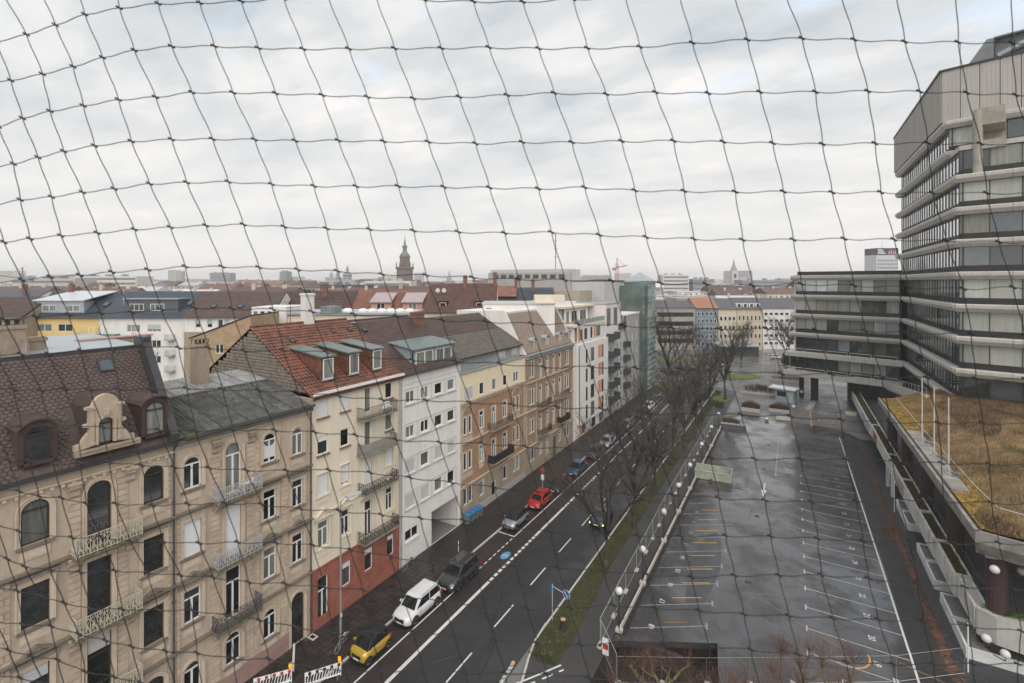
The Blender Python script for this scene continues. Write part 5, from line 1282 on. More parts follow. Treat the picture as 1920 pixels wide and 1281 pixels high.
    for s_ in (0, 1):
        g_ = M()
        lo_ = [low[1], low[2], low[3], low[4]] if s_ == 0 else [low[0], low[7], low[6], low[5]]
        up_ = [upp[1], upp[2], upp[3], upp[4]] if s_ == 0 else [upp[0], upp[7], upp[6], upp[5]]
        sg = 1 if s_ == 0 else -1; off = Vector((sg * .014, 0, .006))
        def Q(a, b_, qq): return tuple(Vector(lerp(a, b_, qq)) + off)
        cuts = [(0.0, .46), (.5, 1.0)] if kind != 'smart' else [(0, .95)]
        lo2, up2 = lo_[1], up_[1]
        for c0, c1 in cuts:
            A0 = lerp(lo_[1], lo_[2], c0); A1 = lerp(lo_[1], lo_[2], c1); U0 = lerp(up_[1], up_[2], c0); U1 = lerp(up_[1], up_[2], c1)
            g_.poly([Q(A0, U0, .08), Q(A1, U1, .08), Q(A1, U1, .88), Q(A0, U0, .88)] if sg == 1 else [Q(A0, U0, .88), Q(A1, U1, .88), Q(A1, U1, .08), Q(A0, U0, .08)])
        g_.poly([Q(lerp(lo_[0], lo_[1], .35), up_[0], .1), Q(lo_[1], up_[1], .08), Q(lo_[1], up_[1], .85)])
        if kind in ('hatch', 'suv'): g_.poly([Q(lerp(lo_[2], lo_[3], .08), up_[2], .08), Q(lerp(lo_[2], lo_[3], .7), up_[3], .12), Q(lerp(lo_[2], lo_[3], .08), up_[2], .82)])
        part("side_window", g_, CGL, t)
    wr_ = .33 if kind != 'suv' else .36
    if kind == 'smart': wr_ = .31
    key = round(wr_, 2)
    if key not in wheel_cache:
        w1 = M(); nn = 18
        prof = [(-.1, wr_ * .62), (-.105, wr_ * .93), (-.07, wr_), (.07, wr_), (.105, wr_ * .93), (.1, wr_ * .62)]
        vs = [(a, r * cos(2 * pi * i / nn), r * sin(2 * pi * i / nn)) for a, r in prof for i in range(nn)]
        w1.add(vs, [(q * nn + i, q * nn + (i + 1) % nn, (q + 1) * nn + (i + 1) % nn, (q + 1) * nn + i) for q in range(5) for i in range(nn)])
        r1 = M(); r1.add([(-.06, 0, 0), (.06, 0, 0)], [])
        for sx in (-.07, .07):
            for q in range(5):
                a = 2 * pi * q / 5; ca, sa_ = cos(a), sin(a); ww = wr_ * .14; R1 = wr_ * .66
                r1.add([(sx, -sa_ * ww, ca * ww), (sx, sa_ * ww, -ca * ww), (sx * 1.2, R1 * ca + sa_ * ww, R1 * sa_ - ca * ww), (sx * 1.2, R1 * ca - sa_ * ww, R1 * sa_ + ca * ww)], [(0, 1, 2, 3)])
            r1.add([(sx * .6, wr_ * .64 * cos(2 * pi * i / nn), wr_ * .64 * sin(2 * pi * i / nn)) for i in range(nn)], [tuple(range(nn))])
        r1.add([(-.095, wr_ * .64 * cos(2 * pi * i / nn), wr_ * .64 * sin(2 * pi * i / nn)) for i in range(nn)] + [(-.1, wr_ * .54 * cos(2 * pi * i / nn), wr_ * .54 * sin(2 * pi * i / nn)) for i in range(nn)]
               + [(.095, wr_ * .64 * cos(2 * pi * i / nn), wr_ * .64 * sin(2 * pi * i / nn)) for i in range(nn)] + [(.1, wr_ * .54 * cos(2 * pi * i / nn), wr_ * .54 * sin(2 * pi * i / nn)) for i in range(nn)],
               [(i, (i + 1) % nn, nn + (i + 1) % nn, nn + i) for i in range(nn)] + [(2 * nn + i, 2 * nn + (i + 1) % nn, 3 * nn + (i + 1) % nn, 3 * nn + i) for i in range(nn)])
        wheel_cache[key] = (w1.mesh("wheel", TYRE, True), r1.mesh("rim", RIM))
        a_ = M()
        for sx in (-1, 1):
            a_.add([(sx * .02, (wr_ + .07) * cos(pi * i / 12), (wr_ + .07) * sin(pi * i / 12)) for i in range(13)] + [(sx * .02, 0, -.1)], [tuple(range(14))])
        wheel_cache[key] += (a_.mesh("wheel_arch", TRIM),)
    wt, rt, at_ = wheel_cache[key]
    fy, ry = (.185, .80) if kind != 'smart' else (.15, .85)
    if kind == 'suv': fy, ry = .20, .80
    for sx in (-1, 1):
        for f in (fy, ry):
            wo = link("wheel", wt, t, (sx * (hw - .085), f * L - L / 2, wr_)); link("rim", rt, wo)
            link("wheel_arch", at_, t, (sx * (hw - .012), f * L - L / 2, wr_))
    y0 = -L / 2
    def st_y(w_): return y0 + (.03 if w_ < hw * .6 else .17)
    for sx in (-1, 1):
        h = M(); zc = hood0 - (.06 if kind != 'smart' else .10); a, b_ = hw * .52, hw * .90
        h.prism([(sx * a, y0 + .0, zc - .10), (sx * b_, y0 + .13, zc - .09), (sx * b_ * 1.01, y0 + .30, zc + .10), (sx * a, y0 + .06, zc + .07)][::sx], (0, .12, .0))
        part("headlight", h, mat("lit_headlamp", (.8, .7, .4), .2, 0, emit=((1, .75, .35), 6)) if lit else LAMPM, t)
        mi = M().box(sx * (hw + .02), sx * (hw + .2), yb[0] + .35, yb[0] + .5, belt - .02, belt + .13); part("mirror", mi, paint, t)
        tl = M().box(sx * hw * .66, sx * hw * .93, L / 2 - .15, L / 2 + .005, belt - .3, belt - .05); part("tail_light", tl, TAIL, t)
        m_ = M()
        for q in ((.36, .60) if kind != 'smart' else (.42,)): m_.box(sx * (hw * 1.0), sx * (hw + .004), q * L - L / 2, q * L - L / 2 + .012, .34, belt - .16)
        m_.box(sx * hw, sx * (hw + .012), -.5 * L * .55, .5 * L * .5, .30, .36)
        part("door_seam", m_, TRIM, t)
        hd = M().box(sx * hw * .995, sx * (hw + .03), -.02 * L, -.02 * L + .16, belt - .22, belt - .19); part("door_handle", hd, paint, t)
    part("grille", M().prism([(-hw * .52, y0 - .022, hood0 - .27), (hw * .52, y0 - .022, hood0 - .27), (hw * .52, y0 - .018, hood0 - .13), (-hw * .52, y0 - .018, hood0 - .13)], (0, .02, 0)).add([(-hw * .52, y0 - .018, hood0 - .13), (hw * .52, y0 - .018, hood0 - .13), (hw * .5, y0 + .055, hood0 + .025), (-hw * .5, y0 + .055, hood0 + .025)], [(0, 1, 2, 3)]).box(-hw * .66, hw * .66, y0 - .016, y0 + .06, .24, .40), TRIM, t)
    part("licence_plate", M().box(-.26, .26, y0 - .03, y0 - .012, .40, .51), PLATE, t)
    if kind == 'suv':
        for sx in (-1, 1): part("roof_rail", M().tube([(sx * wr * .93, yb[1] + .3, zr + .03), (sx * wr * .93, yb[2] - .2, zr + .03)], .02, 5), RIM, t)
    return t
YEL = carpaint("metallic_yellow_paint", (.50, .33, .04)); WHT = carpaint("white_car_paint", (.62, .62, .62), 0); GRY = carpaint("dark_grey_car_paint", (.055, .06, .068), .5)
SIL = carpaint("silver_car_paint", (.36, .38, .42), .5); RED = carpaint("red_car_paint", (.42, .012, .014), .1); BLK = carpaint("black_blue_car_paint", (.012, .018, .03), .2); BLU = carpaint("dark_blue_car_paint", (.03, .06, .12), .3)
car("parked_car", "tiny golden-yellow two-seater with black roof parked beside the bicycle and lamp post", -26.68, 24.9, 2.75, 1.68, 1.52, YEL, 'smart', topmat=TRIM)
car("parked_car", "white compact SUV with roof rails parked between the yellow and grey cars", -26.63, 29.95, 4.4, 1.84, 1.68, WHT, 'suv')
car("parked_car", "dark grey SUV parked behind the white SUV next to the passage", -26.25, 35.1, 4.55, 1.86, 1.69, GRY, 'suv')
car("parked_car", "silver hatchback with black roof parked in front of the red car", -26.85, 46.35, 3.75, 1.7, 1.48, SIL, 'hatch', topmat=TRIM)
car("parked_car", "bright red hatchback parked at the left kerb", -26.65, 52.0, 4.0, 1.72, 1.46, RED, 'hatch')
car("parked_car", "dark blue-black saloon parked just behind the red car", -26.5, 57.3, 4.3, 1.74, 1.45, BLK, 'saloon')
car("moving_car", "black hatchback driving towards us in the middle lane with lit headlights", -18.75, 51.9, 4.1, 1.75, 1.46, BLK, 'hatch', lit=True, rz=.04)
R = random.Random(9)
far_cars = []
for i, (y, p, lab) in enumerate([(63.5, BLU, "dark blue car parked behind a gap beyond the black saloon"), (71.0, GRY, "grey car at the kerb by the tall ochre house's door"), (76.5, SIL, "silver car parked by the modern white house"), (82.0, BLK, "black car parked beyond the silver one by the white house"), (87.5, SIL, "pale silver car parked near the blue bins"), (97.0, BLU, "blue car parked under the stacked dark balconies"), (103, WHT, "white car parked at the far end of the grey houses"), (109, BLK, "black car parked last before the glass stair tower")]):
    car("parked_car", lab, -26.6, y, 4.3, 1.76, 1.5, p, 'hatch' if i % 2 else 'saloon', group=None)
for i, (X, d, p, rz, lab) in enumerate([(66, 153, SIL, 1.2, "silver car crossing on the wet far street before the roundabout"), (93, 168, WHT, 1.5, "white car by the far trees beside the office wing"), (40, 150, GRY, 1.0, "dark car waiting at the far left of the crossing"), (80, 183, RED, 1.4, "small red car half hidden behind bare trees at the crossing")]):
    x, y, _ = CW(X, d); car("distant_car", lab, x, y, 4.3, 1.76, 1.5, p, 'hatch', rz=rz + A)
# ------------------------------------------------------------------ bicycles, barriers, bins, lamps, signs
def bicycle(label, x, y, rz, col, lean=.06):
    t = thing("bicycle", label, "bicycle", (x, y, .12), rz); t.rotation_euler = (lean, 0, rz)
    fm = mat(col[0], col[1], .4); n = 20
    for cx in (-.53, .53):
        w = M().tube([(cx + .33 * cos(2 * pi * i / n), 0, .34 + .33 * sin(2 * pi * i / n)) for i in range(n + 1)], .02, 5)
        wo = part("wheel", w, mat("pale_tyre", (.35, .34, .32), .7) if cx < 0 else TYRE, t)
        sp = M()
        for i in range(8): sp.tube([(cx, 0, .34), (cx + .32 * cos(pi * i / 4), 0, .34 + .32 * sin(pi * i / 4))], .003, 3)
        part("spokes", sp, RIM, wo)
    f = M().tube([(.53, 0, .34), (.12, 0, .30), (.2, 0, .82), (.53, 0, .34)], .014, 5).tube([(.12, 0, .30), (-.38, 0, .72)], .017, 5).tube([(.2, 0, .62), (-.36, 0, .82)], .014, 5).tube([(-.53, 0, .34), (-.40, 0, .70), (-.35, 0, 1.0)], .015, 5)
    part("frame", f, fm, t)
    part("saddle", M().prism([(.32, -.09, .9), (.32, .09, .9), (.05, .02, .92), (.05, -.02, .92)], (0, 0, .06)).tube([(.2, 0, .82), (.2, 0, .9)], .013, 5), TRIM if col[2] else WHITE, t)
    part("handlebar", M().tube([(-.22, -.28, 1.0), (-.36, -.1, 1.03), (-.36, .1, 1.03), (-.22, .28, 1.0)], .012, 5), RIM, t)
    part("carrier", M().box(.3, .75, -.07, .07, .72, .74), RIM, t)
    return t
bicycle("silver city bicycle with pale tyre leaning by the street lamp beside the yellow car", -28.75, 24.0, pi / 2 + .25, ("silver_frame", (.35, .4, .45), False), .12)
bicycle("dark bicycle propped against the corner of the white house", -31.3, 33.9, pi / 2 - .1, ("dark_frame", (.03, .03, .035), True), .18)
# street lamp
t = thing("street_lamp", "tall grey street lamp post on the pavement before the cream house", "street lamp", (-29.75, 24.75, .12))
part("pole", M().cyl(0, 0, 0, 1.2, .1, 12).cyl(0, 0, 1.2, 10.3, .085, 12, .06), mat("lamp_post_grey", (.23, .24, .24), .5, .1), t)
part("arm", M().tube([(0, 0, 10.2), (.15, .25, 10.5), (.3, .5, 10.55)], .035, 6), mat("lamp_post_grey", (.2, .2, .2)), t)
part("lamp_head", M().prism([(.12, .3, 10.5), (.55, .3, 10.5), (.8, 1.35, 10.56), (.5, 1.45, 10.56)], (0, 0, .13)), mat("lamp_head_grey", (.4, .42, .43), .4), t)
part("sticker", M().box(.09, .11, -.06, .06, 1.5, 1.8), WHITE, t)
# sign masts
def bluesign(m_, cx, cz, y, r, n=20): m_.prism([(cx + r * cos(2 * pi * i / n), y, cz + r * sin(2 * pi * i / n)) for i in range(n)], (0, .025, 0))
SB = mat("traffic_sign_blue", (.01, .10, .33), .4, .05)
t = thing("traffic_sign", "blue round keep-right arrow sign on a pole with side arm at the verge", "sign", (-16.62, 34.6, .05), -.2)
part("pole", M().cyl(0, 0, 0, 2.9, .035, 8), PIPEL, t)
part("arm", M().tube([(0, 0, 2.75), (1.15, -.1, 2.75)], .03, 6), PIPEL, t)
m = M(); bluesign(m, 1.45, 2.75, -.12, .33); d = part("sign_disc", m, SB, t)
part("sign_rim", M().tube([(1.45 + .335 * cos(2 * pi * i / 20), -.115, 2.75 + .335 * sin(2 * pi * i / 20)) for i in range(21)], .014, 4), WHITE, d)
part("arrow", M().prism([(1.25, -.135, 2.90), (1.32, -.135, 2.96), (1.55, -.135, 2.71), (1.63, -.135, 2.78), (1.65, -.135, 2.54), (1.41, -.135, 2.57), (1.49, -.135, 2.65)], (0, .01, 0)), WHITE, d)
m = M(); n = 16; m.prism([(-.04, .32 * cos(2 * pi * i / n), 2.6 + .32 * sin(2 * pi * i / n)) for i in range(n)], (.025, 0, 0)); part("side_sign", m, SB, t)
t = thing("street_sign", "slim pole with small white and red signs at the kerb beyond the red car", "sign", (-27.9, 55.2, .12))
part("pole", M().cyl(0, 0, 0, 3.1, .04, 8), PIPEL, t); part("sign_plate", M().box(-.22, .22, -.05, -.03, 1.4, 2.1), WHITE, t); m = M(); n = 16; m.prism([(.3 * cos(2 * pi * i / n), -.06, 2.7 + .3 * sin(2 * pi * i / n)) for i in range(n)], (0, .02, 0)); part("sign_disc", m, mat("traffic_sign_red", (.5, .03, .03), .4), t)
t = thing("traffic_post", "thin white post standing at the mouth of the passage", "post", (-28.9, 38.5, .12)); part("post", M().cyl(0, 0, 0, 1.05, .035, 8), WHITE, t); part("stripe", M().cyl(0, 0, .6, .75, .037, 8), mat("traffic_sign_red", (.5, .03, .03)), t)
# barriers with warning lamps
RB = mat("barrier_red", (.42, .03, .03), .5); AMB = mat("amber_lamp", (.75, .30, .01), .3, 0, emit=((1, .45, .02), .35))
def barrier(label, x, y, rz, red):
    t = thing("roadwork_barrier", label, "barrier", (x, y, .12), rz); L = 2.3
    m = M().box(0, L, -.02, .02, .72, .97); m.box(0, .06, -.025, .025, .05, .72); m.box(L - .06, L, -.025, .025, .05, .72); m.box(0, L, -.02, .02, .14, .24)
    for i in range(12): m.prism([(.12 + i * .18, -.015, .24), (.17 + i * .18, -.015, .24), (.27 + i * .18, -.015, .72), (.22 + i * .18, -.015, .72)], (0, .03, 0))
    part("panel", m, WHITE, t)
    for i in range(5): part("red_field" if red else "slot", M().box(.22 + i * .46, .40 + i * .46, -.028, -.021, .735, .955), RB if red else TRIM, t)
    for a in (.25, L - .25): part("foot", M().box(a - .07, a + .07, -.4, .4, 0, .1), WHITE if red else PIPE, t)
    l = M().cyl(L - .1, 0, .98, 1.12, .07, 10).box(L - .2, L, -.05, .05, 1.12, 1.36); part("warning_lamp", l, AMB, t)
    return t
barrier("red and white striped roadwork barrier with amber lamp by the sandstone house door", -30.55, 18.4, radians(52), True)
barrier("white slotted back of a roadwork barrier with amber lamp on the kerb", -28.05, 20.4, radians(55), False)
t = thing("traffic_baton", "white reflective marker baton leaning beside the first barrier", "marker", (-29.75, 20.7, .12)); part("panel", M().prism([(-.12, 0, .2), (.12, 0, .2), (.08, .1, 2.0), (-.08, .1, 2.0)], (0, .03, 0)), WHITE, t); part("foot", M().box(-.3, .3, -.2, .2, 0, .12), TRIM, t)
t = thing("fallen_beacon", "traffic beacon with yellow tip lying flat on the wet road", "beacon", (-17.0, 27.4, .02), .06); part("panel", M().box(-.12, .12, 0, 1.7, .03, .1), mat("dirty_white_plastic", (.42, .42, .40), .6, .4, 4), t); part("lamp", M().box(-.13, .1, 1.7, 1.95, .02, .16), mat("dull_yellow_lamp", (.5, .33, .06), .5), t)
for k in range(4): part("stripe", M().prism([(-.121, .2 + k * .4, .102), (.121, .35 + k * .4, .102), (.121, .5 + k * .4, .102), (-.121, .35 + k * .4, .102)], (0, 0, .003)), mat("faded_dark_stripe", (.16, .15, .15), .7), t)
# bins
BB = mat("bin_body_grey", (.14, .16, .17), .5); BLD = mat("bin_lid_blue", (.03, .17, .36), .4)
for k, (x, y) in enumerate(((-31.35, 43.4), (-31.3, 44.15), (-31.25, 44.9), (-31.2, 45.65))):
    t = thing("wheelie_bin", ["grey wheelie bin with blue lid nearest the passage", "second blue-lidded bin from the passage, in the row of four", "third blue-lidded bin from the passage, in the row of four", "last of the four blue-lidded bins, farthest from the passage"][k], "bin", (x, y, .12), pi / 2, "blue-lidded bins beside the passage")
    part("body", M().prism([(-.24, -.26, .08), (.24, -.26, .08), (.24, .26, .08), (-.24, .26, .08)], (0, 0, .02)).add([(-.24, -.26, .1), (.24, -.26, .1), (.24, .26, .1), (-.24, .26, .1), (-.3, -.36, 1.0), (.3, -.36, 1.0), (.3, .34, 1.0), (-.3, .34, 1.0)], [(0, 1, 5, 4), (1, 2, 6, 5), (2, 3, 7, 6), (3, 0, 4, 7)]), BB, t)
    part("lid", M().prism([(-.32, -.4, 1.0), (.32, -.4, 1.0), (.32, .38, 1.08), (-.32, .38, 1.08)], (0, 0, .06)), BLD, t)
    for s_ in (-1, 1): part("wheel", M().add([(s_ * .3, .28 + .1 * cos(i), .1 + .1 * sin(i)) for i in range(6)], [tuple(range(6))]), TYRE, t)
# cellar vent on pavement
t = solo("cellar_grate", M().box(-.35, .35, -.25, .25, 0, .05), CONC, "small concrete-framed cellar grate set in the pavement by the red house", "grate", loc=(-31.5, 23.6, .12)); part("grille", M().box(-.2, .2, -.14, .14, .05, .06), TRIM, t)
# globe lamps along the lot
GLB = mat("opal_globe", (.60, .60, .58), .25, .04)
gl = None
gy = [36.05, 42.75, 50.9, 58.3, 65.5, 74.8, 84.5, 93.5]
for k, y in enumerate(gy):
    lab = ["nearest white globe lamp, beside the open end of the fence", "second white globe lamp along the fence by the lot", "third white globe lamp along the lot fence", "fourth globe lamp from the front along the fence", "globe lamp just before the pale container", "globe lamp just behind the pale container", "next to last globe lamp along the lot fence", "farthest small globe lamp at the top of the lot"][k]
    if gl is None:
        gl = thing("globe_lamp", lab, "lamp", (-11.6, y, .1), 0, "globe lamps along the lot fence")
        part("pole", M().cyl(0, 0, 0, 2.8, .045, 8).cyl(0, 0, 2.75, 2.9, .09, 8), IRON, gl); part("globe", M().sphere(0, 0, 3.15, .29, 16), GLB, gl, smooth=True); part("base", M().box(-.25, .25, -.2, .2, 0, .25), CONC, gl)
    else: copy_tree(gl, loc=(-11.6, y, .1), label=lab)
# tree stump
t = thing("tree_stump", "cut tree stump with pale top in the grass verge", "stump", (-15.45, 34.1, .08)); part("trunk", M().lathe(0, 0, [(.32, 0), (.25, .15), (.23, .75), (.22, .78)], 12), mat("dark_wet_bark", (.03, .025, .02), .9, .4, 4, .8), t); part("cut_face", M().cyl(0, 0, .781, .79, .21, 12), mat("fresh_wood", (.42, .27, .15), .8, .2, 8), t)
# mesh construction fence
FW = mat("galvanised_fence", (.42, .42, .42), .45, .1)
def fence(label, pts, h=2.0, lab=None, step=3.4, z=.06, mesh_step=.32, thin=1.0):
    t = thing("mesh_fence", label, "fence", (pts[0][0], pts[0][1], z)); ox, oy = pts[0]
    for (x0, y0), (x1, y1) in zip(pts[:-1], pts[1:]):
        L = hypot(x1 - x0, y1 - y0); n = max(1, round(L / step))
        for i in range(n):
            a = (x0 + (x1 - x0) * i / n - ox, y0 + (y1 - y0) * i / n - oy); b_ = (x0 + (x1 - x0) * (i + 1) / n - ox, y0 + (y1 - y0) * (i + 1) / n - oy)
            m = M().tube([(a[0], a[1], 0), (a[0], a[1], h), (b_[0], b_[1], h), (b_[0], b_[1], 0)], .021 * thin, 4); m.tube([(a[0], a[1], .15), (b_[0], b_[1], .15)], .015, 4)
            p_ = part("fence_panel", m, FW, t)
            w = M(); k = int(L / n / mesh_step)
            for q in range(1, k): w.tube([(a[0] + (b_[0] - a[0]) * q / k, a[1] + (b_[1] - a[1]) * q / k, .15), (a[0] + (b_[0] - a[0]) * q / k, a[1] + (b_[1] - a[1]) * q / k, h)], .002 * thin, 3)
            for q in range(1, 6): w.tube([(a[0], a[1], .15 + q * (h - .15) / 6), (b_[0], b_[1], .15 + q * (h - .15) / 6)], .002 * thin, 3)
            part("wire_mesh", w, FW, p_)
            part("foot", M().box(a[0] - .15, a[0] + .15, a[1] - .3, a[1] + .3, 0, .13), CONC, t)
    return t
f1 = fence("long galvanised mesh fence between the path and the parking lot", [(-12.4, 34.0), (-12.6, 41), (-12.7, 48), (-12.95, 60), (-12.95, 96)])
f2 = fence("short fence panels turning the corner at the lot's open end, with warning board", [(-12.3, 33.9), (-10.3, 31.4)], step=3.2)
p_ = part("warning_board", M().box(.55, 1.0, -1.2, -1.17, .5, 1.7), WHITE, f2, label="white warning board with red frame"); part("red_border", M().box(.58, .97, -1.205, -1.2, .9, 1.3), RB, p_)
f3 = fence("mesh fence along the front edge of the parking lot above the bare shrubs", [(-10.2, 31.3), (-5, 34.2), (0, 37.2), (6, 40.9), (10.2, 44.2)], h=1.9, step=3.6, mesh_step=1.2, thin=.45)
m = M(); R = random.Random(5)
for i in range(40):      # dead creeper along the fence foot
    y = R.uniform(36, 95); pts = [(-11.8 + R.uniform(-.2, .4), y, .1)]
    for q in range(4): pts.append((pts[-1][0] + R.uniform(-.3, .3), pts[-1][1] + R.uniform(-.6, .6), abs(pts[-1][2] + R.uniform(-.15, .35))))
    m.tube(pts, .015, 3)
stuff("dead_creeper", m, mat("dead_stem", (.09, .06, .04), .9, .3), "dead brown creeper stems tangled along the fence foot", "creeper")
# pale container in the lot
t = thing("open_container", "pale green-grey open-topped container standing at the west edge of the lot", "container", (-9.5, 71.2, .03), 0); PGC = mat("pale_green_steel", (.36, .38, .30), .7, .2, 1.5, dirt=(.2, .2, .14), dirt_amt=.4)
part("side_wall", M().box(-2.2, 2.2, -1.3, -1.2, .05, 1.15), PGC, t); part("side_wall", M().box(-2.2, 2.2, 1.2, 1.3, .05, 1.15), PGC, t); part("end_wall", M().box(-2.3, -2.2, -1.3, 1.3, .05, 1.15), PGC, t); part("end_wall", M().box(2.2, 2.3, -1.3, 1.3, .05, 1.15), PGC, t)
part("floor", M().box(-2.2, 2.2, -1.2, 1.2, .1, .14), mat("inner_shade_floor", (.08, .06, .05), .9), t); m = M()  # floor coloured dark, painting the shade inside the open container
for i in range(9): m.box(-2.1 + i * .5, -2.0 + i * .5, -1.36, -1.3, .05, 1.1)
m.box(-2.35, 2.35, -1.38, -1.2, 1.1, 1.2).box(-2.35, 2.35, 1.2, 1.38, 1.1, 1.2); part("ribs", m, PGC, t)
t.rotation_euler = (0, 0, .06)
t = solo("barrier_arm", M().tube([(0, 0, .1), (3.2, -.2, .12), (4.4, .1, .15), (4.4, .1, 1.6)], .04, 6).box(-.2, .2, -.2, .2, 0, .35), PIPE, "dark broken barrier pole lying at the foot of the pale container", "barrier", loc=(-9.6, 69.4, .04))

# a passer-by in dark clothes far down the pavement, one continuous skinned figure
def person(label, x, y, z, rz, H, coat):
    t = thing("person", label, "person", (x, y, z), rz); J = [(0, 0, .52), (0, 0, .62), (0, .01, .80), (0, .01, .86), (0, .02, .93), (.055, 0, .50), (.06, .06, .27), (.06, .10, .03), (.06, .17, .015), (-.055, 0, .50), (-.06, -.04, .28), (-.06, -.14, .05), (-.06, -.09, .015), (.11, 0, .79), (.14, -.05, .62), (.13, .02, .48), (-.11, 0, .79), (-.14, .06, .63), (-.12, .14, .50)]
    E_ = [(0, 1), (1, 2), (2, 3), (3, 4), (0, 5), (5, 6), (6, 7), (7, 8), (0, 9), (9, 10), (10, 11), (11, 12), (2, 13), (13, 14), (14, 15), (2, 16), (16, 17), (17, 18)]
    rad = [.085, .08, .085, .035, .062, .055, .04, .028, .022, .055, .04, .028, .022, .04, .033, .022, .04, .033, .022]
    me = bpy.data.meshes.new("body"); me.from_pydata([tuple(c * H for c in p) for p in J], E_, []); o = bpy.data.objects.new("body", me); COL.objects.link(o)
    sk = o.modifiers.new("s", 'SKIN')
    for i, v in enumerate(me.skin_vertices[0].data): v.radius = (rad[i] * H, rad[i] * H * .8); v.use_root = i == 0
    sb = o.modifiers.new("u", 'SUBSURF'); sb.levels = sb.render_levels = 1
    ev = bpy.data.meshes.new_from_object(o.evaluated_get(bpy.context.evaluated_depsgraph_get())); ev.name = "body"; o.modifiers.clear(); o.data = ev; ev.materials.clear(); ev.materials.append(mat("skin_tone", (.45, .28, .2), .6)); ev.materials.append(coat)
    for p_ in ev.polygons: p_.material_index = 0 if p_.center.z > .875 * H else 1
    o.parent = t; part("hair", M().sphere(0, .0 * H, .955 * H, .062 * H, 10), TRIM, t, smooth=True); return t
person("pedestrian in dark violet clothes walking on the far pavement by the green tower", -33.36, 129.83, 0.1, .6, 1.75, mat("dark_violet_coat", (.05, .04, .09), .8))

# ------------------------------------------------------------------ concrete office tower, its wing and the planted podium
TH = radians(-16.3)
TD = (cos(TH), sin(TH))
TG = mat("tower_glass", (.085, .10, .105), .05, .25, .5, spec=1.0, rnd=.5, metal=.45, coat=1)
TGB = mat("blind_behind_glass", (.36, .37, .33), .18, .12, 1.5, stretch=(2, 2, .2), spec=.8, rnd=.25, coat=.6)
TGC = mat("curtain_behind_glass", (.22, .225, .19), .16, .35, 3, stretch=(4, 4, .1), spec=.6, rnd=.3)
TGL = mat("painted_sky_glass", (.36, .40, .41), .08, .15, .6, spec=1.0, rnd=.25, metal=.3, coat=.8)  # pale base colour paints in the reflection of the sky
DKM = mat("bronze_dark_metal", (.025, .022, .021), .5, .15)
tower = B("office_tower", "big stepped concrete office tower with ribbon windows at the right edge", "tower", (18.2, 126.8, 0), -pi / 2, 0, seed=21)
inv = Matrix.Rotation(pi / 2, 3, 'Z')
FL = 4.27
def Zk(k): return 15.7 + FL * k
band_cache = {}
def face(root, origin, th, L, ks, pane_w, pal, pname, rootloc, rootang, ext0=0.0, ext1=0.0, panel=5.2, seed=1, kskip=(), rail=True, base=None, mull=None):
    """one storey-banded face; th is the world angle of its run, local to the root by rootang"""
    R = random.Random(seed); o = Vector((origin[0] - rootloc[0], origin[1] - rootloc[1], 0)); o.rotate(Matrix.Rotation(-rootang, 3, 'Z')); rz = th - rootang
    n = max(1, round(L / pane_w)); pw = L / n; npn = max(1, round((L + ext0 + ext1) / panel)); bw = (L + ext0 + ext1) / npn
    def at(x, y, z): v = Vector((x, y, 0)); v.rotate(Matrix.Rotation(rz, 3, 'Z')); return (o.x + v.x, o.y + v.y, z)
    key = ('bp', round(bw, 2))
    if key not in band_cache:
        P = [(0, -.02), (-.25, 0), (-.62, -.10), (-.66, -.50), (-.30, -1.0), (.5, -1.02), (.9, -.3)]
        m = M(); g = .02
        m.prism([(g, p[0], p[1]) for p in [(.9, 0), (-.45, 0), (-.62, -.12), (-.62, -.52), (-.25, -1.02), (.9, -1.02)]], (bw - 2 * g, 0, 0)); band_cache[key] = m.mesh("band_panel", CONC)
    pk = ('pn', round(pw, 3), pname)
    if pk not in band_cache:
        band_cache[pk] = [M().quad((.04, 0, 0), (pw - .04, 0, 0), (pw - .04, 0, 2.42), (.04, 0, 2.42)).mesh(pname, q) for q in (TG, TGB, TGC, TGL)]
    run = 0; kind = 0
    for k in ks:
        z = Zk(k)
        for i in range(npn): link("band_panel", band_cache[key], root, at(-ext0 + i * bw, 0, z), rz)
        if k in kskip: continue
        m = M().box(0, L, .38, .5, 0, .8)
        for i in range(int(L / 1.4)): m.box(i * 1.4 + .5, i * 1.4 + .56, .28, .379, 0, .7)
        m.box(0, L, .30, .5, 3.24, 3.3)
        part("spandrel", m, DKM, root, loc=at(0, 0, z), rz=rz)
        m = M()
        for i in range(n + 1): m.box(i * pw - .045, i * pw + .045, .33, .45, .8, 3.24)
        part("mullion", m, DKM, root, loc=at(0, 0, z), rz=rz, kind="stuff")
        for i in range(n):
            if run <= 0: kind = R.choices((0, 1, 2, 3), pal)[0]; run = R.choice((1, 1, 2, 3))
            run -= 1
            link(pname, band_cache[pk][kind], root, at(i * pw, .41, z + .81), rz)
TL_, TA_ = (18.2, 126.8), -pi / 2
R_ = tower.r
# long left face, parallel to the street
face(R_, (19.0, 126.0), -pi / 2, 41.2, range(3, 7), 1.62, (2, 1, .5, 5), "narrow_pane", TL_, TA_, ext0=.8, ext1=.0, seed=3)
face(R_, (19.0, 126.0), -pi / 2, 36.3, (7, 8), 1.62, (2, 1, .5, 5), "narrow_pane", TL_, TA_, ext0=.8, ext1=.0, seed=4, kskip=(8,))
face(R_, (19.0, 120.4), -pi / 2, 35.6, (-1, 0, 1, 2), 1.62, (2, 1, .6, 5), "narrow_pane", TL_, TA_, seed=5)
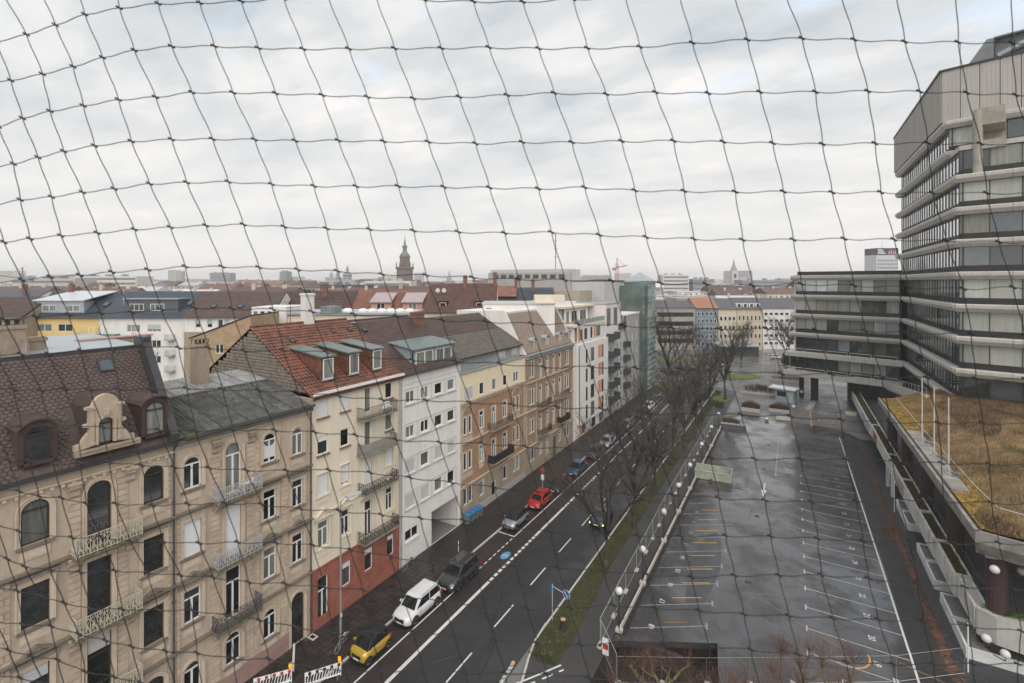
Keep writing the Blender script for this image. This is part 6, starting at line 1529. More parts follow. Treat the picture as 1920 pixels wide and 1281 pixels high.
# front face, running to the right and past the frame
fo = (19.0, 84.8)
face(R_, fo, TH, 26, range(-1, 7), 2.75, (2.2, 3, 1.6, 1), "pane", TL_, TA_, ext0=.3, seed=8, panel=5.6)
face(R_, (19.0, 89.7), TH, 26, (7, 8), 2.75, (2, 3, 1, 1.2), "pane", TL_, TA_, ext0=.3, seed=9, kskip=(8,), panel=5.6)
# cores behind the glass, roof slabs
def wprism(name, pts, z0, z1, mt, root=None, loc=None, ang=0.0, **k):
    Q = []
    for p in pts:
        v = Vector((p[0] - loc[0], p[1] - loc[1], 0)); v.rotate(Matrix.Rotation(-ang, 3, 'Z')); Q.append((v.x, v.y, z0))
    return part(name, M().prism(Q, (0, 0, z1 - z0)), mt, root, **k)
def along(p, t, s_=0.0): return (p[0] + TD[0] * t - TD[1] * s_, p[1] + TD[1] * t + TD[0] * s_)
wprism("core", [(19.5, 126), along((19.5, 85.2), 0), along((19.5, 85.2), 26), (60, 126)], 6, Zk(7) - .4, DKM, R_, TL_, TA_)
wprism("core", [(19.5, 126), along((19.5, 90.1), 0), along((19.5, 90.1), 26), (60, 126)], Zk(7) - .4, Zk(8), DKM, R_, TL_, TA_)
wprism("roof_terrace", [(19.1, 126), along((19.1, 85.0), 0), along((19.1, 85.0), 26), (60, 126)], Zk(6) + 3.3, Zk(7) - .35, CONC, R_, TL_, TA_)
cl = M().prism([(.02, 0, 0), (1.62, 0, 0), (1.62, 0, 7.2), (.02, 0, 7.2)], (0, .3, 0))
for i in range(4): cl.box(.2 + i * .38, .26 + i * .38, -.03, 0, .1, 7.1)
clm = cl.mesh("cladding_panel", CONCP)
n = 22
for i in range(n): v = Vector((126.8 - (126.8 - (126.8 - i * 1.66)), 0, 0)); link("cladding_panel", clm, R_, (i * 1.66 + .2, .0, Zk(8) + .02), 0)
for i in range(14):
    p = along((18.3, 89.9), i * 1.95); v = Vector((p[0] - 18.2, p[1] - 126.8, 0)); v.rotate(Matrix.Rotation(pi / 2, 3, 'Z'))
    link("cladding_panel", clm, R_, (v.x, v.y, Zk(8) + .02), TH + pi / 2, scale=(1.17, 1, 1))
wprism("attic_core", [(18.6, 126.8), along((18.6, 90.2), 0), along((18.6, 90.2), 26), (60, 126)], Zk(8), Zk(8) + 7.1, DKM, R_, TL_, TA_)
wprism("parapet_cap", [(18.1, 127), along((18.1, 89.8), -.1), along((18.1, 89.8), 27), (60, 126)], Zk(8) + 7.22, Zk(8) + 7.5, DKM, R_, TL_, TA_)
PIERC = mat("tan_weathered_concrete", (.36, .325, .275), .85, .15, 1, .4, dirt=(.2, .18, .15), dirt_amt=.5, streak=.4)
# cantilever box and column on the corner terrace
c0 = along((18.9, 84.9), 1.9, .2); v = Vector((c0[0] - 18.2, c0[1] - 126.8, 0)); v.rotate(Matrix.Rotation(pi / 2, 3, 'Z'))
part("column", M().cyl(0, 0, Zk(6) + .0, Zk(8) - .3, .5, 16), PIERC, R_, smooth=False, loc=(v.x, v.y, 0), label="round concrete column on the corner terrace")
part("cantilever_box", M().box(-.3, 2.5, -.3, 4.6, Zk(8) - 2.4, Zk(8) - .2).box(-.3, 2.6, -.3, 4.8, Zk(7) - 1.2, Zk(7) - .1), PIERC, R_, loc=(v.x, v.y, 0), rz=TH + pi / 2)
# plant room on the roof
pr = part("plant_room", M().prism([(-1.4, 0, 0), (1.6, 0, 0), (1.6, 0, 3.6), (.9, 0, 3.6)], (0, 5, 0)).box(1.6, 14, 0, 6, 3.5, 3.7).box(1.6, 14, .9, 6, 0, 3.5), mat('grey_plant_room', (.17, .185, .185), .4, .15, 1), R_, loc=(35.6, 4.2, Zk(8) + 7.5), rz=TH + pi / 2)
m = M()
for i in range(7): m.box(1.6 + i * 1.9, 1.75 + i * 1.9, 0, .15, 0, 3.5)
part("steel_post", m, DKM, pr); part("duct", M().tube([(2, .5, 1), (5, .4, 2.2), (8, .5, 2.2), (11, .4, 1.2)], .45, 10), ZINC, pr)
part("lightning_rod", M().tube([(35, 2.5, Zk(8) + 7.5), (35, 2.5, Zk(8) + 11.4)], .04, 4), DKM, R_)
# wing
WL = (0.0, 125.75)
wing = B("office_wing", "five storey concrete wing with ribbon windows joined to the left of the tower", "building", (WL[0], WL[1], 0), TH, 0, seed=31)
face(wing.r, (.35, 126.4), TH, 18.6, (0, 1, 2, 3), 2.06, (1.6, 3, 2, 1.6), "pane", WL, TH, ext0=.75, ext1=.25, seed=6, kskip=(3,), panel=4.9)
face(wing.r, (.35, 126.4), TH, 18.6, (-1, -2), 2.06, (4, 1.6, 1.2, 1), "pane", WL, TH, ext0=1.6, ext1=.8, seed=7, panel=4.9)
wing.box("roof", 0, 19, .2, 16, Zk(3) - .3, Zk(3) + .12, CONC); wing.box("roof_edge", .6, 19.2, .9, 1.1, Zk(3) + .12, Zk(3) + .9, DKM)
wing.box("core", .4, 19, 1.2, 15.8, Zk(-2) - 0.9, Zk(3) - .3, DKM)
wing.box("end_wall", -.02, .3, .9, 15.8, Zk(-1), Zk(3) - .4, CONC)
wing.box("terrace_slab", -1.6, 19.5, -1.2, 5, Zk(-2) - 1.05, Zk(-2) - .2, CONC, label="broad cantilevered terrace slab with white railings")
wing.box("terrace_slab", -1.4, 19.5, -1.0, 5, Zk(-1) - 1.0, Zk(-1) - .2, CONC)
for zk in (-1, -2):
    m = M()
    for i in range(5):
        a = -1.4 + i * 4.1; m.tube([(a, -1.0, 0), (a, -1.0, 1.0), (a + 3.7, -1.0, 1.0), (a + 3.7, -1.0, 0)], .05, 5)
    part("railing", m, WHITE, wing.r, loc=(0, 0, Zk(zk) - .2))
for a in (3.0, 12.6): wing.part("column", M().box(a - .6, a + .6, 4.2, 5.6, 0, Zk(-2) - 1.05), mat("dark_red_column", (.05, .03, .03), .6), label="dark square column under the wing")
wing.box("underside_room", 8, 18, 11, 15, 0, Zk(-2) - 1.06, mat("dark_under_building", (.13, .135, .14), .7), label="dark room set far back under the wing")
m = M()
for k in range(5): m.box(8.3 + k * 1.2, 9.4 + k * 1.2, 10.9, 10.99, .3, 3.0)
wing.part("shutter_gate", m, mat("grey_gate", (.10, .10, .10), .6))
solo("info_sign", M().box(-.05, .05, -.05, .05, 0, 2.2).box(-.7, .7, -.06, -.05 - .02, 1.0, 3.2), WHITE, "white notice board at the left foot of the wing", "sign", loc=(-1.2, 127.5, 5.5)) if False else None
# low wall and ramp from the wing's foot down along the tower
tower.part("ramp", M().prism([(6.4, -2.4, 5.9), (6.4, -2.4, 7.2), (41, -2.4, 11.5), (41, -2.4, 10.2)], (0, .35, 0)), CONC, label="sloping concrete ramp wall at the tower's foot")
tower.part("ramp_floor", M().prism([(6.4, -2.05, 6.0), (41, -2.05, 10.4), (41, .8, 10.4), (6.4, .8, 6.0)], (0, 0, -.5)), CONC)
m = M()
for i in range(15): t_ = 6.6 + i * 2.4; z_ = 7.2 + (t_ - 6.4) * 4.3 / 34.6; m.tube([(t_, -2.2, z_), (t_, -2.2, z_ + 1)], .03, 4)
m.tube([(6.6, -2.2, 8.2), (40.5, -2.2, 12.4)], .03, 4); tower.part("railing", m, PIPEL)
# podium with its roof garden
PZ = 9.6
pc = (11.1, 45.7)
PODC = mat("stained_podium_concrete", (.27, .25, .225), .85, .2, 1, .4, dirt=(.11, .1, .085), dirt_amt=.7, dscale=.9, streak=.5)
pod = thing("planted_podium", "raised concrete podium on round columns carrying an overgrown roof garden", "podium", (12.4, 46.2, 0)); PO = (12.4, 46.2)
def W2(p, z=0.0): return (p[0] - PO[0], p[1] - PO[1], z)
e1 = along(pc, 34)
edge = [(11.1, 90.7), pc, e1]
m = M()
def fascia(m, a, b_, inx, iny):
    P = [(0, PZ), (0, PZ - .8), (.55, PZ - 1.75), (1.2, PZ - 1.75), (1.2, PZ - .5), (.22, PZ - .12), (.22, PZ)]
    for i in range(len(P)):
        p, q = P[i], P[(i + 1) % len(P)]
        A0 = (a[0] + inx * p[0], a[1] + iny * p[0] if not isinstance(iny, tuple) else 0)
        m.quad(W2((a[0] + inx * p[0], a[1] + iny * p[0]), p[1]), W2((b_[0] + inx * p[0], b_[1] + iny * p[0]), p[1]), W2((b_[0] + inx * q[0], b_[1] + iny * q[0]), q[1]), W2((a[0] + inx * q[0], a[1] + iny * q[0]), q[1]))
ny_ = (-TD[1], TD[0])
ysn = [45.7 + 5.0 * i for i in range(10)]
for i in range(9):
    m = M(); fascia(m, (11.1, 45.7 + 5 * i + .015), (11.1, 45.7 + 5 * i + 4.985), 1, 0.0 if i else .0); part("edge_panel", m, PODC, pod)
for i in range(6):
    a, b_ = along(pc, 5.6 * i + (.0 if i == 0 else .015)), along(pc, 5.6 * i + 5.585); m = M(); fascia(m, a, b_, ny_[0], ny_[1]); part("edge_panel", m, PODC, pod)
m = M().prism([W2(p, PZ - .7) for p in [(11.6, 90.5), (11.6, 46.2), along((11.6, 46.2), 33), (44, 90), (18, 90.5)]], (0, 0, -.95)); part("slab", m, CONC, pod)
CR = mat("dark_red_round_column", (.055, .032, .03), .55, .15)
for y in (46.6, 57.2, 67.8, 78.4, 89.0):
    part("column", M().cyl(12.6 - PO[0], y - PO[1] + (.6 if y < 50 else 0), 0, PZ - 1.6, .6, 18), CR, pod)
for t_ in (10, 20): q = along((12.6, 47.2), t_); part("column", M().cyl(q[0] - PO[0], q[1] - PO[1], 0, PZ - 1.6, .6, 18), CR, pod)
part("ledge", M().box(11.5 - PO[0], 12.7 - PO[0], 53.5 - PO[1], 72 - PO[1], PZ - .3, PZ + .15), PODC, pod, label="bare concrete strip carrying the flagpoles")
def gz(x, y):
    t_ = min(1, max(0, (x - 11.6) / 7.5)); s_ = t_ * t_ * (3 - 2 * t_)
    d2 = (x - pc[0]) * (-TD[1]) + (y - pc[1]) * TD[0]
    f_ = min(1, max(0, (d2 - .5) / 10))
    return PZ - .02 + 2.35 * s_ * (.25 + .75 * f_) + .16 * sin(x * 1.3 + y * .5) * t_ + .1 * sin(y * .9 - x * .4) * t_
m = M(); nx, ny = 60, 60
def gp_(i, j):
    t_ = i / nx; u_ = j / ny; x = 11.5 + 30 * t_ ** 1.3
    y0 = 46.15 + (x - 11.5) * TD[1] / TD[0]; y1 = 90.5 if x < 18.6 else 85.4 + (x - 19) * TD[1] / TD[0] + .6
    return x, y0 + (y1 - y0) * u_
for j in range(ny + 1):
    for i in range(nx + 1): x, y = gp_(i, j); m.v.append((x - PO[0], y - PO[1], gz(x, y)))
m.f = [(j * (nx + 1) + i, j * (nx + 1) + i + 1, (j + 1) * (nx + 1) + i + 1, (j + 1) * (nx + 1) + i) for j in range(ny) for i in range(nx)]; m.mi = [0] * len(m.f)
GSO = mat("roof_garden_soil", (.17, .105, .045), .95, .5, .5, .6, dirt=(.05, .03, .018), dirt_amt=.8, dscale=.35)
part("soil", m, GSO, pod, smooth=True)
# grasses and sedum: three kinds of blades
R = random.Random(17)
gm = {"dry_grass": (M(), mat("dry_straw_grass", (.36, .255, .13), .9, .5, .8)), "sedum": (M(), mat("yellow_sedum", (.37, .24, .035), .85, .6, 2.0)), "brown_heather": (M(), mat("brown_undergrowth", (.12, .07, .04), .9, .4, 1.5)), "green_grass": (M(), mat("garden_green_grass", (.10, .115, .025), .9, .35, 2))}
for i in range(95000):
    t_ = R.random(); u_ = R.random(); x = 11.55 + 25 * t_ ** 1.35; y0 = 46.2 + (x - 11.5) * TD[1] / TD[0]; y1 = 90 if x < 18.4 else 85.6 + (x - 19) * TD[1] / TD[0]; y = y0 + (y1 - y0) * u_ ** 1.35
    if 53.3 < y < 72.2 and x < 12.75: continue
    d2 = (x - pc[0]) * (-TD[1]) + (y - pc[1]) * TD[0]
    nz = sin(x * .8 + 1.3 * sin(y * .31)) + sin(y * .55 + x * .3) * .8 + R.gauss(0, .35)
    edge_ = min(x - 11.5, d2)
    if edge_ < 1.6 + nz * .9 or (y > 72 and x < 15.5 + nz): kd, h, w = "sedum", R.uniform(.04, .11), .075
    elif d2 > 25 + 4 * sin(x) and x > 16: kd, h, w = "brown_heather", R.uniform(.1, .4), .05
    elif nz > 1.15 and x > 17: kd, h, w = "green_grass", R.uniform(.1, .3), .045
    else: kd, h, w = ("dry_grass", R.uniform(.12, .42), .035) if nz > -1.3 else ("brown_heather", R.uniform(.08, .3), .05)
    an = R.uniform(0, 6.28); z = gz(x, y) - .02; lx, ly = R.gauss(.1, .12) * h * 3, R.gauss(-.05, .12) * h * 3
    X_, Y_ = x - PO[0], y - PO[1]
    if kd == "sedum":
        gm[kd][0].add([(X_ - w * cos(an), Y_ - w * sin(an), z + h), (X_ + w * cos(an), Y_ + w * sin(an), z + h * .8), (X_ - w * sin(an) * .9, Y_ + w * cos(an) * .9, z + h * 1.1)], [(0, 1, 2)])
    else: gm[kd][0].add([(X_, Y_, z), (X_ + w * cos(an), Y_ + w * sin(an), z), (X_ + lx, Y_ + ly, z + h)], [(0, 1, 2)])
for kd, (mm, mt_) in gm.items():
    o = part(kd, mm, mt_, pod); o["kind"] = "stuff"
solo("safety_cable", M().tube([(12.6, 86, 10.7), (12.6, 66, 10.65), (12.7, 52, 10.7), (12.9, 48, 10.7), (16.8, 46.2, 10.7), (22, 44.7, 10.7)], .018, 4), WHITE, "thin white safety cable strung above the roof garden's edge", "cable")
for k, (x, y) in enumerate(((12.65, 57.0), (12.65, 51.2), (12.9, 47.9))):
    solo("cable_post", M().tube([(-.5, -.3, 0), (0, 0, .15), (0, 0, 1.1)], .03, 5), PIPE, ["dark bent cable post in the garden right of the nearest flagpole", "dark cable post in the yellow sedum below the flagpoles", "dark cable post near the podium's front corner"][k], "post", loc=(x, y, gz(x, y)))
fp = None
for k, (x, y) in enumerate(((12.1, 67.4), (12.15, 62.5), (12.2, 57.6))):
    lab = ["farthest white flagpole on the podium ledge", "middle white flagpole on the podium ledge", "nearest and thickest-looking white flagpole on the podium ledge"][k]
    if fp is None:
        fp = thing("flagpole", lab, "flagpole", (x, y, PZ + .15), 0, "flagpoles on the podium"); part("pole", M().cyl(0, 0, 0, 6.9, .075, 10, .05), mat("white_pole", (.48, .48, .47), .4), fp); part("base_plate", M().box(-.22, .22, -.22, .22, 0, .08).cyl(0, 0, .08, .4, .11, 10), ZINC, fp)
        part("cleat", M().box(-.1, -.05, -.03, .03, 1.2, 1.4), ZINC, fp)
    else: copy_tree(fp, loc=(x, y, PZ + .15), label=lab)
    s = M().box(-.5, .5, -.35, .35, 0, .16).box(-.3, .2, -.5, -.36, 0, .12); solo("ballast_stone", s, mat("wet_ballast", (.15, .16, .15), .35, .4, 3), ["wet ballast block at the foot of the farthest flagpole", "wet ballast block at the foot of the middle flagpole", "wet ballast block at the foot of the nearest flagpole"][k], "ballast", loc=(x + .75, y - .1, PZ + .15), rz=.3)
# raised walkway with planter parapet
wk = thing("raised_walkway", "raised concrete walkway edged with long grassy planter troughs along the lot", "walkway", (12.0, 60.0, 0)); WO = (12.0, 60.0)
PALEC = mat("pale_render_concrete", (.58, .56, .53), .85, .15, 1.2, .4, (1, 1, .5), dirt=(.2, .19, .16), dirt_amt=.55, dscale=1.1)
part("deck", M().box(11.9 - WO[0], 19 - WO[0], 46.8 - WO[1], 125 - WO[1], 2.0, 2.3), mat("wet_deck_cobbles", (.11, .11, .115), .45, .5, 5, .9, bscale=6), wk)
TRS = mat("trough_soil", (.06, .055, .02), .95, .5, 2, .6, dirt=(.10, .06, .03), dirt_amt=.6)
seg = [(47.0, 51.0, 11.35, 3.6, False), (51.1, 56.9, 11.12, 3.75, True), (57.05, 63.3, 11.05, 3.75, True), (63.5, 72.5, 11.0, 3.75, True), (72.6, 82, 11.0, 3.75, True), (82.1, 97.5, 11.0, 3.75, True), (97.6, 125.5, 10.85, 3.75, True)]
R = random.Random(6); gt = M(); gt2 = M()
for (y0, y1, x, zt, soil) in seg:
    m = M(); zb = 2.0
    m.box(x - WO[0], x + .2 - WO[0], y0 - WO[1], y1 - WO[1], zb, zt); m.box(12.1 - WO[0], 12.25 - WO[0], y0 - WO[1], y1 - WO[1], zb, zt - .05)
    m.box(x + .2 - WO[0], 12.1 - WO[0], y0 - WO[1], y0 + .18 - WO[1], zb, zt); m.box(x + .2 - WO[0], 12.1 - WO[0], y1 - .18 - WO[1], y1 - WO[1], zb, zt - .02)
    m.box(x + .2 - WO[0], 12.1 - WO[0], y0 + .18 - WO[1], y1 - .18 - WO[1], zb, zb + .2)
    tr = part("trough", m, PALEC, wk)
    if soil:
        part("soil", M().box(x + .2 - WO[0], 12.1 - WO[0], y0 + .18 - WO[1], y1 - .18 - WO[1], zb + .2, zt - .14), TRS, tr)
        for i in range(int((y1 - y0) * 260)):
            gx, gy = R.uniform(x + .22, 12.08) - WO[0], R.uniform(y0 + .2, y1 - .2) - WO[1]; an = R.uniform(0, 6.3); h = R.uniform(.06, .28); w = .025
            (gt if R.random() < .55 else gt2).add([(gx, gy, zt - .16), (gx + w * cos(an), gy + w * sin(an), zt - .16), (gx + R.gauss(0, .08), gy + R.gauss(0, .08), zt - .14 + h)], [(0, 1, 2)])
    else: part("cap", M().box(x + .2 - WO[0], 12.1 - WO[0], y0 + .18 - WO[1], y1 - .18 - WO[1], zt - .3, zt - .1), CONC, tr)
for mm, nm, mt_ in ((gt, "trough_grass", mat("trough_green_grass", (.085, .095, .025), .9, .4, 2)), (gt2, "trough_dry_grass", mat("trough_rusty_grass", (.14, .085, .04), .9, .4, 2))):
    o = part(nm, mm, mt_, wk); o["kind"] = "stuff"
m = M().prism([(11.45 - WO[0], 46.9 - WO[1], 1.7), (12.3 - WO[0], 46.1 - WO[1], 1.7), (16.5 - WO[0], 45.2 - WO[1], 1.7), (16.5 - WO[0], 46.2 - WO[1], 1.7), (12.4 - WO[0], 47.2 - WO[1], 1.7)], (0, 0, 1.9)); part("corner_block", m, CONC, wk)
for y in (47.9, 53.9, 60.3, 66.0, 74.0, 83, 93, 103): part("support", M().box(11.75 - WO[0], 12.35 - WO[0], y - WO[1] - .3, y - WO[1] + .3, 0, 2.0), CR, wk)
m = M(); y = 47.5
while y < 125: m.tube([(12.45 - WO[0], y - WO[1], 2.3), (12.45 - WO[0], y - WO[1], 4.35)], .025, 4); y += 2.4 if y > 50 else .33
m.tube([(12.45 - WO[0], 47.5 - WO[1], 4.35), (12.45 - WO[0], 125 - WO[1], 4.35)], .03, 4); m.tube([(12.45 - WO[0], 50.5 - WO[1], 3.9), (12.45 - WO[0], 125 - WO[1], 3.9)], .02, 4)
part("railing", m, IRON, wk)
for (y, l, c, lab) in ((70.5, 3.2, mat("pinkish_poster", (.40, .28, .24), .7), "pinkish board on the trough wall"), (91, 3.6, mat("red_graffiti", (.34, .06, .05), .7, .5, 3), "red painted patch on the trough wall"), (98.5, 3, mat("pale_blue_graffiti", (.32, .40, .42), .7, .5, 2), "pale blue painted patch on the trough wall"), (104, 4, mat("pale_blue_graffiti", (.32, .4, .42)), "second pale blue painted patch")):
    part("painted_patch", M().box(10.80 - WO[0] + (.16 if y < 97 else 0), 10.83 - WO[0] + (.16 if y < 97 else 0), y - WO[1], y + l - WO[1], 2.1, 3.6), c, wk, label=lab)
for y in (76.0, 79.6): part("buttress", M().box(10.7 - WO[0], 11.0 - WO[0], y - WO[1], y + .8 - WO[1], 0, 3.5), PALEC, wk)
fern = M(); R = random.Random(12)
for i in range(240):
    a = R.uniform(0, 6.3); h = R.uniform(.2, .7); x0, y0 = 12.9 - WO[0] + R.gauss(0, .35), 46.9 - WO[1] + R.gauss(0, .15); fern.add([(x0, y0, 3.3), (x0 + .06 * sin(a), y0 - .06 * cos(a), 3.3 + h * .5), (x0 + cos(a) * .5, y0 + sin(a) * .4, 3.2 + h)], [(0, 1, 2)])
stuff("fern", fern, mat("fresh_green_fern", (.07, .14, .02), .8, .3, 3), "fresh green fern tuft on the walkway corner", "fern", parent=None); bpy.data.objects["fern"].location = (WO[0], WO[1], 0)
# white gravel boxes on the ground
GRV = mat("grey_gravel", (.17, .165, .155), .9, .5, 9, .8)
WB = mat("white_painted_box", (.66, .67, .66), .7, .12, 2, .2, dirt=(.3, .3, .28), dirt_amt=.4)
for k, (y0, y1, xi, lab) in enumerate(((46.3, 49.8, 14.4, "largest white-edged gravel box, nearest, beside the globe lamps"), (50.0, 53.4, 12.9, "second white-edged gravel box from the front along the walkway"), (55.2, 58.8, 12.4, "third white-edged gravel box, below the grassy trough"), (59.1, 62.3, 12.3, "fourth white-edged gravel box along the walkway"), (66.8, 70.2, 12.3, "fifth white-edged gravel box, near the thin lamp post"), (70.4, 73.4, 12.2, "farthest white-edged gravel box along the walkway"))):
    t = thing("gravel_box", lab, "planter", (10.75, y0, .05), 0, "white gravel boxes under the walkway"); L = y1 - y0; wdt = xi - 10.75
    part("box", M().box(0, .14, 0, L, 0, .8).box(.14, wdt, 0, .12, 0, .8).box(.14, wdt, L - .12, L, 0, .8).box(wdt - .12, wdt, .12, L - .12, 0, .8), WB, t)
    part("gravel", M().box(.14, wdt - .12, .12, L - .12, .1, .7), GRV, t)
# globe lamps on the podium column
for k, (x, y, z) in enumerate(((12.1, 45.7, 7.15), (13.7, 46.5, 7.1), (11.6, 45.4, 2.35), (12.5, 45.2, 1.75))):
    t = thing("globe_lamp", ["white globe lamp high on the left side of the podium column", "shaded globe lamp high on the right side of the podium column", "white globe lamp hanging low left of the dark red column", "lowest white globe lamp at the foot of the dark red column"][k], "lamp", (x, y, z), 0)
    part("globe", M().sphere(0, 0, 0, .28, 16), GLB if k != 1 else mat("shade_toned_globe", (.3, .28, .26), .4), t, smooth=True); part("bracket", M().tube([(0, 0, -.34), (0, 0, -.5), (.5 if k % 2 == 0 else -.5, .4, -.5)], .035, 5), IRON, t)  # the shaded globe has its shade painted in as a darker colour
for k, (x, y, h, lab) in enumerate(((10.49, 44.7, 3.3, "thin white post standing beside the nearest gravel box"), (10.3, 71.4, 3.7, "thin post with small sign beside the far gravel boxes"))):
    t = thing("thin_post", lab, "post", (x, y, .05)); part("pole", M().cyl(0, 0, 0, h, .045, 8), WHITE, t); part("cap", M().box(-.07, .07, -.07, .07, h, h + .06), PIPEL, t)
# things in the plaza
def planter_bed(label, x, y, a, b_, h, shr, seed):
    t = thing("planter_bed", label, "planter", (x, y, .02)); part("trough", M().box(-a, a, -b_, b_, 0, h), CONC, t)
    m = M(); R = random.Random(seed)
    for i in range(900):
        u_, v_ = R.uniform(-1, 1), R.uniform(-1, 1); zt = shr * (1 - .5 * (u_ * u_)) * R.uniform(.5, 1); an = R.uniform(0, 6.3)
        x0, y0 = u_ * a * .95, v_ * b_ * .95; m.add([(x0, y0, h), (x0 + .06 * cos(an), y0 + .06 * sin(an), h), (x0 + R.gauss(0, .25), y0 + R.gauss(0, .25), h + zt)], [(0, 1, 2)])
    part("shrub", m, mat("brown_bare_shrub", (.10, .065, .04), .9, .4, 1), t, kind="stuff"); return t
planter_bed("concrete trough of brown shrubs nearest the fence on the plaza", -7.7, 112.2, 1.8, 1.1, .7, 1.7, 1)
planter_bed("concrete trough of yellowish shrubs in front of the kiosk", -2.5, 114.6, 1.9, 1.0, .6, 1.3, 2)
planter_bed("wide low bed of brown shrubs behind the kiosk", -6.5, 131, 4.6, 2.6, .5, 2.0, 3)
planter_bed("long low planter wall at the far left of the plaza", -1.5, 149, 4, 1.5, .8, .8, 4)
planter_bed("low dark planter at the top left corner of the lot", -10.2, 99.5, 1.6, 1.3, .5, .8, 5)
t = thing("kiosk", "pale blue-grey gatekeeper kiosk with flat white roof on the plaza", "kiosk", (-1.3, 124.5, .02), TH); KB = mat("pale_blue_kiosk", (.30, .38, .42), .5, .1)
part("wall", M().box(-1.9, 1.9, -1.1, 1.1, 0, 2.9), KB, t); part("roof", M().box(-3.2, 2.3, -1.6, 1.5, 2.9, 3.2), WHITE, t); part("window", M().box(-1.6, .2, -1.12, -1.1, 1.3, 2.4), GLASS, t); part("door", M().box(.7, 1.5, -1.13, -1.1, .1, 2.3), GREYR, t)
t = thing("dark_pylon", "tall dark rectangular pylon left of the wing's passage", "pylon", (1.7, 131.5, .02)); part("panel", M().box(-.5, .5, -.3, .3, 0, 4.6), DKM, t); part("plate", M().box(-.3, .3, -.33, -.3, 1.0, 1.6), WHITE, t)
for k, (x, y, lab, c) in enumerate(((-4.4, 105.3, "round red and white ball lying on the lot's far edge", RB), (.1, 119.0, "white dome bollard near the zebra bars", WHITE), (3.7, 130.4, "white dome bollard behind the zebra bars", WHITE))):
    t = thing("ball_bollard", lab, "bollard", (x, y, .03)); part("ball", M().sphere(0, 0, .32, .36, 12), WHITE, t, smooth=True); part("band", M().cyl(0, 0, .22, .42, .365, 12), c, t)
for k, (x, y, a, rz) in enumerate(((-9.6, 96.6, 2.2, .1), (11.0 - .9, 118.6, 1.0, 0), (-1.6, 107.9, 1.3, .1))):
    solo("concrete_barrier", M().prism([(-a, -.3, 0), (-a, .3, 0), (-a, .12, .7), (-a, -.12, .7)], (2 * a, 0, 0)), DZINC if k == 0 else CONC, ["dark low barrier block at the top left of the lot", "grey concrete block beside the raised walkway's far end", "pale concrete block on the lot's far edge"][k], "barrier", loc=(x, y, .03), rz=rz)
for k, (px_, x, y, h) in enumerate(((0, -7.42, 155.24, 9.5), (0, -4.22, 161.76, 9.0), (0, -0.8, 160.96, 9.4))):
    t = thing("flagpole", ["left one of three tall grey poles on the plaza left of the wing", "middle one of three tall grey poles on the plaza left of the wing", "right one of three tall grey poles, close to the wing's corner"][k], "flagpole", (x, y, 0), 0, "poles on the plaza"); part("pole", M().cyl(0, 0, 0, h, .09, 8, .06), mat("white_pole", (.6, .6, .6)), t)
sgn = thing("notice_sign", "white notice panels on posts at the wing's left foot", "sign", (-0.41, 164.01, 0), A)
part("post", M().box(-.05, .05, -.05, .05, 0, 3.2), PIPE, sgn); part("panel", M().box(-.9, -.1, -.08, -.05, 1.0, 2.6).box(.05, .9, -.08, -.05, .9, 2.8), WHITE, sgn)
m = M()
for i in range(5): m.box(-.75 + (i % 2) * .9, -.4 + (i % 2) * .9, -.09, -.081, 1.2 + i * .28, 1.3 + i * .28)
part("printed_marks", m, TRIM, sgn)

# ------------------------------------------------------------------ houses of the next block, seen square-on
def bh(label, x0, x1, d, ze, zr, depth, roofm, wallm, cols=(), rows=(), w=1.6, h=1.3, style='two', name="apartment_house", z0=0.0, shut=0.0, tile=(.5, .5), th='flat', group=None, chim=(), grey=True, back=True, seed=1, ops_extra=(), cat="house"):
    b = B(name, label, cat, CW(x0, d), A, x0, group, seed)
    ops = [(c, z, w, h) for c in cols for z in rows] + [e[0] for e in ops_extra]
    b.wall("wall", x0, x1, z0, ze, ops, wallm)
    R = random.Random(seed)
    for o in ops[:len(cols) * len(rows)]: b.win(o, style, sill=False, shut=R.choice((0, 0, .5, 1)) * shut, grey=grey)
    for o, k in ops_extra: b.win(o, **k)
    L = x1 - x0
    b.part("body", M().prism([(.01, .32, z0), (.01, .32, ze), (.01, depth / 2, zr - .15), (.01, depth, ze), (.01, depth, z0)], (L - .02, 0, 0)), wallm)
    if roofm:
        v = Vector((0, depth / 2 + .4, zr - ze)); l = v.length
        b.part("roof", slab((0, -.4, ze), (1, 0, 0), v, L, l, .18), roofm)
        b.part("roof", slab((L, depth + .4, ze), (-1, 0, 0), (0, -(depth / 2 + .4), zr - ze), L, l, .18), roofm)
        if tile: b.part("roof_tiles", tiles((0, -.4, ze + .01), (1, 0, 0), v, L, l, tile[0], tile[1], th, lift=.05), roofm, kind="stuff")
        b.gutter(x0, x1, ze, PIPE, -.45)
    for (c, bb, zt, ww) in chim: chimney(b, c, bb, zr - 1.2, zt, ww, .6, mat("brown_brick", (.18, .09, .06)), True)
    return b
d = 89.0
NT2 = mat("ribbed_navy_tile", (.055, .07, .09), .35, .25, 2)
b = bh("yellow rendered house with navy roof and a big zinc dormer in the next block", -90.69, -76.97, d, 20.5, 25.3, 11, NAVYT, YELR, (-87.21, -83.33), (17.9, 15.0, 12.1, 9.2), 2.7, 1.35, 'two', shut=1, seed=3, chim=((-86.71, 5, 26.6, .8),))
m = M().box(-89.2 - b.a0, -80.35 - b.a0, .6, 5, 21.0, 23.55); dd = b.part("dormer", m, ZINC, label="wide zinc-clad dormer with two paired windows")
part("dormer_roof", M().prism([(-89.7 - b.a0, .2, 23.55), (-80.15 - b.a0, .2, 23.55), (-78.06 - b.a0, 5.5, 25.2), (-87.01 - b.a0, 5.5, 25.2)], (0, 0, .15)), mat("pale_zinc_roof", (.5, .52, .54), .35), dd)
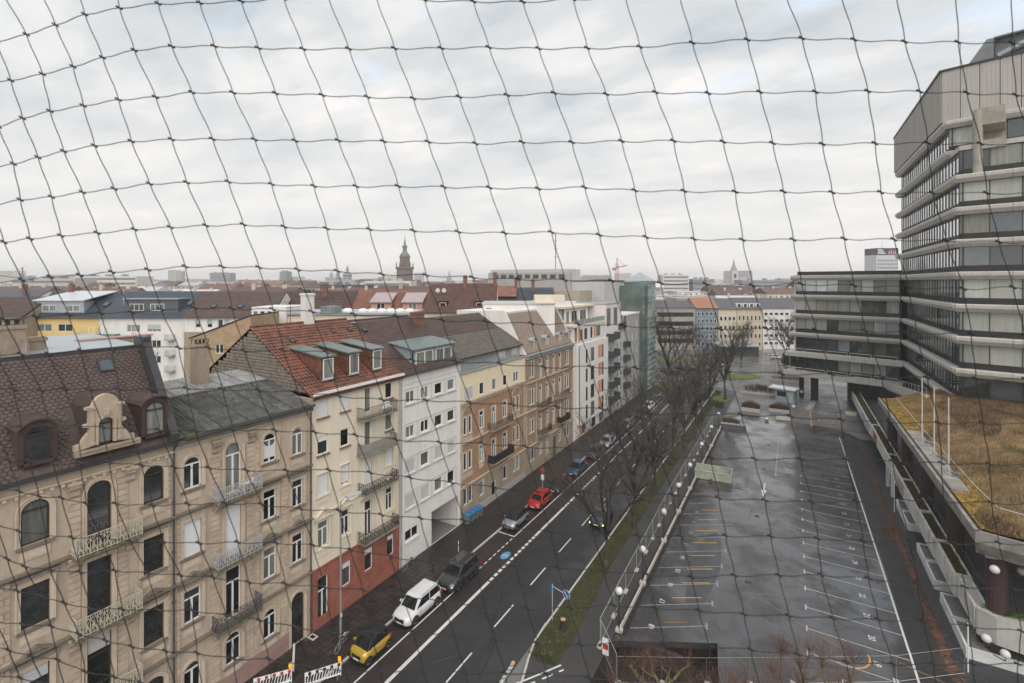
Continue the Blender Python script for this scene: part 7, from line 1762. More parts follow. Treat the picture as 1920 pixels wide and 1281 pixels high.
for c in (-86.81, -82.34): b.win((c, 21.6, 2.6, 1.15), 'two', b=.44, sill=False, curtain=True)
for c in (-90.19, -77.46): skylight(b, Vector((c - b.a0, 2.2, 22.9)), (1, 0, 0), (0, 5.9, 4.8), 1.1, 1.2)
balcony(b, -80.65, -76.87, 16.5, 1.2, 'solid', mat("charcoal_screen", (.06, .06, .065), .7), MIDGR, 1.0, corbel=False); b.win((-78.06, 16.6, 1.8, 2.1), 'two', b=-.1, sill=False)
b = bh("white rendered house with ribbed navy roof, dark dormer and green balcony screen", -76.94, -61.16, d, 20.5, 25.3, 11, NT2, WHITER, (-70.6, -66.73), (17.8, 14.9, 12.0, 9.1), 2.5, 1.35, 'three', shut=.6, tile=(.45, .5), th='pan', seed=4)
m = M().box(-72.79 - b.a0, -62.65 - b.a0, .6, 5, 21.3, 23.85); dd = b.part("dormer", m, mat("slate_grey_cladding", (.085, .09, .1), .6), label="wide slate-grey dormer with two white windows")
part("dormer_roof", M().box(-72.99 - b.a0, -62.45 - b.a0, .3, 5.4, 23.85, 24.0), ZINC, dd)
for c in (-70.4, -66.53): b.win((c, 21.75, 2.6, 1.25), 'three', b=.44, sill=False)
for c in (-61.75, -73.39): skylight(b, Vector((c - b.a0, 2.4, 23.05)), (1, 0, 0), (0, 5.9, 4.8), 1.1, 1.2)
balcony(b, -76.82, -73.09, 16.5, 1.2, 'solid', mat("sea_green_screen", (.12, .24, .22), .7), MIDGR, 1.0, corbel=False); b.win((-74.78, 16.6, 1.9, 2.1), 'two', b=-.1, sill=False)
for z in (16.4, 13.5, 10.6, 7.7): balcony(b, -64.14, -62.75, z, 1.1, 'bars', IRONG, MIDGR, 1.0, corbel=False); b.win((-61.85, z + .6, 1.3, 1.4), 'one', b=-.1, sill=False); b.win((-63.44, z + .05, 1.1, 2.0), 'one', b=-.1, sill=False)
m = M().tube([(0, 0, 0), (0, 0, 3.2)], .09, 6); b.part("flue", m, ZINC, loc=(-74.18 - b.a0, 2.2, 22.6))
b = bh("white walled house with chocolate-brown roof and four small shuttered windows", -60.42, -44.15, 88, 20.6, 25.3, 11, mat("chocolate_tile", (.085, .055, .05), .6, .25, 1), WHITER, (-57.91, -55.75, -53.78, -52.6), (18.7,), .95, 1.5, 'one', shut=1, z0=17.9, tile=(.5, .5), th='pan', seed=5)
b.box("brick_wall", -60.42, -44.15, -.05, .2, 0, 17.9, SAND2)
for c in (-56.14, -51.03): skylight(b, Vector((c - b.a0, 1.8, 22.6)), (1, 0, 0), (0, 5.9, 4.7), 1.0, .9)
b = bh("house with dark weathered brown roof and tall roof hatch left of the red roof", -45.95, -31.45, 92, 21.0, 25.4, 12, BROWNT, WHITER, (), (), tile=(.5, .5), seed=6, chim=((-37.01, 2.5, 26.3, .9),))
for c, t_ in ((-42.45, 3.2), (-33.31, 2.6)): skylight(b, Vector((c - b.a0, t_, 21 + t_ * .72)), (1, 0, 0), (0, 6.4, 4.4), .9, 1.2)
b = bh("house with orange-red roof and two metal-roofed dormers in the next block", -30.67, -16.39, 90, 21.2, 25.4, 12, mat("bright_red_tile", (.20, .085, .055), .6, .3, 1, dirt=(.12, .07, .05), dirt_amt=.6), CREAM, (-29.16, -17.09), (18,), 1.2, 1.5, tile=(.45, .5), th='pan', seed=7)
for x0, x1 in ((-27.05, -22.83), (-21.02, -16.89)):
    m = M().box(x0 - b.a0 + .2, x1 - b.a0 - .2, .8, 4, 21.6, 23.3); dd = b.part("dormer", m, mat("pink_render", (.5, .3, .24), .9)); part("dormer_roof", M().prism([(x0 - b.a0, .3, 23.2), (x1 - b.a0, .3, 23.2), (x1 - b.a0, 5.2, 24.9), (x0 - b.a0, 5.2, 24.9)], (0, 0, .12)), mat("pinkish_metal_roof", (.36, .29, .3), .5), dd)
    b.win(((x0 + x1) / 2, 21.7, 1.6, 1.4), 'two', b=.64, sill=False)
b = bh("big house with dark chestnut roof, satellite dishes and small white dormer windows", -15.3, -2.72, 84, 21.8, 26.8, 12, mat("chestnut_tile", (.10, .05, .04), .6, .3, 1), CREAMY, (-10.79, -7.51), (19.6,), .9, 1.3, 'one', tile=(.42, .45), th='pan', seed=8, chim=((-8.73, 5, 28, .7), (-3.19, 5.5, 28.6, .7)))
for c in (-12.29, -5.82):
    dd = b.part("dormer", M().box(c - b.a0 - .75, c - b.a0 + .75, .9, 3.5, 22.2, 23.7), mat("chestnut_tile", (.1, .05, .04))); part("dormer_roof", M().box(c - b.a0 - .9, c - b.a0 + .9, .6, 3.6, 23.7, 23.8), DZINC, dd); b.win((c, 22.35, 1.1, 1.1), 'one', b=.72, sill=False, curtain=False)
for c in (-11.17, -9.1): skylight(b, Vector((c - b.a0, 2.9, 24.3)), (1, 0, 0), (0, 6.4, 5), .6, .8)
for k, px in enumerate((-13.52, -12.39)):
    t = thing("satellite_dish", ["left pale satellite dish on the dark chestnut roof", "right pale satellite dish on the dark chestnut roof"][k], "satellite dish", CW(px, 87, 25.6), A); part("dish", M().lathe(0, 0, [(.02, 0), (.25, .03), (.42, .12)], 14), WHITER, t, rot=(pi / 2 + .2, 0, 0)); part("mast", M().tube([(0, .1, 0), (0, .1, -1.3)], .03, 4), PIPE, t)
b = bh("house with faded red and navy roofs left of the blank office block", -3.24, 9.16, 100, 23.3, 25.9, 12, NAVYT, CREAM, (), (), tile=(.6, .5), seed=9, chim=((0.89, 4, 27.6, .7), (4.58, 4, 27.4, .7)))
b.part("roof", slab((0, -.1, 24.1), (1, 0, 0), (0, 6.0, 2.6), 4.2, 5.4, .1), mat("bright_red_tile", (.25, .085, .05)), label="patch of faded red tiles")
b = bh("brown roofed low house cut off by the left edge behind the chimneys", -98.01, -88.4, 86, 20.5, 24.3, 11, BROWNT, SAND2, (-90.8,), (15, 12), 1.2, 1.5, tile=(.5, .5), seed=10)
b = bh("navy roofed house farther back at the left edge", -131.4, -113.63, 112, 22.3, 25.0, 11, NAVYT, CREAM, (), (), tile=None, seed=11, chim=((-118.38, 4, 26.4, .9),))
# yard buildings between the two rows
b = bh("tan rear building with a slanting roof line and two white windows behind the corrugated roof", -38.53, -31.21, 57, 20.3, 20.4, 7, None, mat("tan_yard_render", (.36, .26, .16), .9, .2, 1.2), (-36.75, -34.96), (18.6 , 14.8), 1.0, 1.1, 'two', seed=12)
L = -31.21 - -38.53
b.part("sloping_gable", M().prism([(0, 0, 20.3), (L, 0, 20.3), (L, 0, 23.05)], (0, 7, 0)), mat("tan_yard_render", (.36, .26, .16)))
b.part("coping", M().prism([(-.1, -.1, 20.35), (L, -.1, 23.12), (L, -.1, 23.22), (-.1, -.1, 20.45)], (0, 7.2, 0)), DZINC)
b = B("flat_roof_building", "low flat-roofed building with white roof domes behind the red tiled roof", "building", CW(-35.4, 66), A, -35.4)
b.box("wall", -35.4, -14.01, 0, 9, 0, 22.6, CREAM); b.box("parapet", -35.69, -13.86, -.3, 9.3, 22.6, 22.85, ZINC)
b.box("white_annex", -35.69, -30.97, -.6, 6, 20, 23.7, WHITER); b.box("roof_box", -26.69, -24.63, .5, 3, 22.85, 23.7, COPPER)
for i in range(4): b.win((-35.1 + i * .95, 22.0, .7, 1.2), 'one', b=-.75, sill=False)
m = M()
for i in range(6): m.sphere(-21.53 - b.a0 + i * 1.35, 3, 22.9, .75, 12, .6)
m.sphere(-23.75 - b.a0, 3, 22.9, .8, 12, .6); b.part("roof_dome", m, WHITER, smooth=True)
m = M()
R = random.Random(31)
for i in range(7): x = -33.92 - b.a0 + R.uniform(0, 9); m.tube([(x, R.uniform(.5, 4), 22.8), (x, 1, 22.8 + R.uniform(1.2, 2.6))], .03, 4)
b.part("vent_pipe", m, ZINC)
b = B("flat_roof_building", "white flat-roofed block with round vents behind the brown brick houses", "building", CW(-4.67, 76), A, -4.67)
b.box("wall", -4.67, 6.79, 0, 8, 0, 23.6, WHITER); b.box("parapet", -4.84, 6.96, -.2, 8.2, 23.6, 23.8, GREYR); b.box("roof_box", 3.65, 8.49, 1, 4, 23.8, 25.0, CREAM); b.box("opening", -4.08, -3.31, -.03, .1, 21.4, 23.0, PIPE)
# ------------------------------------------------------------------ far side of the crossing
d = 190.0
def far_front(label, x0, x1, ze, zr, roofm, wallm, cols, rows, w, h, mt=None, band=False, dorm=0, d=190.0, group=None):
    t = thing("apartment_house" if not band else "office_building", label, "house" if not band else "building", CW(x0, d), A, group); L = x1 - x0
    part("wall", M().box(0, L, 0, 14, 0, ze), wallm, t)
    if roofm: part("roof", M().prism([(-.3, -.5, ze), (-.3, 7, zr), (-.3, 14.5, ze)], (L + .6, 0, 0)), roofm, t)
    if band:
        for z in rows: part("ribbon_window", M().box(1.5, L - .8, -.06, -.003, z, z + h), mt or GLASS, t)
    else:
        wm = M().box(-w / 2, w / 2, -.10, -.003, 0, h).mesh("window", WHITE); gm = M().quad((-w / 2 + .12, -.115, .12), (w / 2 - .12, -.115, .12), (w / 2 - .12, -.115, h - .12), (-w / 2 + .12, -.115, h - .12)).mesh("pane", GLASS)
        for c in cols:
            for z in rows: o = link("window", wm, t, (c - x0, 0, z)); link("pane", gm, o)
    for i in range(dorm):
        c = L * (i + .5) / dorm; dd = part("dormer", M().box(c - .9, c + .9, .9, 4, ze + .5, ze + 2.2), WHITE, t); part("dormer_window", M().quad((c - .55, .88, ze + .8), (c + .55, .88, ze + .8), (c + .55, .88, ze + 2.0), (c - .55, .88, ze + 2.0)), GLASS, dd)
    return t
def rg(a, b_, n): return [a + (b_ - a) * (i + .5) / n for i in range(n)]
far_front("beige office house with four dark ribbon windows beyond the crossing", 56.47, 73.03, 16.8, 19.4, mat("dark_far_roof", (.09, .09, .1), .7), mat("far_beige", (.36, .32, .28), .9), (), (13.2, 9.6, 6.0, 2.8), 1, 1.7, band=True)
far_front("blue-grey fronted house with salmon red roof beyond the crossing", 73.24, 81.94, 16.6, 20.6, mat("salmon_roof", (.30, .14, .09), .7), mat("blue_grey_front", (.19, .23, .27), .8, .35, .5), rg(73.45, 81.73, 5), (1.5, 4.6, 7.7, 10.8, 13.6), 1.0, 1.5)
far_front("pale yellow house with plain windows beyond the crossing, left of the ornate one", 82.16, 89.37, 16.2, 20.3, mat("dark_far_roof", (.09, .09, .1)), mat("far_cream", (.60, .53, .38), .9), rg(82.37, 89.16, 4), (1.2, 4.6, 8.0, 11.6), 1.1, 1.7)
far_front("ornate yellow corner house with dormers and rows of arched windows beyond the crossing", 89.59, 99.56, 16.2, 20.6, mat("dark_far_roof", (.09, .09, .1)), mat("far_yellow", (.54, .46, .31), .9), rg(89.8, 99.35, 6), (1.2, 4.6, 8.0, 11.8), .9, 1.9, dorm=4)
far_front("long white house with small dark windows beyond the crossing, next to the office wing", 100.83, 124.42, 16.4, 20.4, mat("dark_far_roof", (.09, .09, .1)), WHITER, rg(101.04, 115.84, 7), (1.8, 4.9, 7.9, 10.9, 13.6), 1.5, 1.2, d=192)
t = thing("station_canopy", "low glass-roofed canopy across the street before the yellow houses", "canopy", CW(74.95, 172), A)
part("roof", M().prism([(0, 0, 3.6), (15, 0, 3.6), (15, 6, 4.6), (0, 6, 4.6)], (0, 0, .2)), ZINC, t); part("wall", M().box(.5, 14.5, 1, 5.5, 0, 3.4), mat("dark_far_glass", (.06, .06, .065), .3), t)
# ------------------------------------------------------------------ skyline landmarks in the haze
HZ = mat("far_pale_block", (.54, .51, .47), .9, .1, .05, rnd=.15); HZ2 = mat("far_grey_block", (.30, .30, .31), .9, .1, .05, rnd=.2)
RSS = mat("far_red_sandstone", (.15, .105, .09), .9, .2, .2)
cx, cy, _ = CW(-116.78, 520)
t = thing("church_tower", "tall dark sandstone church tower with tiered grey spire on the skyline", "church tower", (cx, cy, 0), A)
part("shaft", M().box(-7.2, 7.2, -7.2, 7.2, 0, 40.5), RSS, t); part("gallery", M().box(-8, 8, -8, 8, 40.5, 41.3).box(-8.2, 8.2, -8.2, -7.8, 41.3, 43).box(-8.2, -7.8, -7.8, 8.2, 41.3, 43).box(7.8, 8.2, -7.8, 8.2, 41.3, 43), RSS, t)
part("belfry", M().lathe(0, 0, [(5.6, 41.3), (5.4, 53.0), (6.2, 53.2), (6.2, 54.2)], 8), RSS, t)
for sx in (-1, 1):
    for sy in (-1, 1): part("pinnacle", M().lathe(sx * 7.4, sy * 7.4, [(.7, 41.3), (.6, 46), (.1, 48.5)], 6), RSS, t)
m = M()
for i in range(4): a = i * pi / 2; m.box(5.25 * cos(a) - (.1 if i % 2 == 0 else .9), 5.25 * cos(a) + (.1 if i % 2 == 0 else .9), 5.25 * sin(a) - (.9 if i % 2 == 0 else .1), 5.25 * sin(a) + (.9 if i % 2 == 0 else .1), 44, 50)
part("bell_opening", m, DARKF, t)
part("spire", M().lathe(0, 0, [(5.6, 54.2), (5.4, 56), (3.4, 58.5), (2.3, 60), (2.2, 64), (3.0, 64.4), (2.8, 65.6), (1.2, 67.5), (.9, 71), (.35, 73.5), (.1, 78)], 10), mat("far_copper", (.13, .15, .14), .7), t)
cx, cy, _ = CW(199.87, 430); t = thing("church_steeple", "small white church steeple with pointed slate spire above the yellow houses", "church tower", (cx, cy, 0), A)
part("shaft", M().box(-2.6, 2.6, -2.6, 2.6, 0, 37), HZ, t); part("clock", M().box(-1, 1, -2.7, -2.6, 30.5, 34), DARKF, t); part("spire", M().lathe(0, 0, [(3.2, 37), (1.2, 42), (.1, 48)], 8), HZ2, t); part("nave", M().prism([(2.6, -4, 0), (2.6, -4, 26), (2.6, 2, 31), (2.6, 8, 26), (2.6, 8, 0)], (14, 0, 0)), HZ2, t)
def dome(label, px, d, w, zb, zd, zt, w2=2.4):
    cx, cy, _ = CW(px, d); t = thing("domed_building", label, "building", (cx, cy, 0), A)
    part("hall", M().box(-w, w, 0, 20, 0, zb), HZ2, t); part("dome", M().lathe(0, 6, [(w2, zb), (w2, zd), (w2 * 1.15, zd + .3), (w2 * .9, zd + 2.2), (w2 * .35, zd + 4), (w2 * .3, zd + 6), (w2 * .4, zd + 6.3), (.1, zt)], 12), HZ2, t); return t
t = dome("palace-like building with a lantern dome left of the church tower", -195.22, 560, 11, 29.5, 34.5, 47, 5)
part("turret", M().lathe(-19, 6, [(2, 20), (2, 36), (.3, 39)], 8).lathe(-12, 6, [(2, 20), (2, 36), (.3, 39)], 8), HZ2, t); part("side_hall", M().box(-24, -11, 0, 20, 0, 32), HZ2, t)
dome("small onion-domed turret right of the church tower", -69.14, 520, 4, 28, 29, 39.5, 2.6)
for (lab, p0, p1, d_, zt, mt_) in (("pale ribbed round tower block in the left skyline", -435.75, -418.99, 600, 40, HZ), ("grey office slab in the left skyline", -443.46, -414.53, 700, 40, HZ2), ("slim teal tower block left of the domes", -316.65, -307.21, 650, 41, mat("far_teal", (.22, .28, .28), .8)), ("wide flat-topped hall far left in the skyline", -310.75, -267.44, 340, 31.0, HZ), ("broad terraced white block at the far left", -315.08, -274.86, 300, 29.0, HZ), ("long pale office block above the beige office house", 132.8, 155.8, 420, 33, HZ), ("low teal-roofed works hall right of that office block", 159.55, 178.32, 420, 29.5, HZ2), ("long grey office range right of the steeple", 193.07, 241.34, 400, 28.5, HZ2), ("white framed greenhouse-like roof left of the church tower", -80.47, -55.2, 260, 27.5, HZ), ("dark roofed long block before the domed palace", -92.51, -71.18, 230, 25.6, mat("far_dark_roof", (.07, .07, .075), .8)), ("twin pale tower slabs right of the church tower", -185.03, -168.94, 900, 42, HZ)):
    t = thing("office_block", lab, "building", CW(p0, d_), A); L = p1 - p0
    if "round" in lab:
        part("wall", M().cyl(L / 2, L / 2, 0, zt, L / 2, 20), mt_, t); m = M()
        for i in range(20): a = 2 * pi * i / 20; m.cyl(L / 2 + L / 2 * cos(a), L / 2 + L / 2 * sin(a), 10, zt + 1, .4, 5)
        part("rib", m, HZ2, t)
    else: part("wall", M().box(0, L, 0, 16, 0, zt), mt_, t)
    m = M()
    for i in range(3): m.box(L * (.15 + .27 * i), L * (.15 + .27 * i) + 2.2, 3, 7, zt, zt + 1.4)
    part("roof_plant", m, HZ2, t); m = M()
    z = zt - 2.6
    while z > zt - 16: m.box(.8, L - .8, -.08, -.01, z, z + 1.3); z -= 3.3
    if "round" not in lab: part("ribbon_window", m, mat("far_window", (.16, .17, .18), .4), t)
t = thing("high_rise", "white high-rise with a dark advertising banner on top beside the concrete tower", "tower", CW(320.51, 420), A); L = 339.75 - 320.51
part("wall", M().box(0, L, 0, 14, 0, 50.6), mat("white_high_rise", (.52, .52, .53), .8), t); m = M()
for k in range(10):
    for i in range(10): m.box(1 + i * 1.85, 2.2 + i * 1.85, -.06, -.01, 16 + k * 3.2, 17.7 + k * 3.2)
part("windows", m, mat("far_window", (.16, .17, .18)), t)
part("banner", M().box(0, L, -.3, 14, 50.62, 56.6), mat("banner_dark", (.035, .02, .035), .6), t); m = M()
for k in range(4): m.box(1.2, 8 - k * .9, -.34, -.31, 51.6 + k * 1.1, 52.2 + k * 1.1)
part("banner_text", m, WHITE, t); m = M()
for i, (a, hh) in enumerate(((10.5, 3.2), (12.3, 4.2), (14.2, 3.0), (16, 4.0))): m.prism([(a, -.34, 51.2), (a + 1.3, -.34, 51.2), (a + .8, -.34, 51.2 + hh), (a + .2, -.34, 51.2 + hh * .8)], (0, .03, 0))
part("banner_picture", m, mat("banner_pink", (.6, .3, .42), .6), t); part("antenna", M().tube([(9, 5, 56.6), (9, 5, 63)], .15, 4), HZ2, t)
def crane(label, px, d, zt, jib, mt_, ang):
    t = thing("construction_crane", label, "crane", CW(px, d), A + ang); m = M()
    for sx in (-.8, .8): m.tube([(sx, 0, 0), (sx, 0, zt)], .16, 4)
    z = 10
    while z < zt - 2: m.tube([(-.8, 0, z), (.8, 0, z + 2)], .1, 3); m.tube([(.8, 0, z), (-.8, 0, z + 2)], .1, 3); z += 2
    part("mast", m, mt_, t); part("jib", M().tube([(-jib * .3, 0, zt - 3), (jib, 0, zt - 1)], .3, 4).tube([(0, 0, zt + 3), (jib * .7, 0, zt - 1.2)], .1, 3).tube([(0, 0, zt - 3), (0, 0, zt + 3.5)], .3, 4), mt_, t); part("counterweight", M().box(-jib * .3 - 1, -jib * .3 + 1.5, -.6, .6, zt - 4.4, zt - 2.6), HZ2, t)
crane("red tower crane above the blank grey office block", 66.03, 300, 38.5, 6.5, mat("crane_red", (.45, .10, .05), .6), 0)
crane("pale crane with long jib at the far left edge", -266.68, 260, 31.5, -13, mat("crane_grey", (.2, .2, .2), .6), 0)
t = thing("cable_stayed_bridge", "distant cable-stayed bridge pylon in the haze", "bridge", CW(50.28, 900), A); m = M().tube([(-7, 0, 0), (0, 0, 50)], .9, 4).tube([(7, 0, 0), (0, 0, 50)], .9, 4); part("pylon", m, HZ2, t); m = M()
for i in range(6): m.tube([(0, 0, 48 - i * 2), (-60 + i * 8, 0, 22)], .18, 3); m.tube([(0, 0, 48 - i * 2), (50 - i * 7, 0, 22)], .18, 3)
part("stay_cable", m, HZ2, t); part("deck", M().box(-70, 70, -3, 3, 20, 22), HZ2, t)
# ------------------------------------------------------------------ the rest of the town
R = random.Random(77)
HR = [mat("far_roof_%s" % n, c, .8, .15, .1, rnd=.25) for n, c in (("brown", (.10, .065, .055)), ("grey", (.13, .13, .14)), ("red", (.17, .10, .075)), ("pale", (.45, .45, .45)))]
HWM = [mat("far_wall_%s" % n, c, .9, .1, .1, rnd=.15) for n, c in (("cream", (.58, .52, .43)), ("white", (.64, .63, .61)), ("tan", (.46, .39, .31)), ("grey", (.42, .42, .42)))]
kinds = {}
def far_house(k, L, dep, ze, zr, flat):
    wm, rm = HWM[k % 4], HR[k % 4 if not flat else 3]; me = [M().box(0, L, 0, dep, 0, ze).mesh("wall", wm)]
    me.append((M().box(-.3, L + .3, -.3, dep + .3, ze, ze + .5) if flat else M().prism([(-.2, -.5, ze), (-.2, dep / 2, zr), (-.2, dep + .5, ze)], (L + .4, 0, 0))).mesh("roof", rm))
    m = M(); n = int(L / 3.2); z = ze - 2.4
    while z > ze - 9:
        for i in range(n): m.box(1 + i * 3.2, 2.3 + i * 3.2, -.08, -.01, z, z + 1.4)
        z -= 3.1
    me.append(m.mesh("windows", mat("far_window", (.16, .17, .18)))); m = M().box(L * .3, L * .3 + 1, dep * .4, dep * .4 + .8, ze, zr + .9).box(L * .75, L * .75 + 1.4, dep * .45, dep * .45 + .7, ze, zr + .7); me.append(m.mesh("chimney", HWM[2])); return me
protos = []
for k in range(8):
    flat = k in (1, 5, 6); ze = R.uniform(17, 21.5); L = R.uniform(14, 30); protos.append((far_house(k, L, R.uniform(11, 14), ze, ze + (1 if flat else R.uniform(3, 4.4)), flat), L, k))
names = ["brown-roofed cream house", "flat-topped white block", "red-roofed tan house", "pale-roofed grey house", "brown-roofed cream long house", "flat-topped white slab", "flat-roofed tan block", "pale-roofed grey terrace"]
count = 0; used_l = {}
for ri, (d_, x0f, x1f) in enumerate([(125, -1.2, .12), (148, -1.2, .10), (175, -1.2, .15), (210, -1.2, .6), (250, -1.15, .62), (300, -1.15, .63), (360, -1.15, .64), (440, -1.1, .65), (560, -1.1, .66)]):
    x = x0f * d_
    while x < x1f * d_ and count < 230:
        ms, L, k = R.choice(protos); sc = 1.0 if d_ < 300 else 1.35
        zsc = R.uniform(.93, 1.06) * (1.0 if d_ < 260 else 1.08 if d_ < 420 else 1.16)
        where = ["just behind the next block", "two rows back", "three rows back", "four rows back", "in the middle distance", "in mid haze", "in far haze", "far out", "at the horizon"][ri]
        u_ = x / d_; side = "at the left edge" if u_ < -.9 else "left of centre" if u_ < -.62 else "left of the domes" if u_ < -.36 else "by the church tower" if u_ < -.12 else "left of the office block" if u_ < .1 else "over the crossing"
        lb = "%s %s, %s" % (names[k], where, side); used_l[lb] = used_l.get(lb, 0) + 1
        if used_l[lb] > 1: lb = ["", "", "lower ", "taller ", "narrow ", "broad "][min(5, used_l[lb])] + lb
        t = thing("town_house", lb, "house", CW(x, d_ + R.uniform(-6, 6)), A + R.choice((0, 0, .1, -.12)), "town houses in the haze")
        t.scale = (sc, sc, zsc)
        for nm, me in zip(("wall", "roof", "windows", "chimney"), ms): link(nm, me, t)
        x += L * sc + R.choice((.2, .2, 3, 9)); count += 1
m = M(); m2 = M()
for i in range(1500):
    d_ = R.uniform(620, 3000); px = R.uniform(-1.15, 1.15) * d_; x, y, _ = CW(px, d_); w = R.uniform(14, 60); z = R.uniform(20, 29) + (R.random() < .07) * R.uniform(4, 16)
    (m if R.random() < .6 else m2).box(x, x + w, y, y + w * .6, 0, z)
stuff("far_town", m, HZ, "pale far-off town blocks melting into the haze", "town"); stuff("far_town", m2, HZ2, "grey far-off town blocks melting into the haze", "town")

# ------------------------------------------------------------------ bare winter trees
BARK = mat("wet_dark_bark", (.05, .043, .036), .85, .35, 3, .7, dirt=(.06, .065, .04), dirt_amt=.4, dscale=2)
TWIG = mat("dark_twigs", (.06, .048, .042), .8, .2, 2)
def tree_meshes(seed, H=11.5, r0=.24, spread=.62, fork=.3, twmat=None, bark=None, lv=4, upright=.55):
    R = random.Random(seed); trunk = M(); br = M(); tw = M()
    def grow(m, p, dr, L, r, n, k, wob):
        pts = [p.copy()]; d = dr.copy()
        for i in range(n):
            d = (d + Vector((R.gauss(0, wob), R.gauss(0, wob), R.gauss(0, wob * .6) + .05 * upright))).normalized(); p = p + d * (L / n); pts.append(p.copy())
        m.tube(pts, r, k, max(.004, r * .45)); return pts, d
    fz = H * fork; tp, td = grow(trunk, Vector((0, 0, -.1)), Vector((R.gauss(0, .02), R.gauss(0, .02), 1)), fz, r0, 4, 8, .03)
    trunk.lathe(0, 0, [(r0 * 1.6, -.1), (r0 * 1.1, .25), (r0, .8)], 8)
    def rec(p, d, L, r, lvl):
        mm = br if lvl < 2 else tw
        pts, de = grow(mm, p, d, L, r, 4 if lvl < 3 else 3, 5 if lvl < 2 else 3, .11 + .03 * lvl)
        if lvl >= lv: return
        n = (4, 5, 4, 3, 3)[lvl]
        for i in range(n):
            t_ = .25 + .75 * (i + R.random()) / n; q = min(len(pts) - 2, int(t_ * (len(pts) - 1))); f_ = t_ * (len(pts) - 1) - q; P0 = pts[q].lerp(pts[q + 1], min(1, f_))
            ax = (pts[q + 1] - pts[q]).normalized(); a = R.uniform(0, 2 * pi); sd_ = ax.orthogonal().normalized(); sd_.rotate(Matrix.Rotation(a, 3, ax))
            ang = R.uniform(.3, .7); nd = (ax * cos(ang) + sd_ * sin(ang) + Vector((0, 0, .22 * upright))).normalized()
            rec(P0, nd, L * R.uniform(.45, .66), max(.0075, r * .53), lvl + 1)
    nl = R.choice((4, 5, 5))
    for i in range(nl):
        a = 2 * pi * i / nl + R.uniform(-.4, .4); tilt = R.uniform(.25, .75) * spread * 1.4
        rec(tp[-1] + Vector((0, 0, -R.uniform(0, fz * .25))), Vector((sin(tilt) * cos(a), sin(tilt) * sin(a), cos(tilt))), (H - fz) * R.uniform(.6, .78), r0 * .6, 0)
    rec(tp[-1], Vector((0, 0, 1)), (H - fz) * .7, r0 * .7, 0)
    return trunk.mesh("trunk", bark or BARK, True), br.mesh("branches", bark or BARK, True), tw.mesh("twigs", twmat or TWIG)
TM_ = [tree_meshes(s_, 12.2, .23, .62, .30) for s_ in (1, 2, 3, 4)]
def tree(label, x, y, z, v, rz, sc=1.0, name="bare_tree", group=None, meshes=None, cat="tree"):
    t = thing(name, label, cat, (x, y, z), rz, group); t.scale = (sc, sc, sc * 1.0)
    ms = (meshes or TM_)[v]
    link("trunk", ms[0], t); link("branches", ms[1], t); o = link("twigs", ms[2], t); o["kind"] = "stuff"; return t
st = [(-15.3, 43.5, "nearest bare street tree on the verge, right of the driving black car"), (-15.3, 52.8, "second bare street tree from the front on the verge"), (-15.25, 62.2, "third bare street tree from the front on the verge"), (-15.5, 72.9, "fourth bare street tree from the front on the verge"), (-15.3, 81.5, "fifth bare street tree on the verge, level with the pale container"), (-15.1, 90.6, "sixth bare street tree from the front on the verge"), (-15.2, 99.3, "seventh bare street tree on the verge"), (-15.2, 107.8, "eighth bare street tree, near the end of the verge")]
for k, (x, y, lab) in enumerate(st): tree(lab, x, y, .08, k % 4, 1.3 * k + .4, (.98, 1.06, 1.12, 1.08, 1.1, 1.05, 1.1, 1.1)[k], group="bare trees on the street verge")
tree("big bare tree on the round lawn before the glass stair tower", -28.3, 128.5, .15, 1, 2.2, 1.45); tree("bare tree on the small lawn where the lot meets the crossing", -13.4, 119.4, .15, 2, .3, 1.3)
for k, (X, d_, sc, lab) in enumerate(((45, 168, 1.1, "bare tree beyond the crossing before the beige office house"), (52, 176, 1.0, "bare tree before the blue-grey fronted house"), (66, 172, .9, "thin bare tree before the pale yellow house"), (72, 150, .8, "small reddish bare tree by the canopy"), (92, 160, 1.1, "bare tree right of the tall plaza poles"), (100, 172, 1.2, "bare tree close to the office wing's upper corner"), (86, 178, 1.0, "bare tree before the long white house"), (38, 160, 1.0, "bare tree far left of the crossing by the stair tower"))):
    x, y, _ = CW(X, d_); tree(lab, x, y, 0, k % 4, k, sc)
x, y, _ = CW(-42, 50); tree("thin bare yard tree before the yellow house", x, y, 9, 3, 1, .95)
for k, (x, y, sc) in enumerate(((-24.5, 104, .72), (-24.7, 92, .68), (-24.8, 80, .6))):
    pass
# dark evergreen clump by the wing
def shrub(label, x, y, z, a, b_, h, n, mt_, seed, leaf=.16, name="shrub", cat="shrub", stems=6):
    t = thing(name, label, cat, (x, y, z)); R = random.Random(seed); m = M(); s = M()
    lobes = [(R.uniform(-.6, .6) * a, R.uniform(-.6, .6) * b_, R.uniform(.3, .75) * h, R.uniform(.3, .55)) for _ in range(7)]
    for i in range(n):
        lx, ly, lz, lr = R.choice(lobes); v = Vector((R.gauss(0, 1), R.gauss(0, 1), R.gauss(0, 1))).normalized() * lr * R.uniform(.6, 1.05)
        c = Vector((lx + v.x * a, ly + v.y * b_, max(.1, lz + v.z * h * .8))); u = Vector((R.gauss(0, 1), R.gauss(0, 1), R.gauss(0, .6))).normalized() * leaf; w = u.cross(Vector((R.gauss(0, 1), R.gauss(0, 1), R.gauss(0, 1)))).normalized() * leaf * .7
        m.add([tuple(c - u), tuple(c + w), tuple(c + u), tuple(c - w)], [(0, 1, 2, 3)])
    for i in range(stems): l = R.choice(lobes); s.tube([(0, 0, 0), (l[0] * .5, l[1] * .5, l[2] * .5), (l[0], l[1], l[2])], .05, 4, .02)
    part("stems", s, BARK, t); part("leaves", m, mt_, t, kind="stuff"); return t
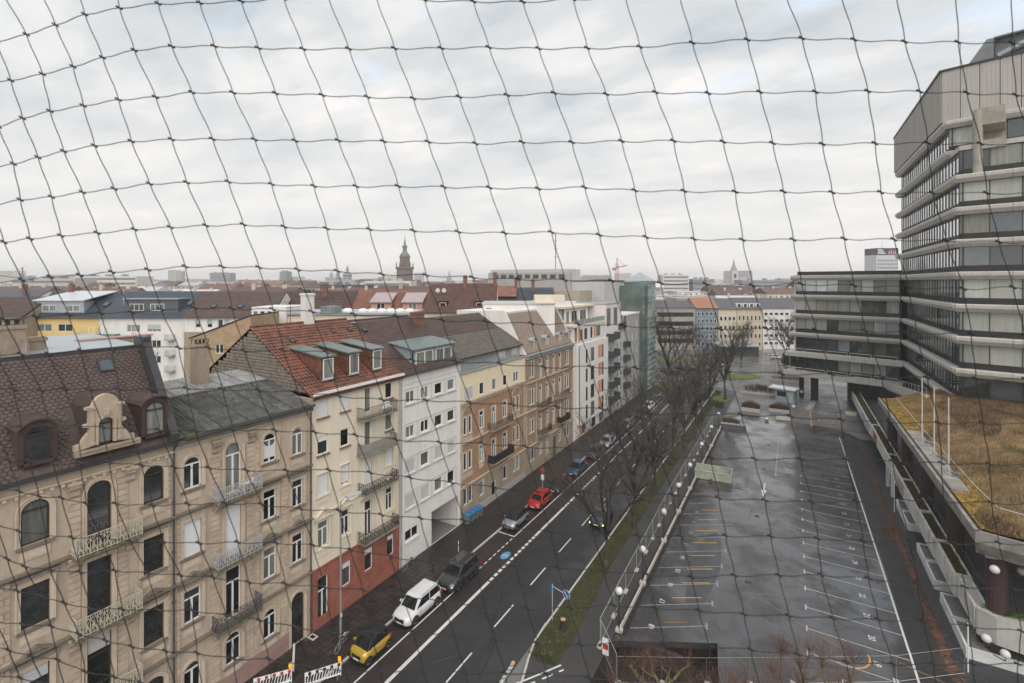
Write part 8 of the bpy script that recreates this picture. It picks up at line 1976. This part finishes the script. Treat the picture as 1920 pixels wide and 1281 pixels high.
EVG = mat("dark_evergreen", (.035, .042, .028), .8, .4, .6)
x, y, _ = CW(84, 142); shrub("dark evergreen clump left of the office wing", x, y, 0, 4.5, 3.5, 6.5, 2600, EVG, 3, .28)
x, y, _ = CW(62, 118.5); shrub("small trimmed dark shrub at the path's end", x, y, 0, 1.6, 1.2, 1.5, 500, EVG, 4, .16)
x, y, _ = CW(45, 112); shrub("dark round shrub at the foot of the lawn tree", x, y, 0, 1.8, 1.6, 1.3, 500, EVG, 5, .16)
shrub("brown leafless hedge on the island before the lot", -13.8, 112, 0, 1.2, 3.0, 1.0, 600, mat("brown_hedge", (.09, .06, .04), .9, .3, 1), 6, .12)
for k, (X, d_) in enumerate(((40, 136), (47, 140), (54, 146), (30, 132))):
    x, y, _ = CW(X, d_); shrub(["low brown hedge left of the crossing lawn", "low brown hedge in the middle of the crossing lawn", "low brown hedge right of the crossing lawn", "low brown hedge by the stair tower's foot"][k], x, y, 0, 4, 1.2, 1.1, 600, mat("brown_hedge", (.09, .06, .04)), 8 + k, .2)
# pollarded trees below the balcony: thick knobbly limbs ending in long reddish shoots
def pollard(label, x, y, z, H, seed, ns=520, spread=1.0, bc=None):
    t = thing("pollarded_tree", label, "tree", (x, y, z)); R = random.Random(seed); tr = M(); li = M(); sh = M(); heads = []
    def grow(m, p, d, L, r, n, wob, r2=.6):
        pts = [p.copy()]
        for i in range(n): d = (d + Vector((R.gauss(0, wob), R.gauss(0, wob), R.gauss(0, wob * .5)))).normalized(); p = p + d * L / n; pts.append(p.copy())
        m.tube(pts, r, 7, r * r2); return pts, d
    tp, td = grow(tr, Vector((0, 0, 0)), Vector((0, 0, 1)), H * .42, .24, 4, .05, .8)
    for i in range(6):
        a = i * pi / 3 + R.uniform(-.3, .3); p1, d1 = grow(li, tp[-1] - Vector((0, 0, R.uniform(0, .8))), Vector((cos(a) * spread, sin(a) * spread, R.uniform(.5, 1.1))).normalized(), H * R.uniform(.24, .34), .11, 5, .28, .75)
        heads.append(p1[-1])
        for j in range(R.choice((2, 3))): q = R.choice(p1[2:]); p2, d2 = grow(li, q, (d1 + Vector((R.gauss(0, .7), R.gauss(0, .7), R.uniform(0, .7)))).normalized(), H * R.uniform(.12, .2), .06, 4, .35, .7); heads.append(p2[-1])
    for h in heads: li.sphere(h.x, h.y, h.z, R.uniform(.08, .13), 8)
    for i in range(ns):
        h = R.choice(heads); d = Vector((R.gauss(0, .6), R.gauss(0, .6), R.uniform(.35, 1.2))).normalized(); L = R.uniform(.7, 2.1); p = h + d * .08; pts = [p]
        for q in range(3): d = (d + Vector((R.gauss(0, .14), R.gauss(0, .14), .08))).normalized(); p = p + d * L / 3; pts.append(p)
        sh.tube(pts, .009, 3, .003)
        for q in range(2): b0 = pts[R.choice((1, 2))]; dd = (d + Vector((R.gauss(0, .6), R.gauss(0, .6), R.gauss(0, .3)))).normalized(); sh.tube([b0, b0 + dd * L * .2, b0 + dd * L * .35 + Vector((0, 0, .06))], .005, 3, .002)
    bm = mat("mossy_yellow_bark", (.15, .125, .05), .9, .4, 3, .6, dirt=(.04, .035, .028), dirt_amt=.9, dscale=2.5)
    part("trunk", tr, bm, t, smooth=True); part("limbs", li, bm, t, smooth=True); part("shoots", sh, mat("reddish_shoots", (.13, .065, .045), .8, .2, 2), t, kind="stuff"); return t
pollard("pollarded tree with yellowish knobbly limbs at the lot's open front edge", -7.1, 31.4, -2.6, 7.2, 5, 420)
pollard("pollarded tree with dark knobbly limbs and a haze of reddish shoots before the lot", .6, 33.0, -2.6, 9.6, 8, 700)
pollard("smaller pollarded tree between the two larger ones", -3.4, 32.0, -2.6, 6.2, 11, 300)
m = M(); R = random.Random(3)
for i in range(3000):
    x, y = R.uniform(-1, 5.5), R.uniform(37.2, 38.6) + 0 * R.random(); y = 33 + R.random() * 2.6; a = R.uniform(0, 6.3); h = R.uniform(.3, 1.0)
    m.add([(x, y, 0.2), (x + .05 * cos(a), y + .05 * sin(a), .2), (x + R.gauss(0, .2), y + R.gauss(0, .2), .2 + h)], [(0, 1, 2)])
stuff("bramble", m, mat("grey_green_bramble", (.09, .10, .05), .9, .4, 3), "grey-green brambles along the bottom edge of the lot", "bramble")
# haze: even air around everything
hz_ = M().box(-3300, 3200, -150, 3300, -4, 84)
ho = link("haze", hz_.mesh("haze", []) if False else hz_.mesh("haze", bpy.data.materials.new("air")), None)
am = bpy.data.materials["air"]; am.use_nodes = True; am.node_tree.nodes.clear()
pv_ = am.node_tree.nodes.new("ShaderNodeVolumePrincipled"); mo_ = am.node_tree.nodes.new("ShaderNodeOutputMaterial")
pv_.inputs["Color"].default_value = (.985, .99, 1.0, 1); pv_.inputs["Density"].default_value = .00036; pv_.inputs["Anisotropy"].default_value = 0.1
am.node_tree.links.new(pv_.outputs[0], mo_.inputs["Volume"])
ho["kind"] = "stuff"; ho["label"] = "thin grey winter haze over the town"

# ------------------------------------------------------------------ bird net hung in front of the balcony
# knots of the slack net, given in millimetres on a plane 0.6 m out from the railing: x to the right, z above eye level
ROWS = {0: {0: (-679, 356), 1: (-642, 367), 2: (-599, 377), 3: (-559, 390), 4: (-514, 399), 5: (-467, 407), 6: (-415, 408), 7: (-362, 409), 8: (-305, 410), 9: (-250, 412), 10: (-189, 413), 11: (-131, 414), 12: (-68, 415), 13: (-6, 418), 14: (59, 421), 15: (125, 423), 16: (193, 423), 17: (263, 425), 18: (328, 426), 19: (399, 428), 20: (464, 429), 21: (539, 429), 22: (609, 430), 23: (680, 431), -1: (-714, 345)}, 1: {0: (-657, 306), 1: (-619, 315), 2: (-578, 325), 3: (-537, 336), 4: (-492, 343), 5: (-444, 349), 6: (-392, 350), 7: (-339, 351), 8: (-284, 352), 9: (-228, 353), 10: (-169, 354), 11: (-110, 354), 12: (-49, 356), 13: (14, 357), 14: (78, 359), 15: (143, 360), 16: (210, 361), 17: (278, 363), 18: (343, 363), 19: (412, 364), 20: (479, 365), 21: (551, 365), 22: (620, 366), 23: (689, 366), -1: (-694, 296)}, 2: {0: (-635, 255), 1: (-597, 264), 2: (-557, 273), 3: (-515, 282), 4: (-470, 288), 5: (-421, 291), 6: (-369, 292), 7: (-317, 292), 8: (-263, 293), 9: (-206, 294), 10: (-148, 294), 11: (-89, 294), 12: (-29, 296), 13: (34, 296), 14: (96, 297), 15: (162, 297), 16: (226, 299), 17: (292, 300), 18: (359, 301), 19: (426, 301), 20: (493, 301), 21: (563, 302), 22: (631, 301), 23: (698, 302), -1: (-673, 247), -2: (-709, 239)}, 3: {-1: (-650, 196), 0: (-614, 205), 1: (-577, 213), 2: (-536, 220), 3: (-493, 228), 4: (-446, 231), 5: (-399, 236), 6: (-347, 235), 7: (-295, 235), 8: (-239, 235), 9: (-184, 235), 10: (-126, 234), 11: (-67, 235), 12: (-6, 235), 13: (53, 236), 14: (118, 234), 15: (180, 237), 16: (246, 236), 17: (310, 237), 18: (378, 236), 19: (443, 237), 20: (511, 238), 21: (576, 239), 22: (643, 238), 23: (709, 238), -2: (-685, 188)}, 4: {-1: (-631, 149), 0: (-595, 156), 1: (-557, 162), 2: (-516, 168), 3: (-472, 174), 4: (-426, 178), 5: (-378, 180), 6: (-326, 180), 7: (-274, 178), 8: (-219, 178), 9: (-162, 177), 10: (-106, 177), 11: (-46, 175), 12: (13, 176), 13: (75, 174), 14: (136, 174), 15: (200, 174), 16: (263, 174), 17: (328, 174), 18: (393, 174), 19: (460, 175), 20: (525, 175), 21: (591, 174), 22: (657, 174), -2: (-665, 143), -3: (-699, 136), 23: (722, 173)}, 5: {-2: (-648, 95), -1: (-613, 102), 0: (-576, 106), 1: (-538, 112), 2: (-497, 116), 3: (-452, 122), 4: (-407, 124), 5: (-358, 126), 6: (-306, 124), 7: (-253, 122), 8: (-198, 121), 9: (-143, 120), 10: (-85, 118), 11: (-28, 117), 12: (33, 116), 13: (91, 118), 14: (154, 114), 15: (215, 113), 16: (279, 112), 17: (341, 113), 18: (406, 113), 19: (471, 114), 20: (537, 113), 21: (601, 112), 22: (667, 111), -3: (-682, 89), -4: (-715, 82), 23: (732, 110)}, 6: {-2: (-631, 49), -1: (-596, 53), 0: (-560, 57), 1: (-520, 61), 2: (-478, 66), 3: (-434, 69), 4: (-388, 71), 5: (-339, 72), 6: (-287, 69), 7: (-234, 67), 8: (-180, 66), 9: (-124, 64), 10: (-67, 62), 11: (-9, 60), 12: (49, 61), 13: (109, 58), 14: (169, 56), 15: (231, 54), 16: (293, 53), 17: (356, 53), 18: (419, 54), 19: (482, 53), 20: (549, 52), 21: (615, 50), 22: (678, 49), -3: (-664, 44), -4: (-696, 39), 23: (741, 48)}, 7: {-3: (-650, -2), -2: (-615, 2), -1: (-579, 6), 0: (-541, 8), 1: (-502, 12), 2: (-460, 15), 3: (-416, 19), 4: (-370, 19), 5: (-321, 18), 6: (-269, 15), 7: (-217, 13), 8: (-161, 9), 9: (-107, 8), 10: (-49, 5), 11: (8, 3), 12: (66, 2), 13: (125, 1), 14: (187, -2), 15: (246, -3), 16: (307, -5), 17: (369, -3), 18: (432, -5), 19: (496, -7), 20: (561, -9), 21: (623, -7), 22: (687, -9), -4: (-684, -6)}, 8: {-3: (-632, -47), -2: (-599, -44), -1: (-563, -42), 0: (-524, -40), 1: (-483, -39), 2: (-443, -35), 3: (-399, -33), 4: (-352, -34), 5: (-301, -35), 6: (-251, -38), 7: (-197, -41), 8: (-143, -43), 9: (-86, -48), 10: (-32, -50), 11: (25, -53), 12: (84, -54), 13: (142, -56), 14: (203, -59), 15: (262, -60), 16: (320, -59), 17: (383, -61), 18: (445, -62), 19: (507, -64), 20: (571, -65), 21: (635, -67), -4: (-665, -50), -5: (-696, -53), 22: (699, -69)}, 9: {-4: (-648, -93), -3: (-617, -91), -2: (-583, -91), -1: (-545, -87), 0: (-509, -87), 1: (-470, -82), 2: (-422, -84), 3: (-380, -83), 4: (-332, -86), 5: (-283, -85), 6: (-231, -88), 7: (-180, -94), 8: (-125, -99), 9: (-71, -100), 10: (-15, -103), 11: (41, -108), 12: (100, -108), 13: (158, -110), 14: (216, -111), 15: (273, -113), 16: (336, -115), 17: (396, -115), 18: (459, -118), 19: (519, -120), 20: (583, -122), 21: (646, -123), -5: (-678, -94), -6: (-707, -96), 22: (710, -124)}, 10: {-4: (-634, -137), -3: (-601, -139), -2: (-568, -136), -1: (-532, -136), 0: (-493, -135), 1: (-452, -135), 2: (-408, -134), 3: (-363, -135), 4: (-316, -136), 5: (-266, -137), 6: (-215, -142), 7: (-162, -148), 8: (-109, -150), 9: (-54, -154), 10: (1, -157), 11: (57, -159), 12: (113, -160), 13: (172, -165), 14: (228, -166), 15: (288, -167), 16: (349, -169), 17: (410, -172), 18: (469, -174), 19: (531, -176), 20: (592, -178), 21: (657, -181), -5: (-666, -135), -6: (-696, -133), 22: (721, -183)}, 11: {-5: (-653, -183), -4: (-620, -184), -3: (-587, -184), -2: (-552, -183), -1: (-517, -184), 0: (-478, -184), 1: (-437, -184), 2: (-392, -185), 3: (-348, -184), 4: (-298, -187), 5: (-249, -190), 6: (-197, -194), 7: (-146, -199), 8: (-91, -203), 9: (-37, -205), 10: (18, -210), 11: (72, -212), 12: (131, -216), 13: (185, -218), 14: (246, -218), 15: (301, -220), 16: (361, -222), 17: (421, -224), 18: (481, -227), 19: (542, -229), 20: (602, -230), 21: (664, -232), -6: (-684, -182), 22: (727, -234)}, 12: {-5: (-639, -227), -4: (-607, -226), -3: (-573, -228), -2: (-539, -227), -1: (-504, -226), 0: (-464, -230), 1: (-422, -232), 2: (-377, -232), 3: (-331, -235), 4: (-283, -237), 5: (-232, -239), 6: (-181, -244), 7: (-130, -250), 8: (-77, -254), 9: (-22, -258), 10: (31, -262), 11: (89, -263), 12: (144, -266), 13: (201, -267), 14: (258, -270), 15: (315, -272), 16: (374, -275), 17: (434, -277), 18: (493, -276), 19: (551, -281), 20: (610, -281), 21: (671, -282), -6: (-670, -227), -7: (-699, -228), 22: (732, -283)}, 13: {-5: (-624, -266), -4: (-596, -271), -3: (-562, -270), -2: (-527, -275), -1: (-490, -275), 0: (-448, -279), 1: (-408, -280), 2: (-363, -281), 3: (-317, -282), 4: (-267, -287), 5: (-218, -289), 6: (-165, -295), 7: (-116, -300), 8: (-61, -302), 9: (-8, -307), 10: (48, -311), 11: (102, -313), 12: (157, -315), 13: (212, -319), 14: (270, -321), 15: (328, -323), 16: (387, -325), 17: (443, -327), 18: (502, -327), 19: (561, -332), 20: (617, -331), 21: (678, -334), -6: (-651, -262), -7: (-676, -258), -8: (-700, -254), 22: (739, -336)}, 14: {-6: (-642, -303), -5: (-614, -311), -4: (-583, -316), -3: (-551, -321), -2: (-515, -320), -1: (-476, -325), 0: (-436, -325), 1: (-393, -329), 2: (-348, -331), 3: (-301, -334), 4: (-254, -336), 5: (-204, -339), 6: (-152, -344), 7: (-100, -350), 8: (-46, -353), 9: (5, -357), 10: (58, -358), 11: (114, -362), 12: (168, -365), 13: (225, -370), 14: (281, -371), 15: (340, -374), 16: (395, -375), 17: (453, -377), 18: (510, -380), 19: (565, -381), 20: (623, -383), 21: (682, -384), -7: (-668, -295), -8: (-693, -287), 22: (742, -385)}, 15: {-6: (-629, -346), -5: (-603, -353), -4: (-572, -357), -3: (-539, -363), -2: (-501, -365), -1: (-463, -370), 0: (-421, -373), 1: (-378, -374), 2: (-332, -379), 3: (-286, -381), 4: (-237, -386), 5: (-188, -389), 6: (-136, -393), 7: (-86, -398), 8: (-34, -402), 9: (19, -406), 10: (73, -409), 11: (129, -410), 12: (183, -415), 13: (237, -417), 14: (293, -420), 15: (349, -421), 16: (405, -425), 17: (463, -427), 18: (518, -428), 19: (571, -430), 20: (631, -433), -7: (-653, -339), -8: (-677, -332), -9: (-699, -326), 21: (690, -435), 22: (750, -437)}, 16: {-6: (-620, -388), -5: (-593, -394), -4: (-561, -403), -3: (-528, -410), -2: (-491, -413), -1: (-449, -417), 0: (-408, -420), 1: (-364, -425), 2: (-319, -427), 3: (-270, -431), 4: (-222, -436), 5: (-175, -436), 6: (-123, -438), 7: (-72, -445), 8: (-21, -449), 9: (32, -453), 10: (86, -456), 11: (139, -457), 12: (194, -461), 13: (251, -465), 14: (303, -467), 15: (359, -468), 16: (416, -473), 17: (473, -475), 18: (525, -477), 19: (577, -479), 20: (635, -480), -7: (-646, -381), -8: (-671, -374), -9: (-694, -367), 21: (694, -481)}, 17: {-6: (-612, -429), -5: (-583, -436), -4: (-552, -449), -3: (-517, -457), -2: (-481, -462), -1: (-436, -465), 0: (-396, -467), 1: (-350, -475), 2: (-306, -475), 3: (-255, -482), 4: (-207, -485), 5: (-163, -483), 6: (-111, -483), 7: (-59, -492), 8: (-9, -497), 9: (44, -500), 10: (98, -503), 11: (149, -504), 12: (204, -507), 13: (264, -513), 14: (313, -515), 15: (368, -516), 16: (426, -521), 17: (482, -524), 18: (531, -527), 19: (582, -527), 20: (639, -527), -7: (-639, -422), -8: (-666, -416), -9: (-691, -409), 21: (696, -527)}, 18: {-6: (-604, -471), -5: (-573, -477), -4: (-542, -495), -3: (-507, -504), -2: (-472, -510), -1: (-423, -513), 0: (-385, -514), 1: (-338, -525), 2: (-294, -523), 3: (-241, -533), 4: (-194, -535), 5: (-152, -530), 6: (-99, -528), 7: (-47, -539), 8: (3, -544), 9: (56, -547), 10: (109, -551), 11: (159, -552), 12: (214, -553), 13: (276, -562), 14: (322, -562), 15: (376, -563), 16: (436, -570), 17: (490, -572), 18: (536, -576), 19: (586, -575), 20: (642, -574), -7: (-633, -464), -8: (-661, -457), -9: (-688, -450), 21: (698, -573)}, 19: {-6: (-597, -512), -5: (-565, -519), -4: (-534, -542), -3: (-498, -552), -2: (-464, -558), -1: (-411, -560), 0: (-374, -561), 1: (-325, -575), 2: (-282, -571), 3: (-227, -583), 4: (-181, -584), 5: (-142, -578), 6: (-88, -573), 7: (-36, -587), 8: (13, -591), 9: (67, -594), 10: (119, -598), 11: (168, -599), 12: (224, -599), 13: (288, -610), 14: (330, -609), 15: (383, -610), 16: (446, -618), 17: (498, -620), 18: (541, -626), 19: (590, -624), 20: (645, -621), -7: (-628, -506), -8: (-657, -499), -9: (-685, -492), 21: (700, -619)}}
net = thing("bird_net", "black knotted bird net with slack square meshes hanging across the whole view", "net", CW(0, .6, EYE - .1), A)
CORD = mat("black_net_cord", (.012, .012, .013), .7, .2, 40)
def bow(i, j): return .006 * sin(i * .9 + j * .5) + .004 * sin(i * 1.7 - j)
def kp(r, c):
    p = ROWS[r].get(c)
    return None if p is None else (p[0] / 1000, bow(r, c), p[1] / 1000 + .1)
R = random.Random(2); rr = .00055
kn = M()
for r in sorted(ROWS):
    m = M(); cs = sorted(ROWS[r]); P = [kp(r, c) for c in cs]; n = 0
    for a, b_ in zip(P[:-1], P[1:]):
        L = hypot(b_[0] - a[0], b_[2] - a[2]); s = L * .038; pts = []
        for q in range(7):
            t_ = q / 6; w = sin(2 * pi * t_) * s * .55 + sin(pi * t_) * s * .25
            pts.append((a[0] + (b_[0] - a[0]) * t_, a[1] + (b_[1] - a[1]) * t_, a[2] + (b_[2] - a[2]) * t_ - w * 1.0))
        m.tube(pts, rr, 5); n += 1
    if n: part("cross_cord", m, CORD, net)
    for p in P:
        a = .6; kn.tube([(p[0] - .0042, p[1], p[2] + .0022), (p[0], p[1], p[2]), (p[0] + .0034, p[1], p[2] - .0018)], .0012, 6)
cols = sorted(set(c for r in ROWS for c in ROWS[r]))
for c in cols:
    m = M(); n = 0; rs = [r for r in sorted(ROWS) if c in ROWS[r]]
    for r0, r1 in zip(rs[:-1], rs[1:]):
        if r1 != r0 + 1: continue
        a, b_ = kp(r0, c), kp(r1, c); L = hypot(b_[0] - a[0], b_[2] - a[2]); s = L * .024; pts = []
        for q in range(7):
            t_ = q / 6; w = -sin(2 * pi * t_) * s * .55
            pts.append((a[0] + (b_[0] - a[0]) * t_ + w, a[1] + (b_[1] - a[1]) * t_, a[2] + (b_[2] - a[2]) * t_))
        m.tube(pts, rr, 5); n += 1
    if n: part("down_cord", m, CORD, net)
part("knots", kn, CORD, net, kind="stuff")
